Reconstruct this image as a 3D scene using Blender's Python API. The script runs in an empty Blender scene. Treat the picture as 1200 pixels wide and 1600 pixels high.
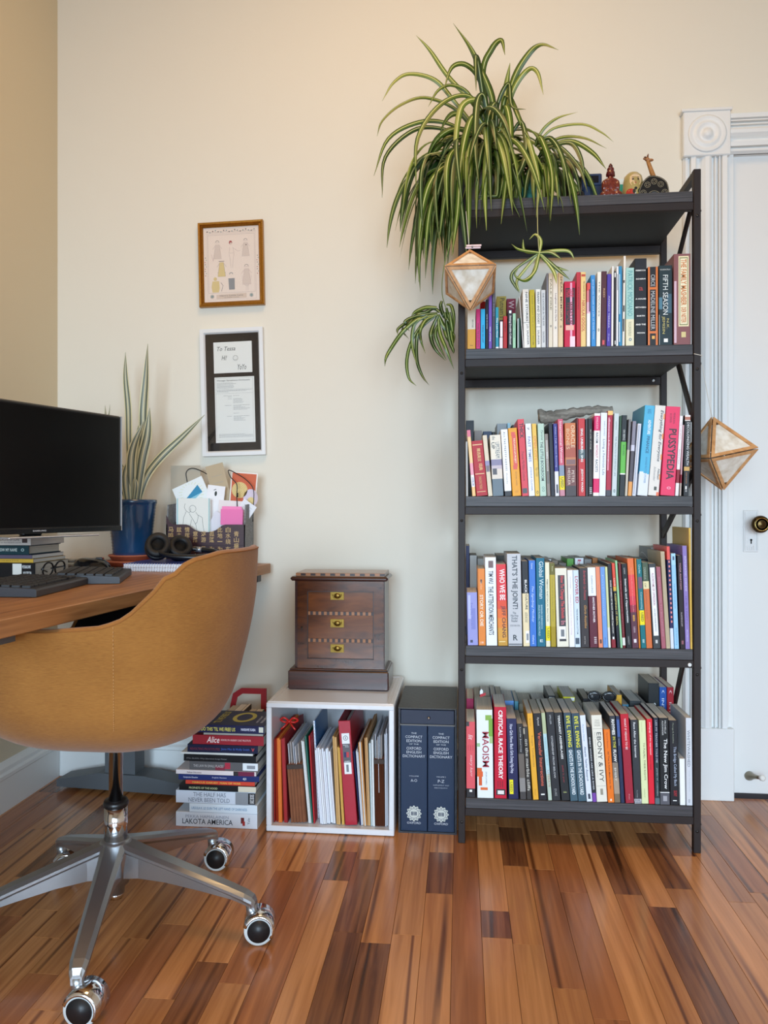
import bpy, bmesh, math, random
from mathutils import Vector, Matrix, Euler
random.seed(7)
PI = math.pi
C = bpy.context.scene.collection

# ------------------------------------------------------------------ camera, world, lights, exposure
F_PX, HC = 1200.0, 0.91
YAW = math.atan(0.1)
CA, SA = math.cos(YAW), math.sin(YAW)
cam_d = bpy.data.cameras.new('camera')
cam_d.sensor_fit = 'VERTICAL'; cam_d.sensor_height = 36.0; cam_d.lens = 27.0
cam_d.shift_y = -5.0 / 1600.0
cam_d.clip_start = 0.02
cam = bpy.data.objects.new('camera', cam_d); C.objects.link(cam)
cam.location = (0, 0, HC); cam.rotation_euler = (PI / 2, 0, YAW)
bpy.context.scene.camera = cam
sc = bpy.context.scene
sc.view_settings.view_transform = 'Standard'
sc.view_settings.look = 'None'
sc.view_settings.exposure = -0.10
sc.view_settings.gamma = 1.0
try: sc.view_settings.use_curve_mapping = False
except Exception: pass
sc.cycles.use_denoising = True
sc.cycles.max_bounces = 8
w = bpy.data.worlds.new('world'); sc.world = w; w.use_nodes = True
w.node_tree.nodes['Background'].inputs[0].default_value = (0.60, 0.75, 1.0, 1)
w.node_tree.nodes['Background'].inputs[1].default_value = 1.0

def area(name, loc, rot, sx, sy, power, col):
    d = bpy.data.lights.new(name, 'AREA'); d.shape = 'RECTANGLE'; d.size = sx; d.size_y = sy
    d.energy = power; d.color = col
    o = bpy.data.objects.new(name, d); C.objects.link(o); o.location = loc; o.rotation_euler = rot
    return o
# daylight through the two tall windows of the wall behind the camera, then the warm ceiling lamp
for wx, wp in ((-0.55, 45), (1.25, 34)):
    wl_ = area('window_daylight', (wx, -2.50, 1.20), (math.radians(74), 0, 0), 1.35, 1.5, wp, (0.62, 0.82, 1.0)); wl_.data.spread = math.radians(96)
area('ceiling_lamp_light', (-0.1, 1.30, 3.04), (0, 0, 0), 0.7, 0.7, 19.5, (1.0, 0.60, 0.25))

# ------------------------------------------------------------------ helpers
def lin(c):
    c = c.lstrip('#'); out = []
    for i in (0, 2, 4):
        v = int(c[i:i + 2], 16) / 255.0
        out.append(v / 12.92 if v <= 0.04045 else ((v + 0.055) / 1.055) ** 2.4)
    return (out[0], out[1], out[2], 1.0)

_M = {}
def mat(col, rough=0.55, metal=0.0, coat=0.0, spec=0.5, bump=0.0, bscale=200.0, var=0.0):
    key = (col, rough, metal, coat, spec, bump, bscale, var)
    if key in _M: return _M[key]
    m = bpy.data.materials.new('mat_' + col.lstrip('#')); m.use_nodes = True
    nt = m.node_tree; b = nt.nodes['Principled BSDF']
    b.inputs['Base Color'].default_value = lin(col)
    b.inputs['Roughness'].default_value = rough
    b.inputs['Metallic'].default_value = metal
    b.inputs['Coat Weight'].default_value = coat
    b.inputs['Specular IOR Level'].default_value = spec
    if bump or var:
        tc = nt.nodes.new('ShaderNodeTexCoord'); n = nt.nodes.new('ShaderNodeTexNoise')
        n.inputs['Scale'].default_value = bscale; n.inputs['Detail'].default_value = 4
        nt.links.new(tc.outputs['Object'], n.inputs['Vector'])
        if bump:
            bp = nt.nodes.new('ShaderNodeBump'); bp.inputs['Strength'].default_value = bump; bp.inputs['Distance'].default_value = 0.002
            nt.links.new(n.outputs['Fac'], bp.inputs['Height']); nt.links.new(bp.outputs['Normal'], b.inputs['Normal'])
        if var:
            hs = nt.nodes.new('ShaderNodeHueSaturation'); hs.inputs['Color'].default_value = lin(col)
            mr = nt.nodes.new('ShaderNodeMapRange'); mr.inputs['From Min'].default_value = 0.3; mr.inputs['From Max'].default_value = 0.7
            mr.inputs['To Min'].default_value = 1 - var; mr.inputs['To Max'].default_value = 1 + var
            nt.links.new(n.outputs['Fac'], mr.inputs['Value']); nt.links.new(mr.outputs[0], hs.inputs['Value'])
            nt.links.new(hs.outputs[0], b.inputs['Base Color'])
    _M[key] = m
    return m

def streaky(name, dark, light, scale=(1, 1, 1), rough=0.5, nscale=8.0, detail=6.0, coat=0.0, bump=0.0, rand=False, pos=(0.3, 0.7), spec=0.5, accent=None):
    """grain: a noise field stretched along one axis between two colours, optional dark veins"""
    m = bpy.data.materials.new(name); m.use_nodes = True
    nt = m.node_tree; b = nt.nodes['Principled BSDF']; L = nt.links
    tc = nt.nodes.new('ShaderNodeTexCoord'); mp = nt.nodes.new('ShaderNodeMapping'); mp.inputs['Scale'].default_value = scale
    L.new(tc.outputs['Object'], mp.inputs['Vector'])
    vec = mp.outputs[0]
    oi = nt.nodes.new('ShaderNodeObjectInfo')
    if rand:
        ad = nt.nodes.new('ShaderNodeVectorMath'); ad.operation = 'MULTIPLY_ADD'
        ad.inputs[0].default_value = (0, 0, 0)
        cmb = nt.nodes.new('ShaderNodeCombineXYZ'); mu = nt.nodes.new('ShaderNodeMath'); mu.operation = 'MULTIPLY'; mu.inputs[1].default_value = 57.0
        L.new(oi.outputs['Random'], mu.inputs[0])
        for i in range(3): L.new(mu.outputs[0], cmb.inputs[i])
        ad2 = nt.nodes.new('ShaderNodeVectorMath'); ad2.operation = 'ADD'
        L.new(vec, ad2.inputs[0]); L.new(cmb.outputs[0], ad2.inputs[1]); vec = ad2.outputs[0]
        nt.nodes.remove(ad)
    n = nt.nodes.new('ShaderNodeTexNoise'); n.inputs['Scale'].default_value = nscale; n.inputs['Detail'].default_value = detail
    n.inputs['Distortion'].default_value = 0.6
    L.new(vec, n.inputs['Vector'])
    r = nt.nodes.new('ShaderNodeValToRGB'); r.color_ramp.elements[0].position = pos[0]; r.color_ramp.elements[1].position = pos[1]
    r.color_ramp.elements[0].color = lin(dark); r.color_ramp.elements[1].color = lin(light)
    L.new(n.outputs['Fac'], r.inputs['Fac'])
    out = r.outputs[0]
    if accent:
        wv = nt.nodes.new('ShaderNodeTexWave'); wv.wave_type = 'BANDS'; wv.bands_direction = 'X'
        wv.inputs['Scale'].default_value = 0.26; wv.inputs['Distortion'].default_value = 9.0; wv.inputs['Detail'].default_value = 2.0; wv.inputs['Detail Scale'].default_value = 0.6
        L.new(vec, wv.inputs['Vector'])
        r2 = nt.nodes.new('ShaderNodeValToRGB'); r2.color_ramp.elements[0].position = 0.0; r2.color_ramp.elements[1].position = 0.11
        r2.color_ramp.elements[0].color = (1, 1, 1, 1); r2.color_ramp.elements[1].color = (0, 0, 0, 1)
        L.new(wv.outputs['Fac'], r2.inputs['Fac'])
        n3 = nt.nodes.new('ShaderNodeTexNoise'); n3.inputs['Scale'].default_value = nscale * 0.4; L.new(vec, n3.inputs['Vector'])
        r3 = nt.nodes.new('ShaderNodeMapRange'); r3.inputs['From Min'].default_value = 0.46; r3.inputs['From Max'].default_value = 0.60; L.new(n3.outputs['Fac'], r3.inputs['Value'])
        mm = nt.nodes.new('ShaderNodeMath'); mm.operation = 'MULTIPLY'; L.new(r2.outputs[0], mm.inputs[0]); L.new(r3.outputs[0], mm.inputs[1])
        mx = nt.nodes.new('ShaderNodeMix'); mx.data_type = 'RGBA'
        L.new(mm.outputs[0], mx.inputs[0]); L.new(out, mx.inputs[6]); mx.inputs[7].default_value = lin(accent)
        out = mx.outputs[2]
    if rand:
        hs = nt.nodes.new('ShaderNodeHueSaturation'); mr = nt.nodes.new('ShaderNodeMapRange')
        mr.inputs['To Min'].default_value = 0.86; mr.inputs['To Max'].default_value = 1.12
        L.new(oi.outputs['Random'], mr.inputs['Value']); L.new(mr.outputs[0], hs.inputs['Value']); L.new(out, hs.inputs['Color']); out = hs.outputs[0]
    L.new(out, b.inputs['Base Color'])
    b.inputs['Roughness'].default_value = rough; b.inputs['Coat Weight'].default_value = coat; b.inputs['Coat Roughness'].default_value = 0.12
    b.inputs['Specular IOR Level'].default_value = spec
    if bump:
        bp = nt.nodes.new('ShaderNodeBump'); bp.inputs['Strength'].default_value = bump; bp.inputs['Distance'].default_value = 0.002
        L.new(n.outputs['Fac'], bp.inputs['Height']); L.new(bp.outputs['Normal'], b.inputs['Normal'])
    return m

class MB:
    def __init__(s): s.v = []; s.f = []; s.m = []; s.sm = []
    def add(s, vs, fs, mi=0, smooth=False):
        o = len(s.v); s.v += [tuple(v) for v in vs]
        for f in fs: s.f.append(tuple(i + o for i in f)); s.m.append(mi); s.sm.append(smooth)
        return s
    def box(s, x0, x1, y0, y1, z0, z1, mi=0, bev=0.0, M=None):
        if x0 > x1: x0, x1 = x1, x0
        if y0 > y1: y0, y1 = y1, y0
        if z0 > z1: z0, z1 = z1, z0
        if bev <= 0:
            vs = [(x, y, z) for z in (z0, z1) for x, y in ((x0, y0), (x1, y0), (x1, y1), (x0, y1))]
            fs = [(3, 2, 1, 0), (4, 5, 6, 7), (0, 1, 5, 4), (1, 2, 6, 5), (2, 3, 7, 6), (3, 0, 4, 7)]
        else:
            b = min(bev, (x1 - x0) * .49, (y1 - y0) * .49, (z1 - z0) * .49)
            vs = []
            def ring(z, i):
                return [(x0 + i, y0 + b if i == 0 else y0 + b, z)]
            def oct_(z, ins):
                a, c, d, e = x0 + ins, x1 - ins, y0 + ins, y1 - ins; k = b
                return [(a + k, d, z), (c - k, d, z), (c, d + k, z), (c, e - k, z), (c - k, e, z), (a + k, e, z), (a, e - k, z), (a, d + k, z)]
            for z, ins in ((z0, b * .999), (z0 + b, 0), (z1 - b, 0), (z1, b * .999)): 
                r = oct_(z, ins)
                if ins > 0:
                    a, c, d, e = x0 + b, x1 - b, y0 + b, y1 - b
                    r = [(a, d, z), (c, d, z), (c, d, z), (c, e, z), (c, e, z), (a, e, z), (a, e, z), (a, d, z)]
                vs += r
            fs = [tuple(range(7, -1, -1)), tuple(range(24, 32))]
            for k in range(3):
                for i in range(8):
                    j = (i + 1) % 8; fs.append((k * 8 + i, k * 8 + j, k * 8 + 8 + j, k * 8 + 8 + i))
        if M: vs = [tuple(M @ Vector(v)) for v in vs]
        return s.add(vs, fs, mi)
    def lathe(s, prof, cx=0, cy=0, cz=0, n=24, mi=0, M=None, smooth=True):
        vs = []; fs = []
        for r, z in prof:
            for i in range(n):
                a = 2 * PI * i / n; vs.append((cx + r * math.cos(a), cy + r * math.sin(a), cz + z))
        for k in range(len(prof) - 1):
            for i in range(n):
                j = (i + 1) % n; fs.append((k * n + i, k * n + j, (k + 1) * n + j, (k + 1) * n + i))
        if prof[0][0] > 1e-6: fs.append(tuple(range(n - 1, -1, -1)))
        if prof[-1][0] > 1e-6: fs.append(tuple(range((len(prof) - 1) * n, len(prof) * n)))
        if M: vs = [tuple(M @ Vector(v)) for v in vs]
        return s.add(vs, fs, mi, smooth)
    def tube(s, pts, r, n=8, mi=0, closed=False):
        pts = [Vector(p) for p in pts]; N = len(pts); vs = []; fs = []
        up = Vector((0, 0, 1)); prev = None
        for i, p in enumerate(pts):
            a = pts[(i - 1) % N] if (closed or i > 0) else p; b = pts[(i + 1) % N] if (closed or i < N - 1) else p
            d = (b - a).normalized() if (b - a).length > 1e-9 else Vector((0, 0, 1))
            if prev is None: u = d.orthogonal().normalized()
            else:
                u = prev - d * prev.dot(d)
                u = u.normalized() if u.length > 1e-6 else d.orthogonal().normalized()
            prev = u; w_ = d.cross(u)
            rr = r[i] if isinstance(r, (list, tuple)) else r
            for k in range(n):
                t = 2 * PI * k / n; q = p + (u * math.cos(t) + w_ * math.sin(t)) * rr; vs.append(tuple(q))
        for i in range(N if closed else N - 1):
            j = (i + 1) % N
            for k in range(n): l = (k + 1) % n; fs.append((i * n + k, i * n + l, j * n + l, j * n + k))
        if not closed: fs.append(tuple(range(n - 1, -1, -1))); fs.append(tuple(range((N - 1) * n, N * n)))
        return s.add(vs, fs, mi, True)
    def ell(s, c, r, n=16, m=10, mi=0, M=None):
        prof = [(max(math.sin(PI * k / m), 1e-7), -math.cos(PI * k / m)) for k in range(m + 1)]
        T = Matrix.Translation(c) @ (M or Matrix.Identity(4)) @ Matrix.Diagonal((r[0], r[1], r[2], 1))
        return s.lathe(prof, n=n, mi=mi, M=T)
    def poly(s, pts2, y0, y1, mi=0):   # XZ polygon extruded along Y
        n = len(pts2); vs = [(x, y0, z) for x, z in pts2] + [(x, y1, z) for x, z in pts2]
        fs = [tuple(range(n)), tuple(range(2 * n - 1, n - 1, -1))] + [(i, i + n, (i + 1) % n + n, (i + 1) % n) for i in range(n)]
        return s.add(vs, fs, mi)
    def build(s, name, mats, parent=None, loc=None, rot=None):
        me = bpy.data.meshes.new(name); me.from_pydata(s.v, [], s.f); 
        for m_ in (mats if isinstance(mats, (list, tuple)) else [mats]): me.materials.append(m_)
        me.polygons.foreach_set('material_index', s.m); me.polygons.foreach_set('use_smooth', s.sm); me.validate(); me.update()
        o = bpy.data.objects.new(name, me); C.objects.link(o)
        if parent: o.parent = parent
        if loc is not None: o.location = loc
        if rot is not None: o.rotation_euler = rot
        return o

def tag(o, label=None, cat=None, group=None, kind=None):
    if label: o['label'] = label
    if cat: o['category'] = cat
    if group: o['group'] = group
    if kind: o['kind'] = kind
    return o
def thing(name, loc, label, cat, group=None, rot=(0, 0, 0)):
    o = bpy.data.objects.new(name, None); C.objects.link(o); o.empty_display_size = 0.02
    o.location = loc; o.rotation_euler = rot
    return tag(o, label, cat, group)

def PX(px, py, Y):
    """the point of the plane Y = const that the photograph shows at (px, py)"""
    u = (px - 600) / F_PX; t = Y / (u * SA + CA)
    return Vector((t * (u * CA - SA), Y, HC - (py - 795) / F_PX * t))
def catmull(P, n=6):
    P = [Vector(p) for p in P]; out = []
    Q = [P[0] * 2 - P[1]] + P + [P[-1] * 2 - P[-2]]
    for i in range(1, len(Q) - 2):
        for k in range(n):
            t = k / n; a, b, c, d = Q[i - 1], Q[i], Q[i + 1], Q[i + 2]
            out.append(0.5 * ((2 * b) + (c - a) * t + (2 * a - 5 * b + 4 * c - d) * t * t + (3 * b - 3 * c + d - a) * t ** 3))
    out.append(P[-1]); return out

_T = {}
def glyphs(s, bold=0.0, shear=0.0):
    k = (s, bold, shear)
    if k in _T: return _T[k]
    cu = bpy.data.curves.new('lettering', 'FONT'); cu.body = s; cu.resolution_u = 2; cu.offset = bold; cu.shear = shear; cu.size = 1.0
    cu.align_x = 'CENTER'; cu.space_line = 0.85
    o = bpy.data.objects.new('lettering', cu); C.objects.link(o)
    dg = bpy.context.evaluated_depsgraph_get(); ev = o.evaluated_get(dg); me = ev.to_mesh()
    vs = [(v.co.x, v.co.y) for v in me.vertices]; fs = [tuple(p.vertices) for p in me.polygons]
    ev.to_mesh_clear(); bpy.data.objects.remove(o); bpy.data.curves.remove(cu)
    if vs:
        x0 = min(v[0] for v in vs); x1 = max(v[0] for v in vs); y0 = min(v[1] for v in vs); y1 = max(v[1] for v in vs)
        vs = [((x - x0) / max(x1 - x0, 1e-6), (y - y0) / max(y1 - y0, 1e-6)) for x, y in vs]
    _T[k] = (vs, fs); return _T[k]
def text_xz(mb, s, x0, x1, z0, z1, y, mi=0, orient='v', bold=0.0, shear=0.0):
    """lettering filling the box; 'v' reads downwards, 'h' reads across"""
    vs, fs = glyphs(s, bold, shear)
    if orient == 'v': P = [(x0 + b * (x1 - x0), y, z1 - a * (z1 - z0)) for a, b in vs]
    else: P = [(x0 + a * (x1 - x0), y, z0 + b * (z1 - z0)) for a, b in vs]
    mb.add(P, fs, mi)

# ------------------------------------------------------------------ the setting
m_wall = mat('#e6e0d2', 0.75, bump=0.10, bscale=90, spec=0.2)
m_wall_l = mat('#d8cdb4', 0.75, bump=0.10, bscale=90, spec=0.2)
m_trim = mat('#e8e8e6', 0.45, bump=0.05, bscale=30)
m_ceil = mat('#e6d9bf', 0.8)
YW, XL, XR, YR, ZC = 2.513, -1.378, 1.95, -2.6, 3.1
def struct(name, mb, m, parent=None):
    o = mb.build(name, m, parent)
    if not parent: o['kind'] = 'structure'
    return o
DX0, DX1, DZ = 0.848, 1.64, 2.035     # doorway
b = MB(); b.box(XL - .1, DX0, YW, YW + .1, 0, ZC); b.box(DX0, DX1, YW, YW + .1, DZ, ZC); b.box(DX1, XR + .1, YW, YW + .1, 0, ZC)
wall_back = struct('wall_back', b, m_wall)
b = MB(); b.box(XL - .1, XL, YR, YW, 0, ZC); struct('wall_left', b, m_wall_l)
b = MB(); b.box(XR, XR + .1, YR, YW, 0, ZC); struct('wall_right', b, m_wall)
b = MB(); b.box(XL - .1, XR + .1, YR - .1, YR, 0, .45); b.box(XL - .1, XR + .1, YR - .1, YR, 2.45, ZC)
for a, c in ((XL - .1, -1.25), (.15, .55), (1.945, XR + .1)): b.box(a, c, YR - .1, YR, .45, 2.45)
struct('wall_rear', b, m_wall)
b = MB(); b.box(XL - .1, XR + .1, YR - .1, YW + .1, ZC, ZC + .1); struct('ceiling', b, m_ceil)

# floor: a subfloor carrying strips of parquet, each strip in view a piece of its own
b = MB(); b.box(XL - .1, XR + .1, YR - .1, YW + .1, -.12, -.0165)
floor = struct('floor', b, mat('#2a1a10', 0.8))
SC = (55, 4.2, 55)
W_TONES = [streaky('parquet_honey', '#ab6f3f', '#d08f58', (24, 1.0, 24), 0.27, 2.6, 7, 0.2, 0.03, True, pos=(0.30, 0.68), accent='#74401e'),
           streaky('parquet_amber', '#a06437', '#c4834c', (24, 1.0, 24), 0.27, 2.6, 7, 0.2, 0.03, True, pos=(0.30, 0.68), accent='#66381a'),
           streaky('parquet_russet', '#935730', '#b67242', (24, 1.0, 24), 0.27, 2.6, 7, 0.2, 0.03, True, pos=(0.30, 0.68), accent='#5a3016'),
           streaky('parquet_dark', '#5e3620', '#8a5632', (24, 1.2, 24), 0.27, 2.6, 7, 0.2, 0.03, True, pos=(0.34, 0.62), accent='#3a1e0e')]
WS = 0.0635
def strip_bounds(k): return -.019 + WS * k, -.019 + WS * (k + 1)
DARK = {-3: (2, [(1.0, 1.59, 3)]), }
dark_cols = {-3: [(0.98, 1.60)], -4: [(1.635, 1.98)], -5: [(1.86, 2.02)], -1: [(1.82, 2.04)], 1: [(1.645, 1.755)],
             2: [(1.98, 2.22)], 6: [(1.86, 2.22)], 7: [(1.36, 1.81)], 8: [(1.90, 2.22)], -8: [(0.9, 1.50)], 12: [(1.5, 1.9)], -17: [(1.8, 2.3)]}
rng = random.Random(11); far = MB(); n_pl = 0
def plank_piece(x0, x1, y0, y1, mi):
    if y1 - y0 < 0.02: return
    g = 0.00035
    vis = y1 > 1.22 and x0 > -1.40 and x1 < 1.28
    if vis:
        q = MB(); q.box(-(x1 - x0) / 2 + g, (x1 - x0) / 2 - g, -(y1 - y0) / 2 + g, (y1 - y0) / 2 - g, -.016, 0, bev=0.0004)
        q.build('plank', W_TONES[mi], floor, loc=((x0 + x1) / 2, (y0 + y1) / 2, 0))
    else: far.box(x0 + g, x1 - g, y0 + g, y1 - g, -.016, 0, mi)
for k in range(-22, 32):
    x0, x1 = strip_bounds(k); x0 = max(x0, XL); x1 = min(x1, XR)
    if x1 - x0 < .01: continue
    fixed = sorted(dark_cols.get(k, []))
    y = YR - rng.uniform(0, .5); cuts = []
    segs = []
    cur = YR
    for a, c in fixed + [(YW, YW)]:
        while cur < a - 1e-6:
            L = rng.choice([.32, .42, .5, .62, .78]) * rng.uniform(.9, 1.1); e = min(a, cur + L)
            if a - e < .12: e = a
            segs.append((cur, e, rng.choices([0, 1, 2, 3], [5, 4, 3, .35])[0])); cur = e
        if c > a: segs.append((a, c, 3)); cur = c
    for a, c, mi in segs: plank_piece(x0, x1, a, c, mi)
o = far.build('planks_beyond', W_TONES, floor); o['kind'] = 'stuff'

# baseboards: tall board, moulded cap
def base_profile(L, flip):   # profile in (depth, z)
    return [(0, 0), (.018, 0), (.018, .098), (.022, .102), (.022, .112), (.014, .118), (.014, .130), (.006, .142), (0, .146)]
def run_profile(mb, prof, a, b_, nrm):   # sweep (d,z) profile from point a to b_ on the wall, d along nrm
    vs = []
    for p in (a, b_):
        for d, z in prof: vs.append((p[0] + nrm[0] * d, p[1] + nrm[1] * d, z))
    n = len(prof); fs = [(i, (i + 1) % n, (i + 1) % n + n, i + n) for i in range(n)] + [tuple(range(n - 1, -1, -1)), tuple(range(n, 2 * n))]
    mb.add(vs, fs)
b = MB(); run_profile(b, base_profile(0, 0), (XL, YW), (.675, YW), (0, -1)); struct('baseboard_back', b, m_trim)
b = MB(); run_profile(b, base_profile(0, 0), (XL, YR), (XL, YW - .022), (1, 0)); struct('baseboard_left', b, m_trim)
b = MB(); run_profile(b, base_profile(0, 0), (XR, YR), (XR, YW), (-1, 0)); struct('baseboard_right', b, m_trim)

# door casing: fluted pilasters, corner blocks with rosettes, fluted head, plinth blocks
FL = [(0, .008), (.04, .018), (.09, .018), (.10, .008), (.14, .008), (.15, .022), (.25, .025), (.29, .012), (.36, .009), (.40, .018), (.46, .025), (.54, .027), (.60, .022), (.63, .010), (.66, .010), (.67, .021), (.70, .021), (.71, .009),
      (.75, .009), (.76, .022), (.79, .022), (.80, .010), (.83, .024), (.93, .026), (.96, .010), (1, .008)]
def flutes_vertical(mb, x0, x1, z0, z1, mirror=False):
    pr = [((1 - f) if mirror else f, d) for f, d in FL]
    if mirror: pr = pr[::-1]
    poly = [(x0 + f * (x1 - x0), YW - d) for f, d in pr] + [(x1, YW), (x0, YW)]
    n = len(poly); vs = [(x, y, z) for z in (z0, z1) for x, y in poly]
    mb.add(vs, [(i, (i + 1) % n, (i + 1) % n + n, i + n) for i in range(n)] + [tuple(range(n - 1, -1, -1)), tuple(range(n, 2 * n))])
CX0, CX1 = .693, .836
t1 = MB(); flutes_vertical(t1, CX0 + .004, CX1, .225, 2.012)
trim = struct('trim_1', t1, m_trim)
def cblock(xa, xb):
    q = MB(); q.box(xa, xb, YW - .030, YW, 2.012, 2.152, bev=.003); q.box(xa - .006, xb + .004, YW - .034, YW, 2.150, 2.160, bev=.002)
    R = Matrix.Translation(((xa + xb) / 2, YW - .030, 2.080)) @ Matrix.Rotation(PI / 2, 4, 'X')
    q.lathe([(.058, 0), (.058, .003), (.052, .005), (.046, .001), (.040, .001), (.036, .006), (.030, .005), (.024, 0.0), (.018, .001), (.014, .008), (.006, .011), (0.0001, .012)], n=40, M=R)
    q.build('corner_block', m_trim, trim)
    q = MB(); q.box(xa + .002, xb + .010, YW - .030, YW, 0, .225, bev=.002); q.build('plinth_block', m_trim, trim)
cblock(CX0, CX1)
OX0, OX1 = DX1 + .005, DX1 + .148
t3 = MB(); flutes_vertical(t3, OX0, OX1, .225, 2.012, True); t3.build('casing', m_trim, trim)
cblock(OX0, OX1)
poly = [(2.022 + f * .128, d) for f, d in FL]
n = len(poly) + 2; ring = [(YW - d, z) for z, d in poly] + [(YW, 2.15), (YW, 2.022)]
vs = [(x, y, z) for x in (CX1, OX0) for y, z in ring]
q = MB(); q.add(vs, [(i, (i + 1) % n, (i + 1) % n + n, i + n) for i in range(n)] + [tuple(range(n - 1, -1, -1)), tuple(range(n, 2 * n))]); q.build('head_casing', m_trim, trim)
# jambs
q = MB(); q.box(CX1, DX0 + .004, YW - .004, YW + .1, 0, DZ); q.box(DX1 - .004, OX0, YW - .004, YW + .1, 0, DZ); q.box(CX1, OX0, YW - .004, YW + .1, DZ - .006, 2.022); q.build('jamb', m_trim, trim)
# door slab
DY = YW + .012
d = MB(); d.box(DX0 + .008, DX1 - .008, DY, DY + .04, .012, DZ - .012, bev=.002)
door = struct('door_1', d, mat('#e6e6e4', 0.38, bump=.04, bscale=20))
dm = mat('#e6e6e4', 0.38)
for (za, zb) in ((.26, .80), (1.02, 1.86)):
    for (xa, xb) in ((DX0 + .135, (DX0 + DX1) / 2 - .04), ((DX0 + DX1) / 2 + .04, DX1 - .135)):
        q = MB()
        for i in range(2):
            e = i * .016; tk = .006 if i == 0 else .010; hh = .007 if i == 0 else .004
            q.box(xa + e, xb - e, DY - hh, DY, zb - e - tk, zb - e, bev=.002); q.box(xa + e, xb - e, DY - hh, DY, za + e, za + e + tk, bev=.002)
            q.box(xa + e, xa + e + tk, DY - hh, DY, za + e, zb - e, bev=.002); q.box(xb - e - tk, xb - e, DY - hh, DY, za + e, zb - e, bev=.002)
        q.box(xa + .05, xb - .05, DY - .006, DY, za + .05, zb - .05, bev=.005)
        q.build('panel_moulding', dm, door)
kx, kz = .921, .862
q = MB(); q.box(.886, .932, DY - .004, DY, .774, .906, bev=.0015); q.box(.8895, .8925, DY - .006, DY, .779, .901, bev=.001); q.box(.9255, .9285, DY - .006, DY, .779, .901, bev=.001)
for i in range(4): q.box(.897 + .006 * i, .900 + .006 * i, DY - .0055, DY, .78, .79 + .004 * (i % 2), bev=.001)
plate = q.build('lock_plate', mat('#dfe0e0', 0.4, bump=.5, bscale=160), door)
q = MB(); q.poly([(.909 + .0032 * math.cos(a), .812 + .0032 * math.sin(a)) for a in [2 * PI * i / 12 for i in range(12)]], DY - .0072, DY - .006); q.box(.9075, .9105, DY - .0072, DY - .006, .800, .812)
q.build('keyhole', mat('#0c0c0c', .8), plate)
R = Matrix.Translation((kx, DY - .003, kz)) @ Matrix.Rotation(PI / 2, 4, 'X')
q = MB(); q.lathe([(.012, 0), (.011, .022), (.020, .030), (.0265, .040), (.0272, .048), (.024, .056), (.020, .058), (.019, .0565), (.010, .058), (.0001, .0595)], n=36, M=R)
q.build('door_handle', mat('#4a3a22', .22, metal=1.0, bump=.1, bscale=60), door)
q = MB(); q.lathe([(.0195, .0575), (.0205, .0592), (.0185, .0592), (.0180, .0575)], n=36, M=R); q.build('brass_ring', mat('#c2a868', .25, metal=1.0), door)
q = MB(); R2 = Matrix.Translation((.905, DY, .068)) @ Matrix.Rotation(PI / 2 - .25, 4, 'X') @ Matrix.Rotation(.18, 4, 'Y')
q.lathe([(.015, -.002), (.0145, .004), (.009, .018), (.0055, .045), (.0055, .07)], n=20, M=R2); ds = q.build('door_stop', mat('#8c8474', .3, metal=1.0), door)
q = MB(); q.lathe([(.0085, .068), (.009, .078), (.006, .082)], n=20, M=R2); q.build('rubber_tip', mat('#e8e6e0', .6), ds)
# ------------------------------------------------------------------ bookcase
m_board = streaky('shelf_board', '#201f21', '#4e4c50', (1.0, 30, 60), 0.5, 6.0, 5, bump=.05)
m_steel = mat('#292120', 0.5, metal=0.0, spec=.3, bump=.15, bscale=500)
m_under = mat('#1f2022', .6)
m_bolt = mat('#b8b8b8', .3, metal=1.0)
SX0, SX1, SY0, SY1 = -.007, .631, 2.10, 2.455
PW = .019
LEV = [1.750, 1.345, .944, .538, .124]
case_ = thing('bookcase', (.312, 2.277, 0), 'tall dark steel and grey-grained bookcase with five shelves beside the white door casing', 'bookcase')
def cb(mb, name, m): 
    for i, v in enumerate(mb.v): mb.v[i] = (v[0] - .312, v[1] - 2.277, v[2])
    return mb.build(name, m, case_)
for x in (SX0, SX1 - PW):
    q = MB(); q.box(x, x + PW, SY0, SY0 + PW, 0, 1.808, bev=.0015); cb(q, 'post', m_steel)
    q = MB(); q.box(x, x + PW, SY1 - PW, SY1, 0, 1.808, bev=.0015); cb(q, 'post', m_steel)
    q = MB(); q.box(x + .002, x + PW - .002, SY0 + PW, SY1 - PW, 1.790, 1.808); cb(q, 'top_rail', m_steel)
    xc = x + (.0135 if x < .3 else .0055)
    for (ya, za, yb, zb) in ((2.125, 1.735, 2.430, 1.490), (2.430, 1.530, 2.125, 1.150), (2.125, 1.005, 2.430, .83), (2.125, .625, 2.430, .14)):
        q = MB(); d = Vector((0, yb - ya, zb - za)); L = d.length; ang = math.atan2(zb - za, yb - ya)
        M = Matrix.Translation((xc, (ya + yb) / 2, (za + zb) / 2)) @ Matrix.Rotation(ang, 4, 'X')
        q.box(-.003, .003, -L / 2, L / 2, -.0115, .0115, M=M); cb(q, 'brace', m_steel)
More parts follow.
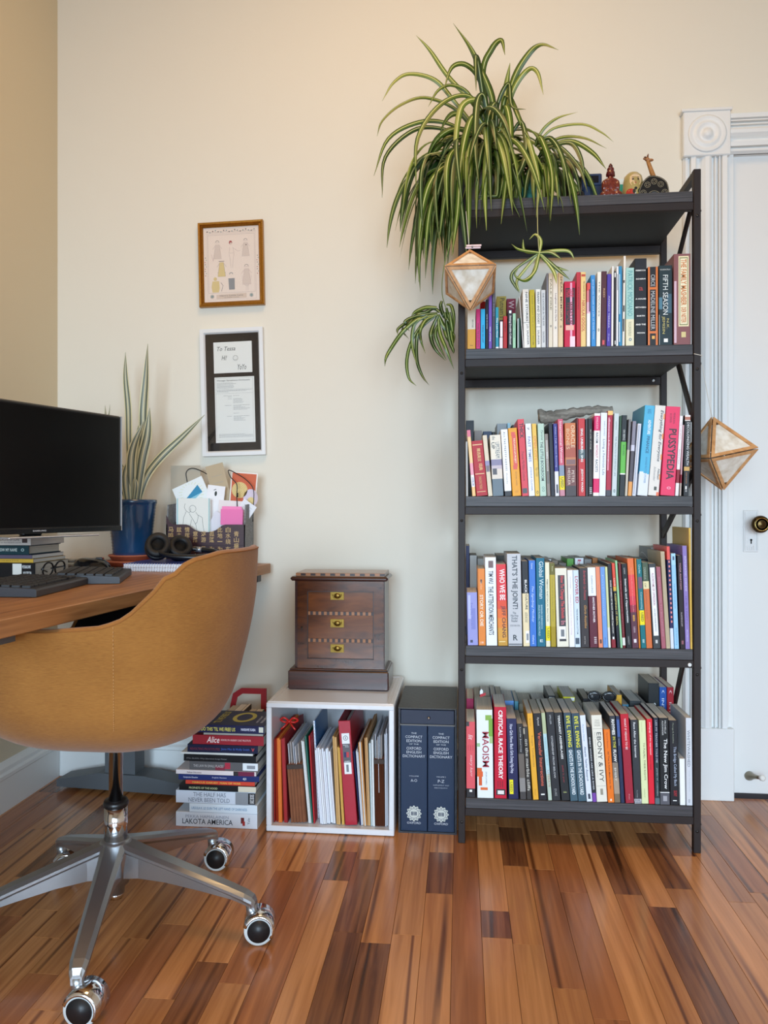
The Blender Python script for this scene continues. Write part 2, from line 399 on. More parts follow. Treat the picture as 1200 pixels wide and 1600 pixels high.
for lv in LEV:
    q = MB(); q.box(SX0 + PW + .0015, SX1 - PW - .0015, SY0 + .001, SY1 - .004, lv - .028, lv, bev=.001); bo = cb(q, 'shelf_board', m_board)
    q = MB(); q.box(SX0 + PW + .002, SX1 - PW - .002, SY0 + .018, SY1 - .018, lv - .0286, lv - .0281); cb(q, 'underside_shade', m_under)  # added dark sheet standing in for the shade under the board
    q = MB(); q.box(SX0 + PW, SX1 - PW, SY0 + .001, SY0 + .018, lv - .049, lv - .0285, bev=.001); cb(q, 'front_rail', m_steel)
    q = MB(); q.box(SX0 + PW, SX1 - PW, SY1 - .018, SY1, lv - .052, lv - .0285, bev=.001); cb(q, 'back_rail', m_steel)
    for x in (SX0 + PW / 2, SX1 - PW / 2):
        q = MB(); q.lathe([(.004, 0), (.0035, .0015), (.0001, .002)], n=10, M=Matrix.Translation((x, SY0, lv - .036 - .03)) @ Matrix.Rotation(PI / 2, 4, 'X')); cb(q, 'screw_cap', mat('#191717', .4))
    q = MB(); q.lathe([(.004, 0), (.003, .003), (.0001, .0035)], n=10, M=Matrix.Translation((SX1, SY0 + .01, lv - .05)) @ Matrix.Rotation(PI / 2, 4, 'Y')); cb(q, 'screw_cap', mat('#191717', .4))
q = MB(); q.lathe([(.0052, 0), (.0048, .002), (.0022, .003), (.0020, .001), (.0001, .001)], n=14, M=Matrix.Translation((.602, SY0 + .001, .4975)) @ Matrix.Rotation(PI / 2, 4, 'X')); cb(q, 'bright_bolt', mat('#e6e6e6', .4))
q = MB(); q.lathe([(.0052, 0), (.0048, .002), (.0022, .003), (.0001, .001)], n=14, M=Matrix.Translation((.59, SY1 - .018, 1.305)) @ Matrix.Rotation(PI / 2, 4, 'X')); cb(q, 'bright_bolt', m_bolt)

# ------------------------------------------------------------------ books
def paper_mat(col):
    m = bpy.data.materials.new('page_edges'); m.use_nodes = True; nt = m.node_tree; bs = nt.nodes['Principled BSDF']
    tc = nt.nodes.new('ShaderNodeTexCoord'); mp = nt.nodes.new('ShaderNodeMapping'); mp.inputs['Scale'].default_value = (900, 6, 6)
    nz = nt.nodes.new('ShaderNodeTexNoise'); nz.inputs['Scale'].default_value = 1.0
    r = nt.nodes.new('ShaderNodeValToRGB'); r.color_ramp.elements[0].position = .35; r.color_ramp.elements[1].position = .65
    c = lin(col); r.color_ramp.elements[0].color = (c[0] * .72, c[1] * .72, c[2] * .72, 1); r.color_ramp.elements[1].color = c
    nt.links.new(tc.outputs['Object'], mp.inputs[0]); nt.links.new(mp.outputs[0], nz.inputs['Vector']); nt.links.new(nz.outputs['Fac'], r.inputs[0]); nt.links.new(r.outputs[0], bs.inputs['Base Color'])
    bs.inputs['Roughness'].default_value = .85
    return m
PAGES = [paper_mat('#e6e0d4'), paper_mat('#d8d0c0'), paper_mat('#ece8e0')]
def book_mesh(root, w_, h, d, col, bands=None, texts=(), patches=(), hc=False, seed=0, pages=None):
    th = .0022 if hc else min(.0007, w_ * .15); ch = min(.0012, w_ * .2)
    bands = [(0, col)] + [b_ for b_ in (bands or []) if b_[0] > 0]; cols = [c for _, c in bands]
    mats = [mat(c, .42, spec=.28) for c in cols]
    cuts = [v for v, _ in bands] + [1.0]
    prof = [(0, d), (0, ch), (ch * .3, ch * .3), (ch, 0), (w_ - ch, 0), (w_ - ch * .3, ch * .3), (w_, ch), (w_, d), (w_ - th, d), (w_ - th, th), (th, th), (th, d)]
    n = len(prof); q = MB(); zs = [h * (1 - v) for v in cuts]
    vs = [(x, y, z) for z in zs for x, y in prof]; q.v = vs
    for k in range(len(zs) - 1):
        for i in range(n):
            j = (i + 1) % n; q.f.append((k * n + i, (k + 1) * n + i, (k + 1) * n + j, k * n + j)[::-1]); q.m.append(k); q.sm.append(False)
    for k, rev in ((0, False), (len(zs) - 1, True)):
        o = k * n; mi = 0 if k == 0 else len(cols) - 1
        for f in ((0, 1, 10, 11), (1, 2, 3, 4, 5, 6, 9, 10), (6, 7, 8, 9)):
            f = tuple(o + i for i in f); q.f.append(f if not rev else f[::-1]); q.m.append(mi); q.sm.append(False)
    q.build('cover', mats, root)
    ins = .0032 if hc else .0006
    q = MB(); q.box(th + .0002, max(w_ - th - .0002, th + .0004), th, d - ins, ins, h - ins); q.build('pages', pages or PAGES[seed % 3], root)
    e = -.00025
    if patches:
        q = MB(); pm = []
        for i, (u0, u1, v0, v1, c) in enumerate(patches):
            ee = e - .00007 * i
            q.add([(u0 * w_, ee, h * (1 - v1)), (u1 * w_, ee, h * (1 - v1)), (u1 * w_, ee, h * (1 - v0)), (u0 * w_, ee, h * (1 - v0))], [(0, 1, 2, 3)], i); pm.append(mat(c, .4))
        q.build('spine_panel', pm, root)
    if texts:
        q = MB(); tm = []
        for i, t in enumerate(texts):
            s, u0, u1, v0, v1, c = t[:6]; ori = t[6] if len(t) > 6 else 'v'; bold = t[7] if len(t) > 7 else 0.0; sh = t[8] if len(t) > 8 else 0.0
            text_xz(q, s, u0 * w_, u1 * w_, h * (1 - v1), h * (1 - v0), e * 1.6 - .00007 * len(patches), i, ori, bold, sh); tm.append(mat(c, .45))
        q.build('spine_lettering', tm, root)

def T(s, u0, u1, v0, v1, c, o='v', bold=.012, sh=0.0): return (s, u0, u1, v0, v1, c, o, bold, sh)
ROWS = {}
# each entry: bottom x0, bottom x1, lean of the top (px), top y, colour, short colour words, look, extras
K, W = '#1d1d22', '#f4f4f2'
ROWS['top'] = [
 (730.5,743,0,462,'#e2d8c6','cream and mustard','cream paperback with a mustard lower half',dict(b=[(.63,'#e0a23c')],t=[T('NEW STORIES',.55,.75,.45,.6,'#6b6257'),T('Harper',.3,.7,.92,.95,'#7a4a1a','h')])),
 (744,750.3,0,483,'#d8337a','magenta','slim magenta paperback',dict(t=[T('WHERE THE RAIN BEGINS',.3,.7,.35,.95,'#6e1038')])),
 (751,758,0,483,'#35b6e8','cyan','slim bright cyan paperback',dict(t=[T('THINGS WE LOST',.3,.7,.4,.85,'#12507a')])),
 (759,763,0,468,'#22252e','blue-black','thin blue-black paperback',dict(t=[T('NOTES ON SOUND',.3,.7,.3,.6,'#c8c8d0')])),
 (763.6,768.6,0,430,'#7a55b8','violet','thin tall violet paperback',dict(t=[T('ways of being',.25,.7,.7,.9,W)])),
 (769.2,774,0,418,'#4a4c58','slate','very tall thin slate book',dict(t=[T('SELECTED POEMS',.3,.7,.2,.6,'#888c9a')])),
 (774.6,779.4,-.3,480,'#2c98b0','teal','small thin teal paperback',dict(t=[T('The Last Hour',.25,.75,.25,.75,W)],b=[(.96,W)])),
 (780.5,785.6,0,500,'#3a2a34','white-labelled plum','tiny plum booklet with a white label',dict(p=[(.2,.95,.06,.6,'#f7eef2')],b=[(.62,'#f2e6ea')])),
 (786.5,792.5,0,494,'#b52a2e','brick red','small brick-red paperback',dict(t=[T('HARMONY',.3,.7,.2,.5,'#6e1414')])),
 (794,800.4,0,484,'#32343f','charcoal','small charcoal paperback with white lettering',dict(t=[T('Seeing Double Collected',.25,.8,.15,.9,W)],p=[(.25,.8,.02,.09,W)])),
 (801.2,806,0,489.5,'#a5d6b4','mint','thin mint-green booklet',dict(t=[T('minor notes',.3,.7,.2,.7,'#3c6a50')])),
 (808.5,815,0,497,'#22493c','bottle green','small bottle-green booklet with a white edge band',dict(p=[(.05,.3,.02,1,'#e6eef0')])),
 (815.8,818.4,-6,463,'#ece9ea','leaning white','thin white book leaning with a black back',{}),
 (819,828.6,-2.6,452,'#f1efe9','first white','aged white paperback with black spaced capitals',dict(t=[T('NINE STORIES',.45,.8,.05,.55,'#2a2a2a'),T('J.D. SALINGER',.45,.8,.6,.95,'#3a3a3a')],p=[(.05,.95,.565,.575,'#888888')])),
 (829.4,837,-2,453,'#c9b52c','chartreuse','chartreuse-yellow paperback',dict(t=[T('RAISE HIGH THE ROOF BEAM',.4,.7,.1,.95,'#a8921c')])),
 (838,845.4,-1,452,'#f2f0ea','second white','white paperback with black title and grey rule',dict(t=[T('FRANNY AND ZOOEY',.3,.75,.05,.6,'#2c2c2c'),T('SALINGER',.3,.7,.7,.95,'#555555')],p=[(.05,.95,.64,.65,'#999999')])),
 (846.2,853,-.6,453,'#d9dadb','pale grey','pale grey paperback with grey title',dict(t=[T('THE CATCHER IN THE RYE',.3,.7,.05,.62,'#6c6e70'),T('SALINGER',.3,.7,.72,.92,'#808284')])),
 (854,856.6,0,427,'#8a8a96','grey-violet','thin tall grey-violet hardcover',dict(hc=0)),
 (857.3,863.6,0,427,'#eadfca','first ivory','ivory paperback with faint brown title',dict(t=[T('PALE FIRE',.35,.75,.08,.5,'#8a7a5a'),T('o',.35,.75,.7,.73,'#333333')])),
 (864.2,871.8,0,427,'#f3e9dc','second ivory','ivory paperback with rose lettering',dict(t=[T('Laughter in the Dark',.35,.75,.27,.65,'#7a5a5a'),T('o',.35,.7,.72,.75,'#4a5a6a')])),
 (872.4,880,0,426,'#e7cda4','sand','sand-coloured paperback with brown capitals',dict(t=[T('SPEAK, MEMORY',.35,.8,.05,.66,'#5c4424'),T('o',.35,.7,.71,.74,'#43341c')])),
 (882,899.4,-.2,440,'#cf2048','glossy red','glossy crimson book with black block and white streak',dict(p=[(.1,.95,.10,.66,'#1b1a20'),(.52,.7,.02,.85,'#f2a8c8'),(.5,.95,.84,1,'#f7dbe6'),(.12,.85,.67,.745,'#f2b8a8')],t=[T('HARUKI',.15,.85,.12,.24,'#cf2048','v',.02),T('WIND-UP',.2,.8,.31,.65,'#7a1028','v',.02)])),
 (901,907.4,0,425,'#c23a48','carmine','carmine red hardcover',dict(t=[T('COLLECTED',.3,.6,.2,.5,'#7a1a24')])),
 (907.6,915.6,0,425,'#f0cf8a','butter-yellow','butter-yellow paperback with red lettering',dict(t=[T('THE COLLECTED TALES OF',.5,.75,.12,.36,'#6a4a2a'),T('NIKOLAI GOGOL',.2,.8,.38,.8,'#c2482c')],p=[(.1,.9,.03,.06,'#c2482c')])),
 (917,923,.2,442,'#e35a55','salmon and white','small salmon and white paperback',dict(b=[(.12,'#e88a96'),(.3,'#eec2d8'),(.48,'#f6f4f4')],p=[(.6,.9,.1,.45,'#3a2a44')])),
 (923.6,931,-1,430,'#3f92d8','azure','azure-blue paperback',dict(t=[T('Jane Jacobs Death and Life of Great Cities',.3,.7,.06,.9,'#bcdcf6')])),
 (932,938.3,1.6,425,'#f2eee2','off-white','off-white paperback with sparse black title',dict(t=[T('THE WAVES',.4,.65,.12,.6,'#4a4a4a'),T('o',.3,.7,.76,.8,'#222222')])),
 (939,947.3,1,424,'#55303a','wine-brown','wine-brown paperback with a tiny red foot mark',dict(t=[T('RED',.35,.65,.23,.35,'#caa27a')],p=[(.25,.65,.92,.98,'#d8484c')])),
 (948,954.4,1,428,'#5242a8','indigo','indigo paperback with white dotted lettering',dict(t=[T('AMADO TEREZA',.35,.65,.3,.75,'#d8d4f4'),T('Press',.35,.65,.83,.93,'#b8b2ec')])),
 (955.4,958.8,1,416,'#f4f2ee','thin white','very thin tall white book',{}),
 (959.3,962.6,0,424,'#34343a','thin black','very thin black journal with white flecks',dict(p=[(.2,.8,.02,.08,W),(.3,.7,.93,.98,W)])),
 (963,966.4,.6,416,'#eef0f2','narrow white','narrow white journal beside a blue one',dict(p=[(.3,.7,.1,.3,'#9aa4ae')])),
 (967,972,0,416,'#3a8fc0','steel-blue','steel-blue journal',dict(p=[(.05,.35,.1,.6,'#bfe0ee'),(.05,.3,.7,.95,'#e8f2f6')])),
 (972.6,976.8,2,400,'#ebe7de','leaning off-white','tall leaning off-white magazine with black marks',dict(p=[(.05,.6,.27,.3,K),(0.1,.7,.55,.62,K),(.1,.7,.7,.84,'#23242a')])),
 (977.6,991,0,418.5,'#a9d3cd','aqua','aqua paperback with a cream lower third',dict(b=[(.66,'#ece7c8')],t=[T('PATRICK MODIANO',.2,.8,.04,.62,'#5a9ea2','v',0),T('THE OCCUPATION TRILOGY',.3,.65,.69,.88,'#8a8a6a','v',0),T('o',.35,.7,.9,.94,'#3c6a8c')])),
 (992,1010.6,0,404,'#26282e','thick black','thick black hardcover with stacked white words',dict(hc=1,t=[T('REBECCA',.08,.92,.13,.145,W,'h',.03),T('SCHERM',.1,.9,.228,.243,W,'h',.03),T('a',.35,.7,.33,.37,'#a03030','h'),T('A HOUSE',.06,.94,.457,.473,W,'h',.03),T('BETWEEN',.06,.94,.555,.57,W,'h',.03),T('EARTH',.18,.84,.652,.668,W,'h',.03),T('AND THE',.08,.92,.75,.768,W,'h',.03),T('MOON',.2,.84,.848,.864,W,'h',.03)])),
 (1012.6,1028,0,417,'#2a2c30','orange-edged black','black paperback framed in dotted orange',dict(p=[(.0,.2,0,1,'#d8742c'),(.8,1,0,1,'#d8742c'),(.2,.8,.26,.29,'#d8742c'),(.2,.8,.82,.85,'#d8742c'),(.4,.7,.88,.92,'#e8b050')],t=[T('CIRCE',.3,.7,.1,.25,'#c8ccd0','v',0),T('MADELINE MILLER',.3,.7,.31,.8,'#c8ccd0','v',0)])),
 (1030,1050.8,-.4,415,'#26363c','storm-grey','storm-grey paperback with white and gold title',dict(t=[T('THE INHERITANCE TRILOGY',.08,.85,.045,.06,W,'h',0),T('FIFTH SEASON',.3,.68,.12,.62,'#e6ecec','v',0),T('JEMISIN',.2,.45,.64,.86,'#cfc070','v',0),T('N.K.',.58,.75,.67,.8,'#cfc070','v',0)],p=[(.0,.25,.4,.55,'#4a7a90'),(.6,.95,.36,.6,'#35586a'),(.36,.66,.92,.965,W),(.0,.05,.62,1,'#9aa4a4')])),
 (1053,1079,0,397,'#8a5a5c','marbled rose-brown','thick marbled rose-brown book with a gold-framed title',dict(hc=1,p=[(.28,.9,.025,.80,'#f0e3b8'),(.34,.84,.04,.785,'#6f7a4a'),(.38,.8,.05,.775,'#f2e8c6'),(.02,.16,.3,.98,'#d8b8c8'),(.45,.72,.86,.92,'#d8c88a')],t=[T('THE FAMILY MASHBER',.42,.76,.06,.57,'#cf7a34','v',.02),T('DER NISTER',.44,.74,.59,.76,'#cf7a34','v',.02)])),
]
ROWS['second'] = [
 (728.2,733,-.8,690,'#b9bab8','grey-white','thin leaning grey-white booklet',{}),
 (736.5,743.6,-8.6,672,'#f0c79a','peach and pink','leaning peach and pink striped booklet with a white label',dict(b=[(.12,'#f5cf9a'),(.5,'#f0a6b8'),(.68,'#f6f0f2'),(.86,'#f5c888')],p=[(0,1,0,.1,'#d8607a')],t=[T('1978.08',.3,.8,.72,.84,'#4a6a9a')])),
 (744.6,762.2,-8,689,'#b3202c','gold-lettered red','red hardcover with gold bands and Chinese characters',dict(hc=1,p=[(.06,.9,.065,.08,'#e8c888'),(.08,.88,.595,.608,'#e8c888'),(.1,.85,.92,.93,'#e8c888')],t=[T('精选英汉',.4,.72,.14,.38,'#e6c07a'),T('词典',.45,.78,.41,.54,'#e6c07a'),T('SHANGWU YINSHU',.35,.6,.65,.88,'#d8a860','v',0)])),
 (763,769.8,-9,680,'#e0d4bc','worn cream','worn cream hardcover with scratches',dict(p=[(.0,1,.42,.5,'#8a80a8'),(.1,.9,.5,.6,'#6a5a66')])),
 (770.2,787,-5,680,'#ece4d4','landscape-spined cream','cream book with a violet landscape and glassy grey foot',dict(b=[(.40,'#8f8aa8'),(.5,'#c8bcc6'),(.56,'#e2d8cc'),(.72,'#6c7c88')],t=[T('UP',.1,.4,.12,.23,'#222222'),T('UPSTREAM',.45,.85,.12,.38,'#4a5a6a','v',0),T('the',.2,.5,.02,.08,'#333333','v',0)],p=[(.1,.5,.55,.65,'#3a3038')])),
 (789,799.8,-6.6,671,'#f2f3f4','black-footed white','white paperback with spaced black title and black foot',dict(b=[(.925,'#3a3a3e')],t=[T('A L L  T H E  P R E T T Y  H O R S E S',.35,.6,.04,.62,'#2a2a2a'),T('McCarthy',.35,.55,.66,.82,'#666666','v',0)])),
 (801,814.5,-7,669,'#eba52a','amber','amber paperback with a red ribbon label',dict(p=[(.3,.75,.06,.12,'#d83a24'),(.36,.82,.1,.57,'#d83a24'),(.3,.75,.55,.61,'#d83a24')],t=[T('THE FLAMING LIPS PROJECT',.46,.7,.15,.52,'#f8e8c8','v',.02),T('MICHAEL MARK',.5,.65,.64,.85,'#9a6414','v',0),T('OO',.35,.7,.92,.95,'#b87a1c','h',0)])),
 (816,826,-7.4,655,'#dc4c5a','coral-red','coral-red paperback with black capitals',dict(t=[T('THICK',.2,.85,.05,.25,'#2a1014','v',.02),T('Tressie McMillan Cottom',.3,.7,.42,.80,'#7a1c28','v',0,.4)],p=[(.1,.85,.9,.965,'#3a3038')])),
 (826.6,836,-6,662,'#eef0f6','blue-lettered white','white paperback with washed blue lettering',dict(t=[T('7',.3,.6,.05,.09,'#333333'),T('FAST TIMES',.3,.75,.18,.53,'#8a94c0','v',.02),T('JOSHUA CLOVER',.35,.7,.6,.93,'#7a86b4')])),
 (836.6,843.4,-5.6,662,'#ecc45a','straw-yellow','straw-yellow paperback with orange title',dict(t=[T('OPEN CITY',.25,.85,.17,.51,'#e8863a'),T('TEJU COLE',.2,.9,.6,.73,'#8a7a3a','v',0),T('O',.3,.8,.93,.97,'#222222')])),
 (844,854,-4,662,'#bcd6c6','celadon','celadon-green paperback with black title',dict(t=[T('Tyrone',.4,.8,.09,.23,'#2a2a2a','v',0,.4),T('THE LITTLE BOOKROOM',.3,.75,.25,.79,'#222222'),T('oo',.35,.75,.87,.94,'#6a8a7a','v',0)])),
 (855,860.4,-4,678,'#8c827c','mottled grey','short mottled grey paperback',dict(p=[(.2,.8,.1,.4,'#b0a8a0'),(.2,.8,.6,.8,'#5f564e')],t=[T('Illusions',.3,.7,.3,.6,W,'v',0)])),
 (861,867.2,-4,661,'#22232e','ink-black','thin ink-black paperback',{}),
 (867.8,874,-3.4,662,'#3d3f8e','royal-blue','royal-blue paperback with a white photo foot',dict(b=[(.66,'#e6e6ec')],t=[T('What I Talk About Running',.3,.7,.04,.6,'#c2c4ec','v',0)],p=[(.3,.8,.84,.96,'#3a3a44')])),
 (875,883,-3.5,655,'#d2607a','rose','rose-pink paperback with a yellow sticker',dict(b=[(.6,'#8a9ab0'),(.74,'#f0dc22'),(.92,'#c88a9a')],t=[T('International Women',.3,.75,.03,.57,'#f6d8de'),T('USED',.25,.8,.76,.89,'#4a4a3a')])),
 (884,901,-1.4,661,'#cf7a4a','burnt-orange','burnt-orange paperback with pale capitals and dark lower half',dict(b=[(.3,'#b05c48'),(.47,'#c8805a'),(.58,'#7a4e4c'),(.86,'#4e4648')],p=[(.1,.95,.5,.57,'#7a4a44')],t=[T('ORACLE',.55,.9,.03,.34,'#f0d6b0','v',0),T('BONES',.12,.42,.08,.36,'#e8c49a','v',0),T('PETER',.58,.82,.65,.82,'#e6d2c4','v',0),T('HESSLER',.22,.46,.62,.85,'#e6d2c4','v',0)])),
 (901.6,903.8,-.6,653,'#6a2a30','maroon sliver','very thin maroon booklet with a cream top',dict(b=[(.35,'#6a2a30')])),
 (904.4,914.8,-.8,654,'#c8383c','poppy-red','poppy-red paperback with bold white capitals',dict(p=[(0,1,.4,.52,'#33474c')],t=[T('SING, UNBURIED, SING',.3,.7,.13,.56,'#f0f6f4','v',.02),T('JESMYN WARD',.3,.7,.65,.95,'#f0e8e4','v',.02)])),
 (915.4,919,-.6,655,'#3c3e44','graphite','thin graphite booklet',{}),
 (919.4,926.2,-.6,654,'#1f1d1e','coal-black','coal-black paperback with small white title',dict(t=[T('the order of things',.45,.75,.14,.4,'#e8e0d0','v',0),T('an archaeology of the human sciences',.45,.65,.44,.85,'#8a7a5a','v',0),T('IIII',.3,.8,.89,.97,'#cccccc')])),
 (926.8,936,2,646,'#f4f0f0','magenta-banded white','white paperback with magenta bands at both ends',dict(b=[(.03,'#dc2a6c'),(.21,'#f4f0f0'),(.79,'#e0246a'),(.96,'#f4f0f0')],t=[T('BONILLA-SILVA',.35,.65,.05,.19,'#f8c0d4'),T('RACISM',.3,.7,.235,.36,'#3a3a44'),T('WITHOUT',.3,.7,.38,.54,'#c85060'),T('RACISTS',.3,.7,.56,.71,'#3a3a44')])),
 (936.4,946.4,2.8,645,'#e8edf4','ice-white','ice-white paperback with slim grey title',dict(t=[T('SARA AHMED',.5,.7,.1,.28,'#8a96a6','v',0),T('Living a Feminist Life',.3,.75,.32,.75,'#5c6a7c','v',0)])),
 (947.2,954.8,3,642,'#b02440','raspberry','raspberry paperback with a yellow head sticker',dict(b=[(.05,'#b02440'),(.93,'#4a4a54')],p=[(.1,.4,.08,.7,'#e088a0'),(0,1,0,.05,'#f2c060')],t=[T('Secret History',.1,.5,.1,.6,'#f0c8d0','v',0)])),
 (956,963.6,4,646,'#cddadc','mist-blue','mist-blue paperback with thin grey title',dict(t=[T('THE PRACTICE OF EVERYDAY LIFE',.35,.65,.28,.76,'#6a7c80','v',0),T('certeau',.35,.6,.1,.2,'#8a9a9e','v',0),T('o',.3,.7,.92,.96,'#4a5a5e')])),
 (964,967.2,4.5,650,'#3a5a44','moss','thin moss-green booklet',{}),
 (967.6,976,4,649,'#24282a','lime-panelled black','black book with a lime-green centre panel',dict(b=[(.33,'#66bc4c'),(.72,W),(.735,'#24282a')],t=[T('ON BEING',.35,.7,.18,.31,'#dfe4e0','v',0),T('INCLUDED',.35,.7,.37,.5,'#2a5a24','v',0)])),
 (976.6,980.4,6,655,'#7c7c80','pewter','thin pewter-grey magazine',dict(b=[(.4,'#c8c2b4')])),
 (981.4,987,7.4,658,'#8b8898','orange-footed grey','thin grey-violet magazine with an orange foot',dict(b=[(.32,'#cfcfe2'),(.4,'#56505a'),(.81,'#e8a45a')])),
 (988,993.6,8.6,662,'#d8dce8','silver-white','creased silver-white magazine',dict(p=[(.3,.5,.02,.98,'#8a92a8')])),
 (996,1011.6,11.6,634,'#52b4dc','sky-blue','sky-blue book with a white curved foot',dict(b=[(.76,'#e2e8f2')],p=[(0,.4,.735,.765,'#e2e8f2'),(.4,.75,.75,.765,'#e2e8f2')],t=[T('ADVENTURE',.45,.75,.16,.32,'#f2fafc','v',.02),T('FINANCE',.45,.75,.34,.53,'#1e5a80','v',.02),T('AUNNIE PATTON POWER',.5,.7,.57,.86,'#3a7ea6','v',0),T('CAPITAL',.3,.7,.04,.09,'#2e82aa','h',0)])),
 (1012.8,1029.4,11,634,'#e6e2dc','orange-dotted white','white book with orange dots and handwritten title',dict(p=[(.86,1,.09,.15,'#f0904a'),(.86,1,.31,.37,'#f0904a'),(.88,1,.54,.6,'#f0904a'),(.9,1,.76,.82,'#f0904a'),(.75,1,.96,1,'#e86a3a'),(.5,.75,.9,.94,'#3a3a2a')],t=[T('Everything for Everyone',.5,.85,.05,.62,'#3a3a44','v',.01,.3),T('Nathan',.72,.9,.7,.82,'#3a3a44','v',.01,.3),T('Schneider',.35,.55,.68,.84,'#8a8a90','v',0,.3)])),
 (1032,1054.4,9,636,'#e83c68','hot-pink','thick hot-pink book with huge black capitals',dict(t=[T('PUSSYPEDIA',.3,.85,.25,.82,'#2c1420','v',.02),T('MENDELSON',.55,.68,.07,.19,'#7a1434','v',0),T('& CONLIN',.3,.45,.08,.18,'#7a1434','v',0),T('o',.4,.7,.9,.93,'#f4a8c0','h')])),
 (1055,1061.2,7,650,'#f2eef0','maroon-banded white','white paperback with a maroon band low down',dict(b=[(.67,'#8e2434'),(.84,'#f0ecee')],t=[T('THE CASE RESTED',.35,.65,.08,.3,'#c88a94','v',0),T('Edward Said',.35,.6,.42,.6,'#9a5a64','v',0)])),
 (1061.6,1065.4,5,664,'#c9a0aa','dusky pink','thin dusky-pink pamphlet with a dark red patch',dict(b=[(.7,'#8a1c30'),(.82,'#b8a8a0')])),
 (1067,1076.4,2.4,649,'#2b2b2e','gold-banded black','black paperback with copper top and gold band',dict(b=[(.0,'#2b2b2e')],p=[(0,1,0,.02,'#f0e8e4'),(0,1,.02,.06,'#b0644a'),(0,1,.06,.07,'#f0e8e4'),(0,1,.64,.69,'#c89c44'),(.3,.55,.88,.92,W),(.3,.6,.93,.95,'#a0a0a0')],t=[T('DECOLONIZING WEALTH',.4,.85,.09,.62,'#d8dcde','v',.01),T('EDGAR VILLANUEVA',.35,.55,.71,.85,'#c88a5a','v',0)])),
]
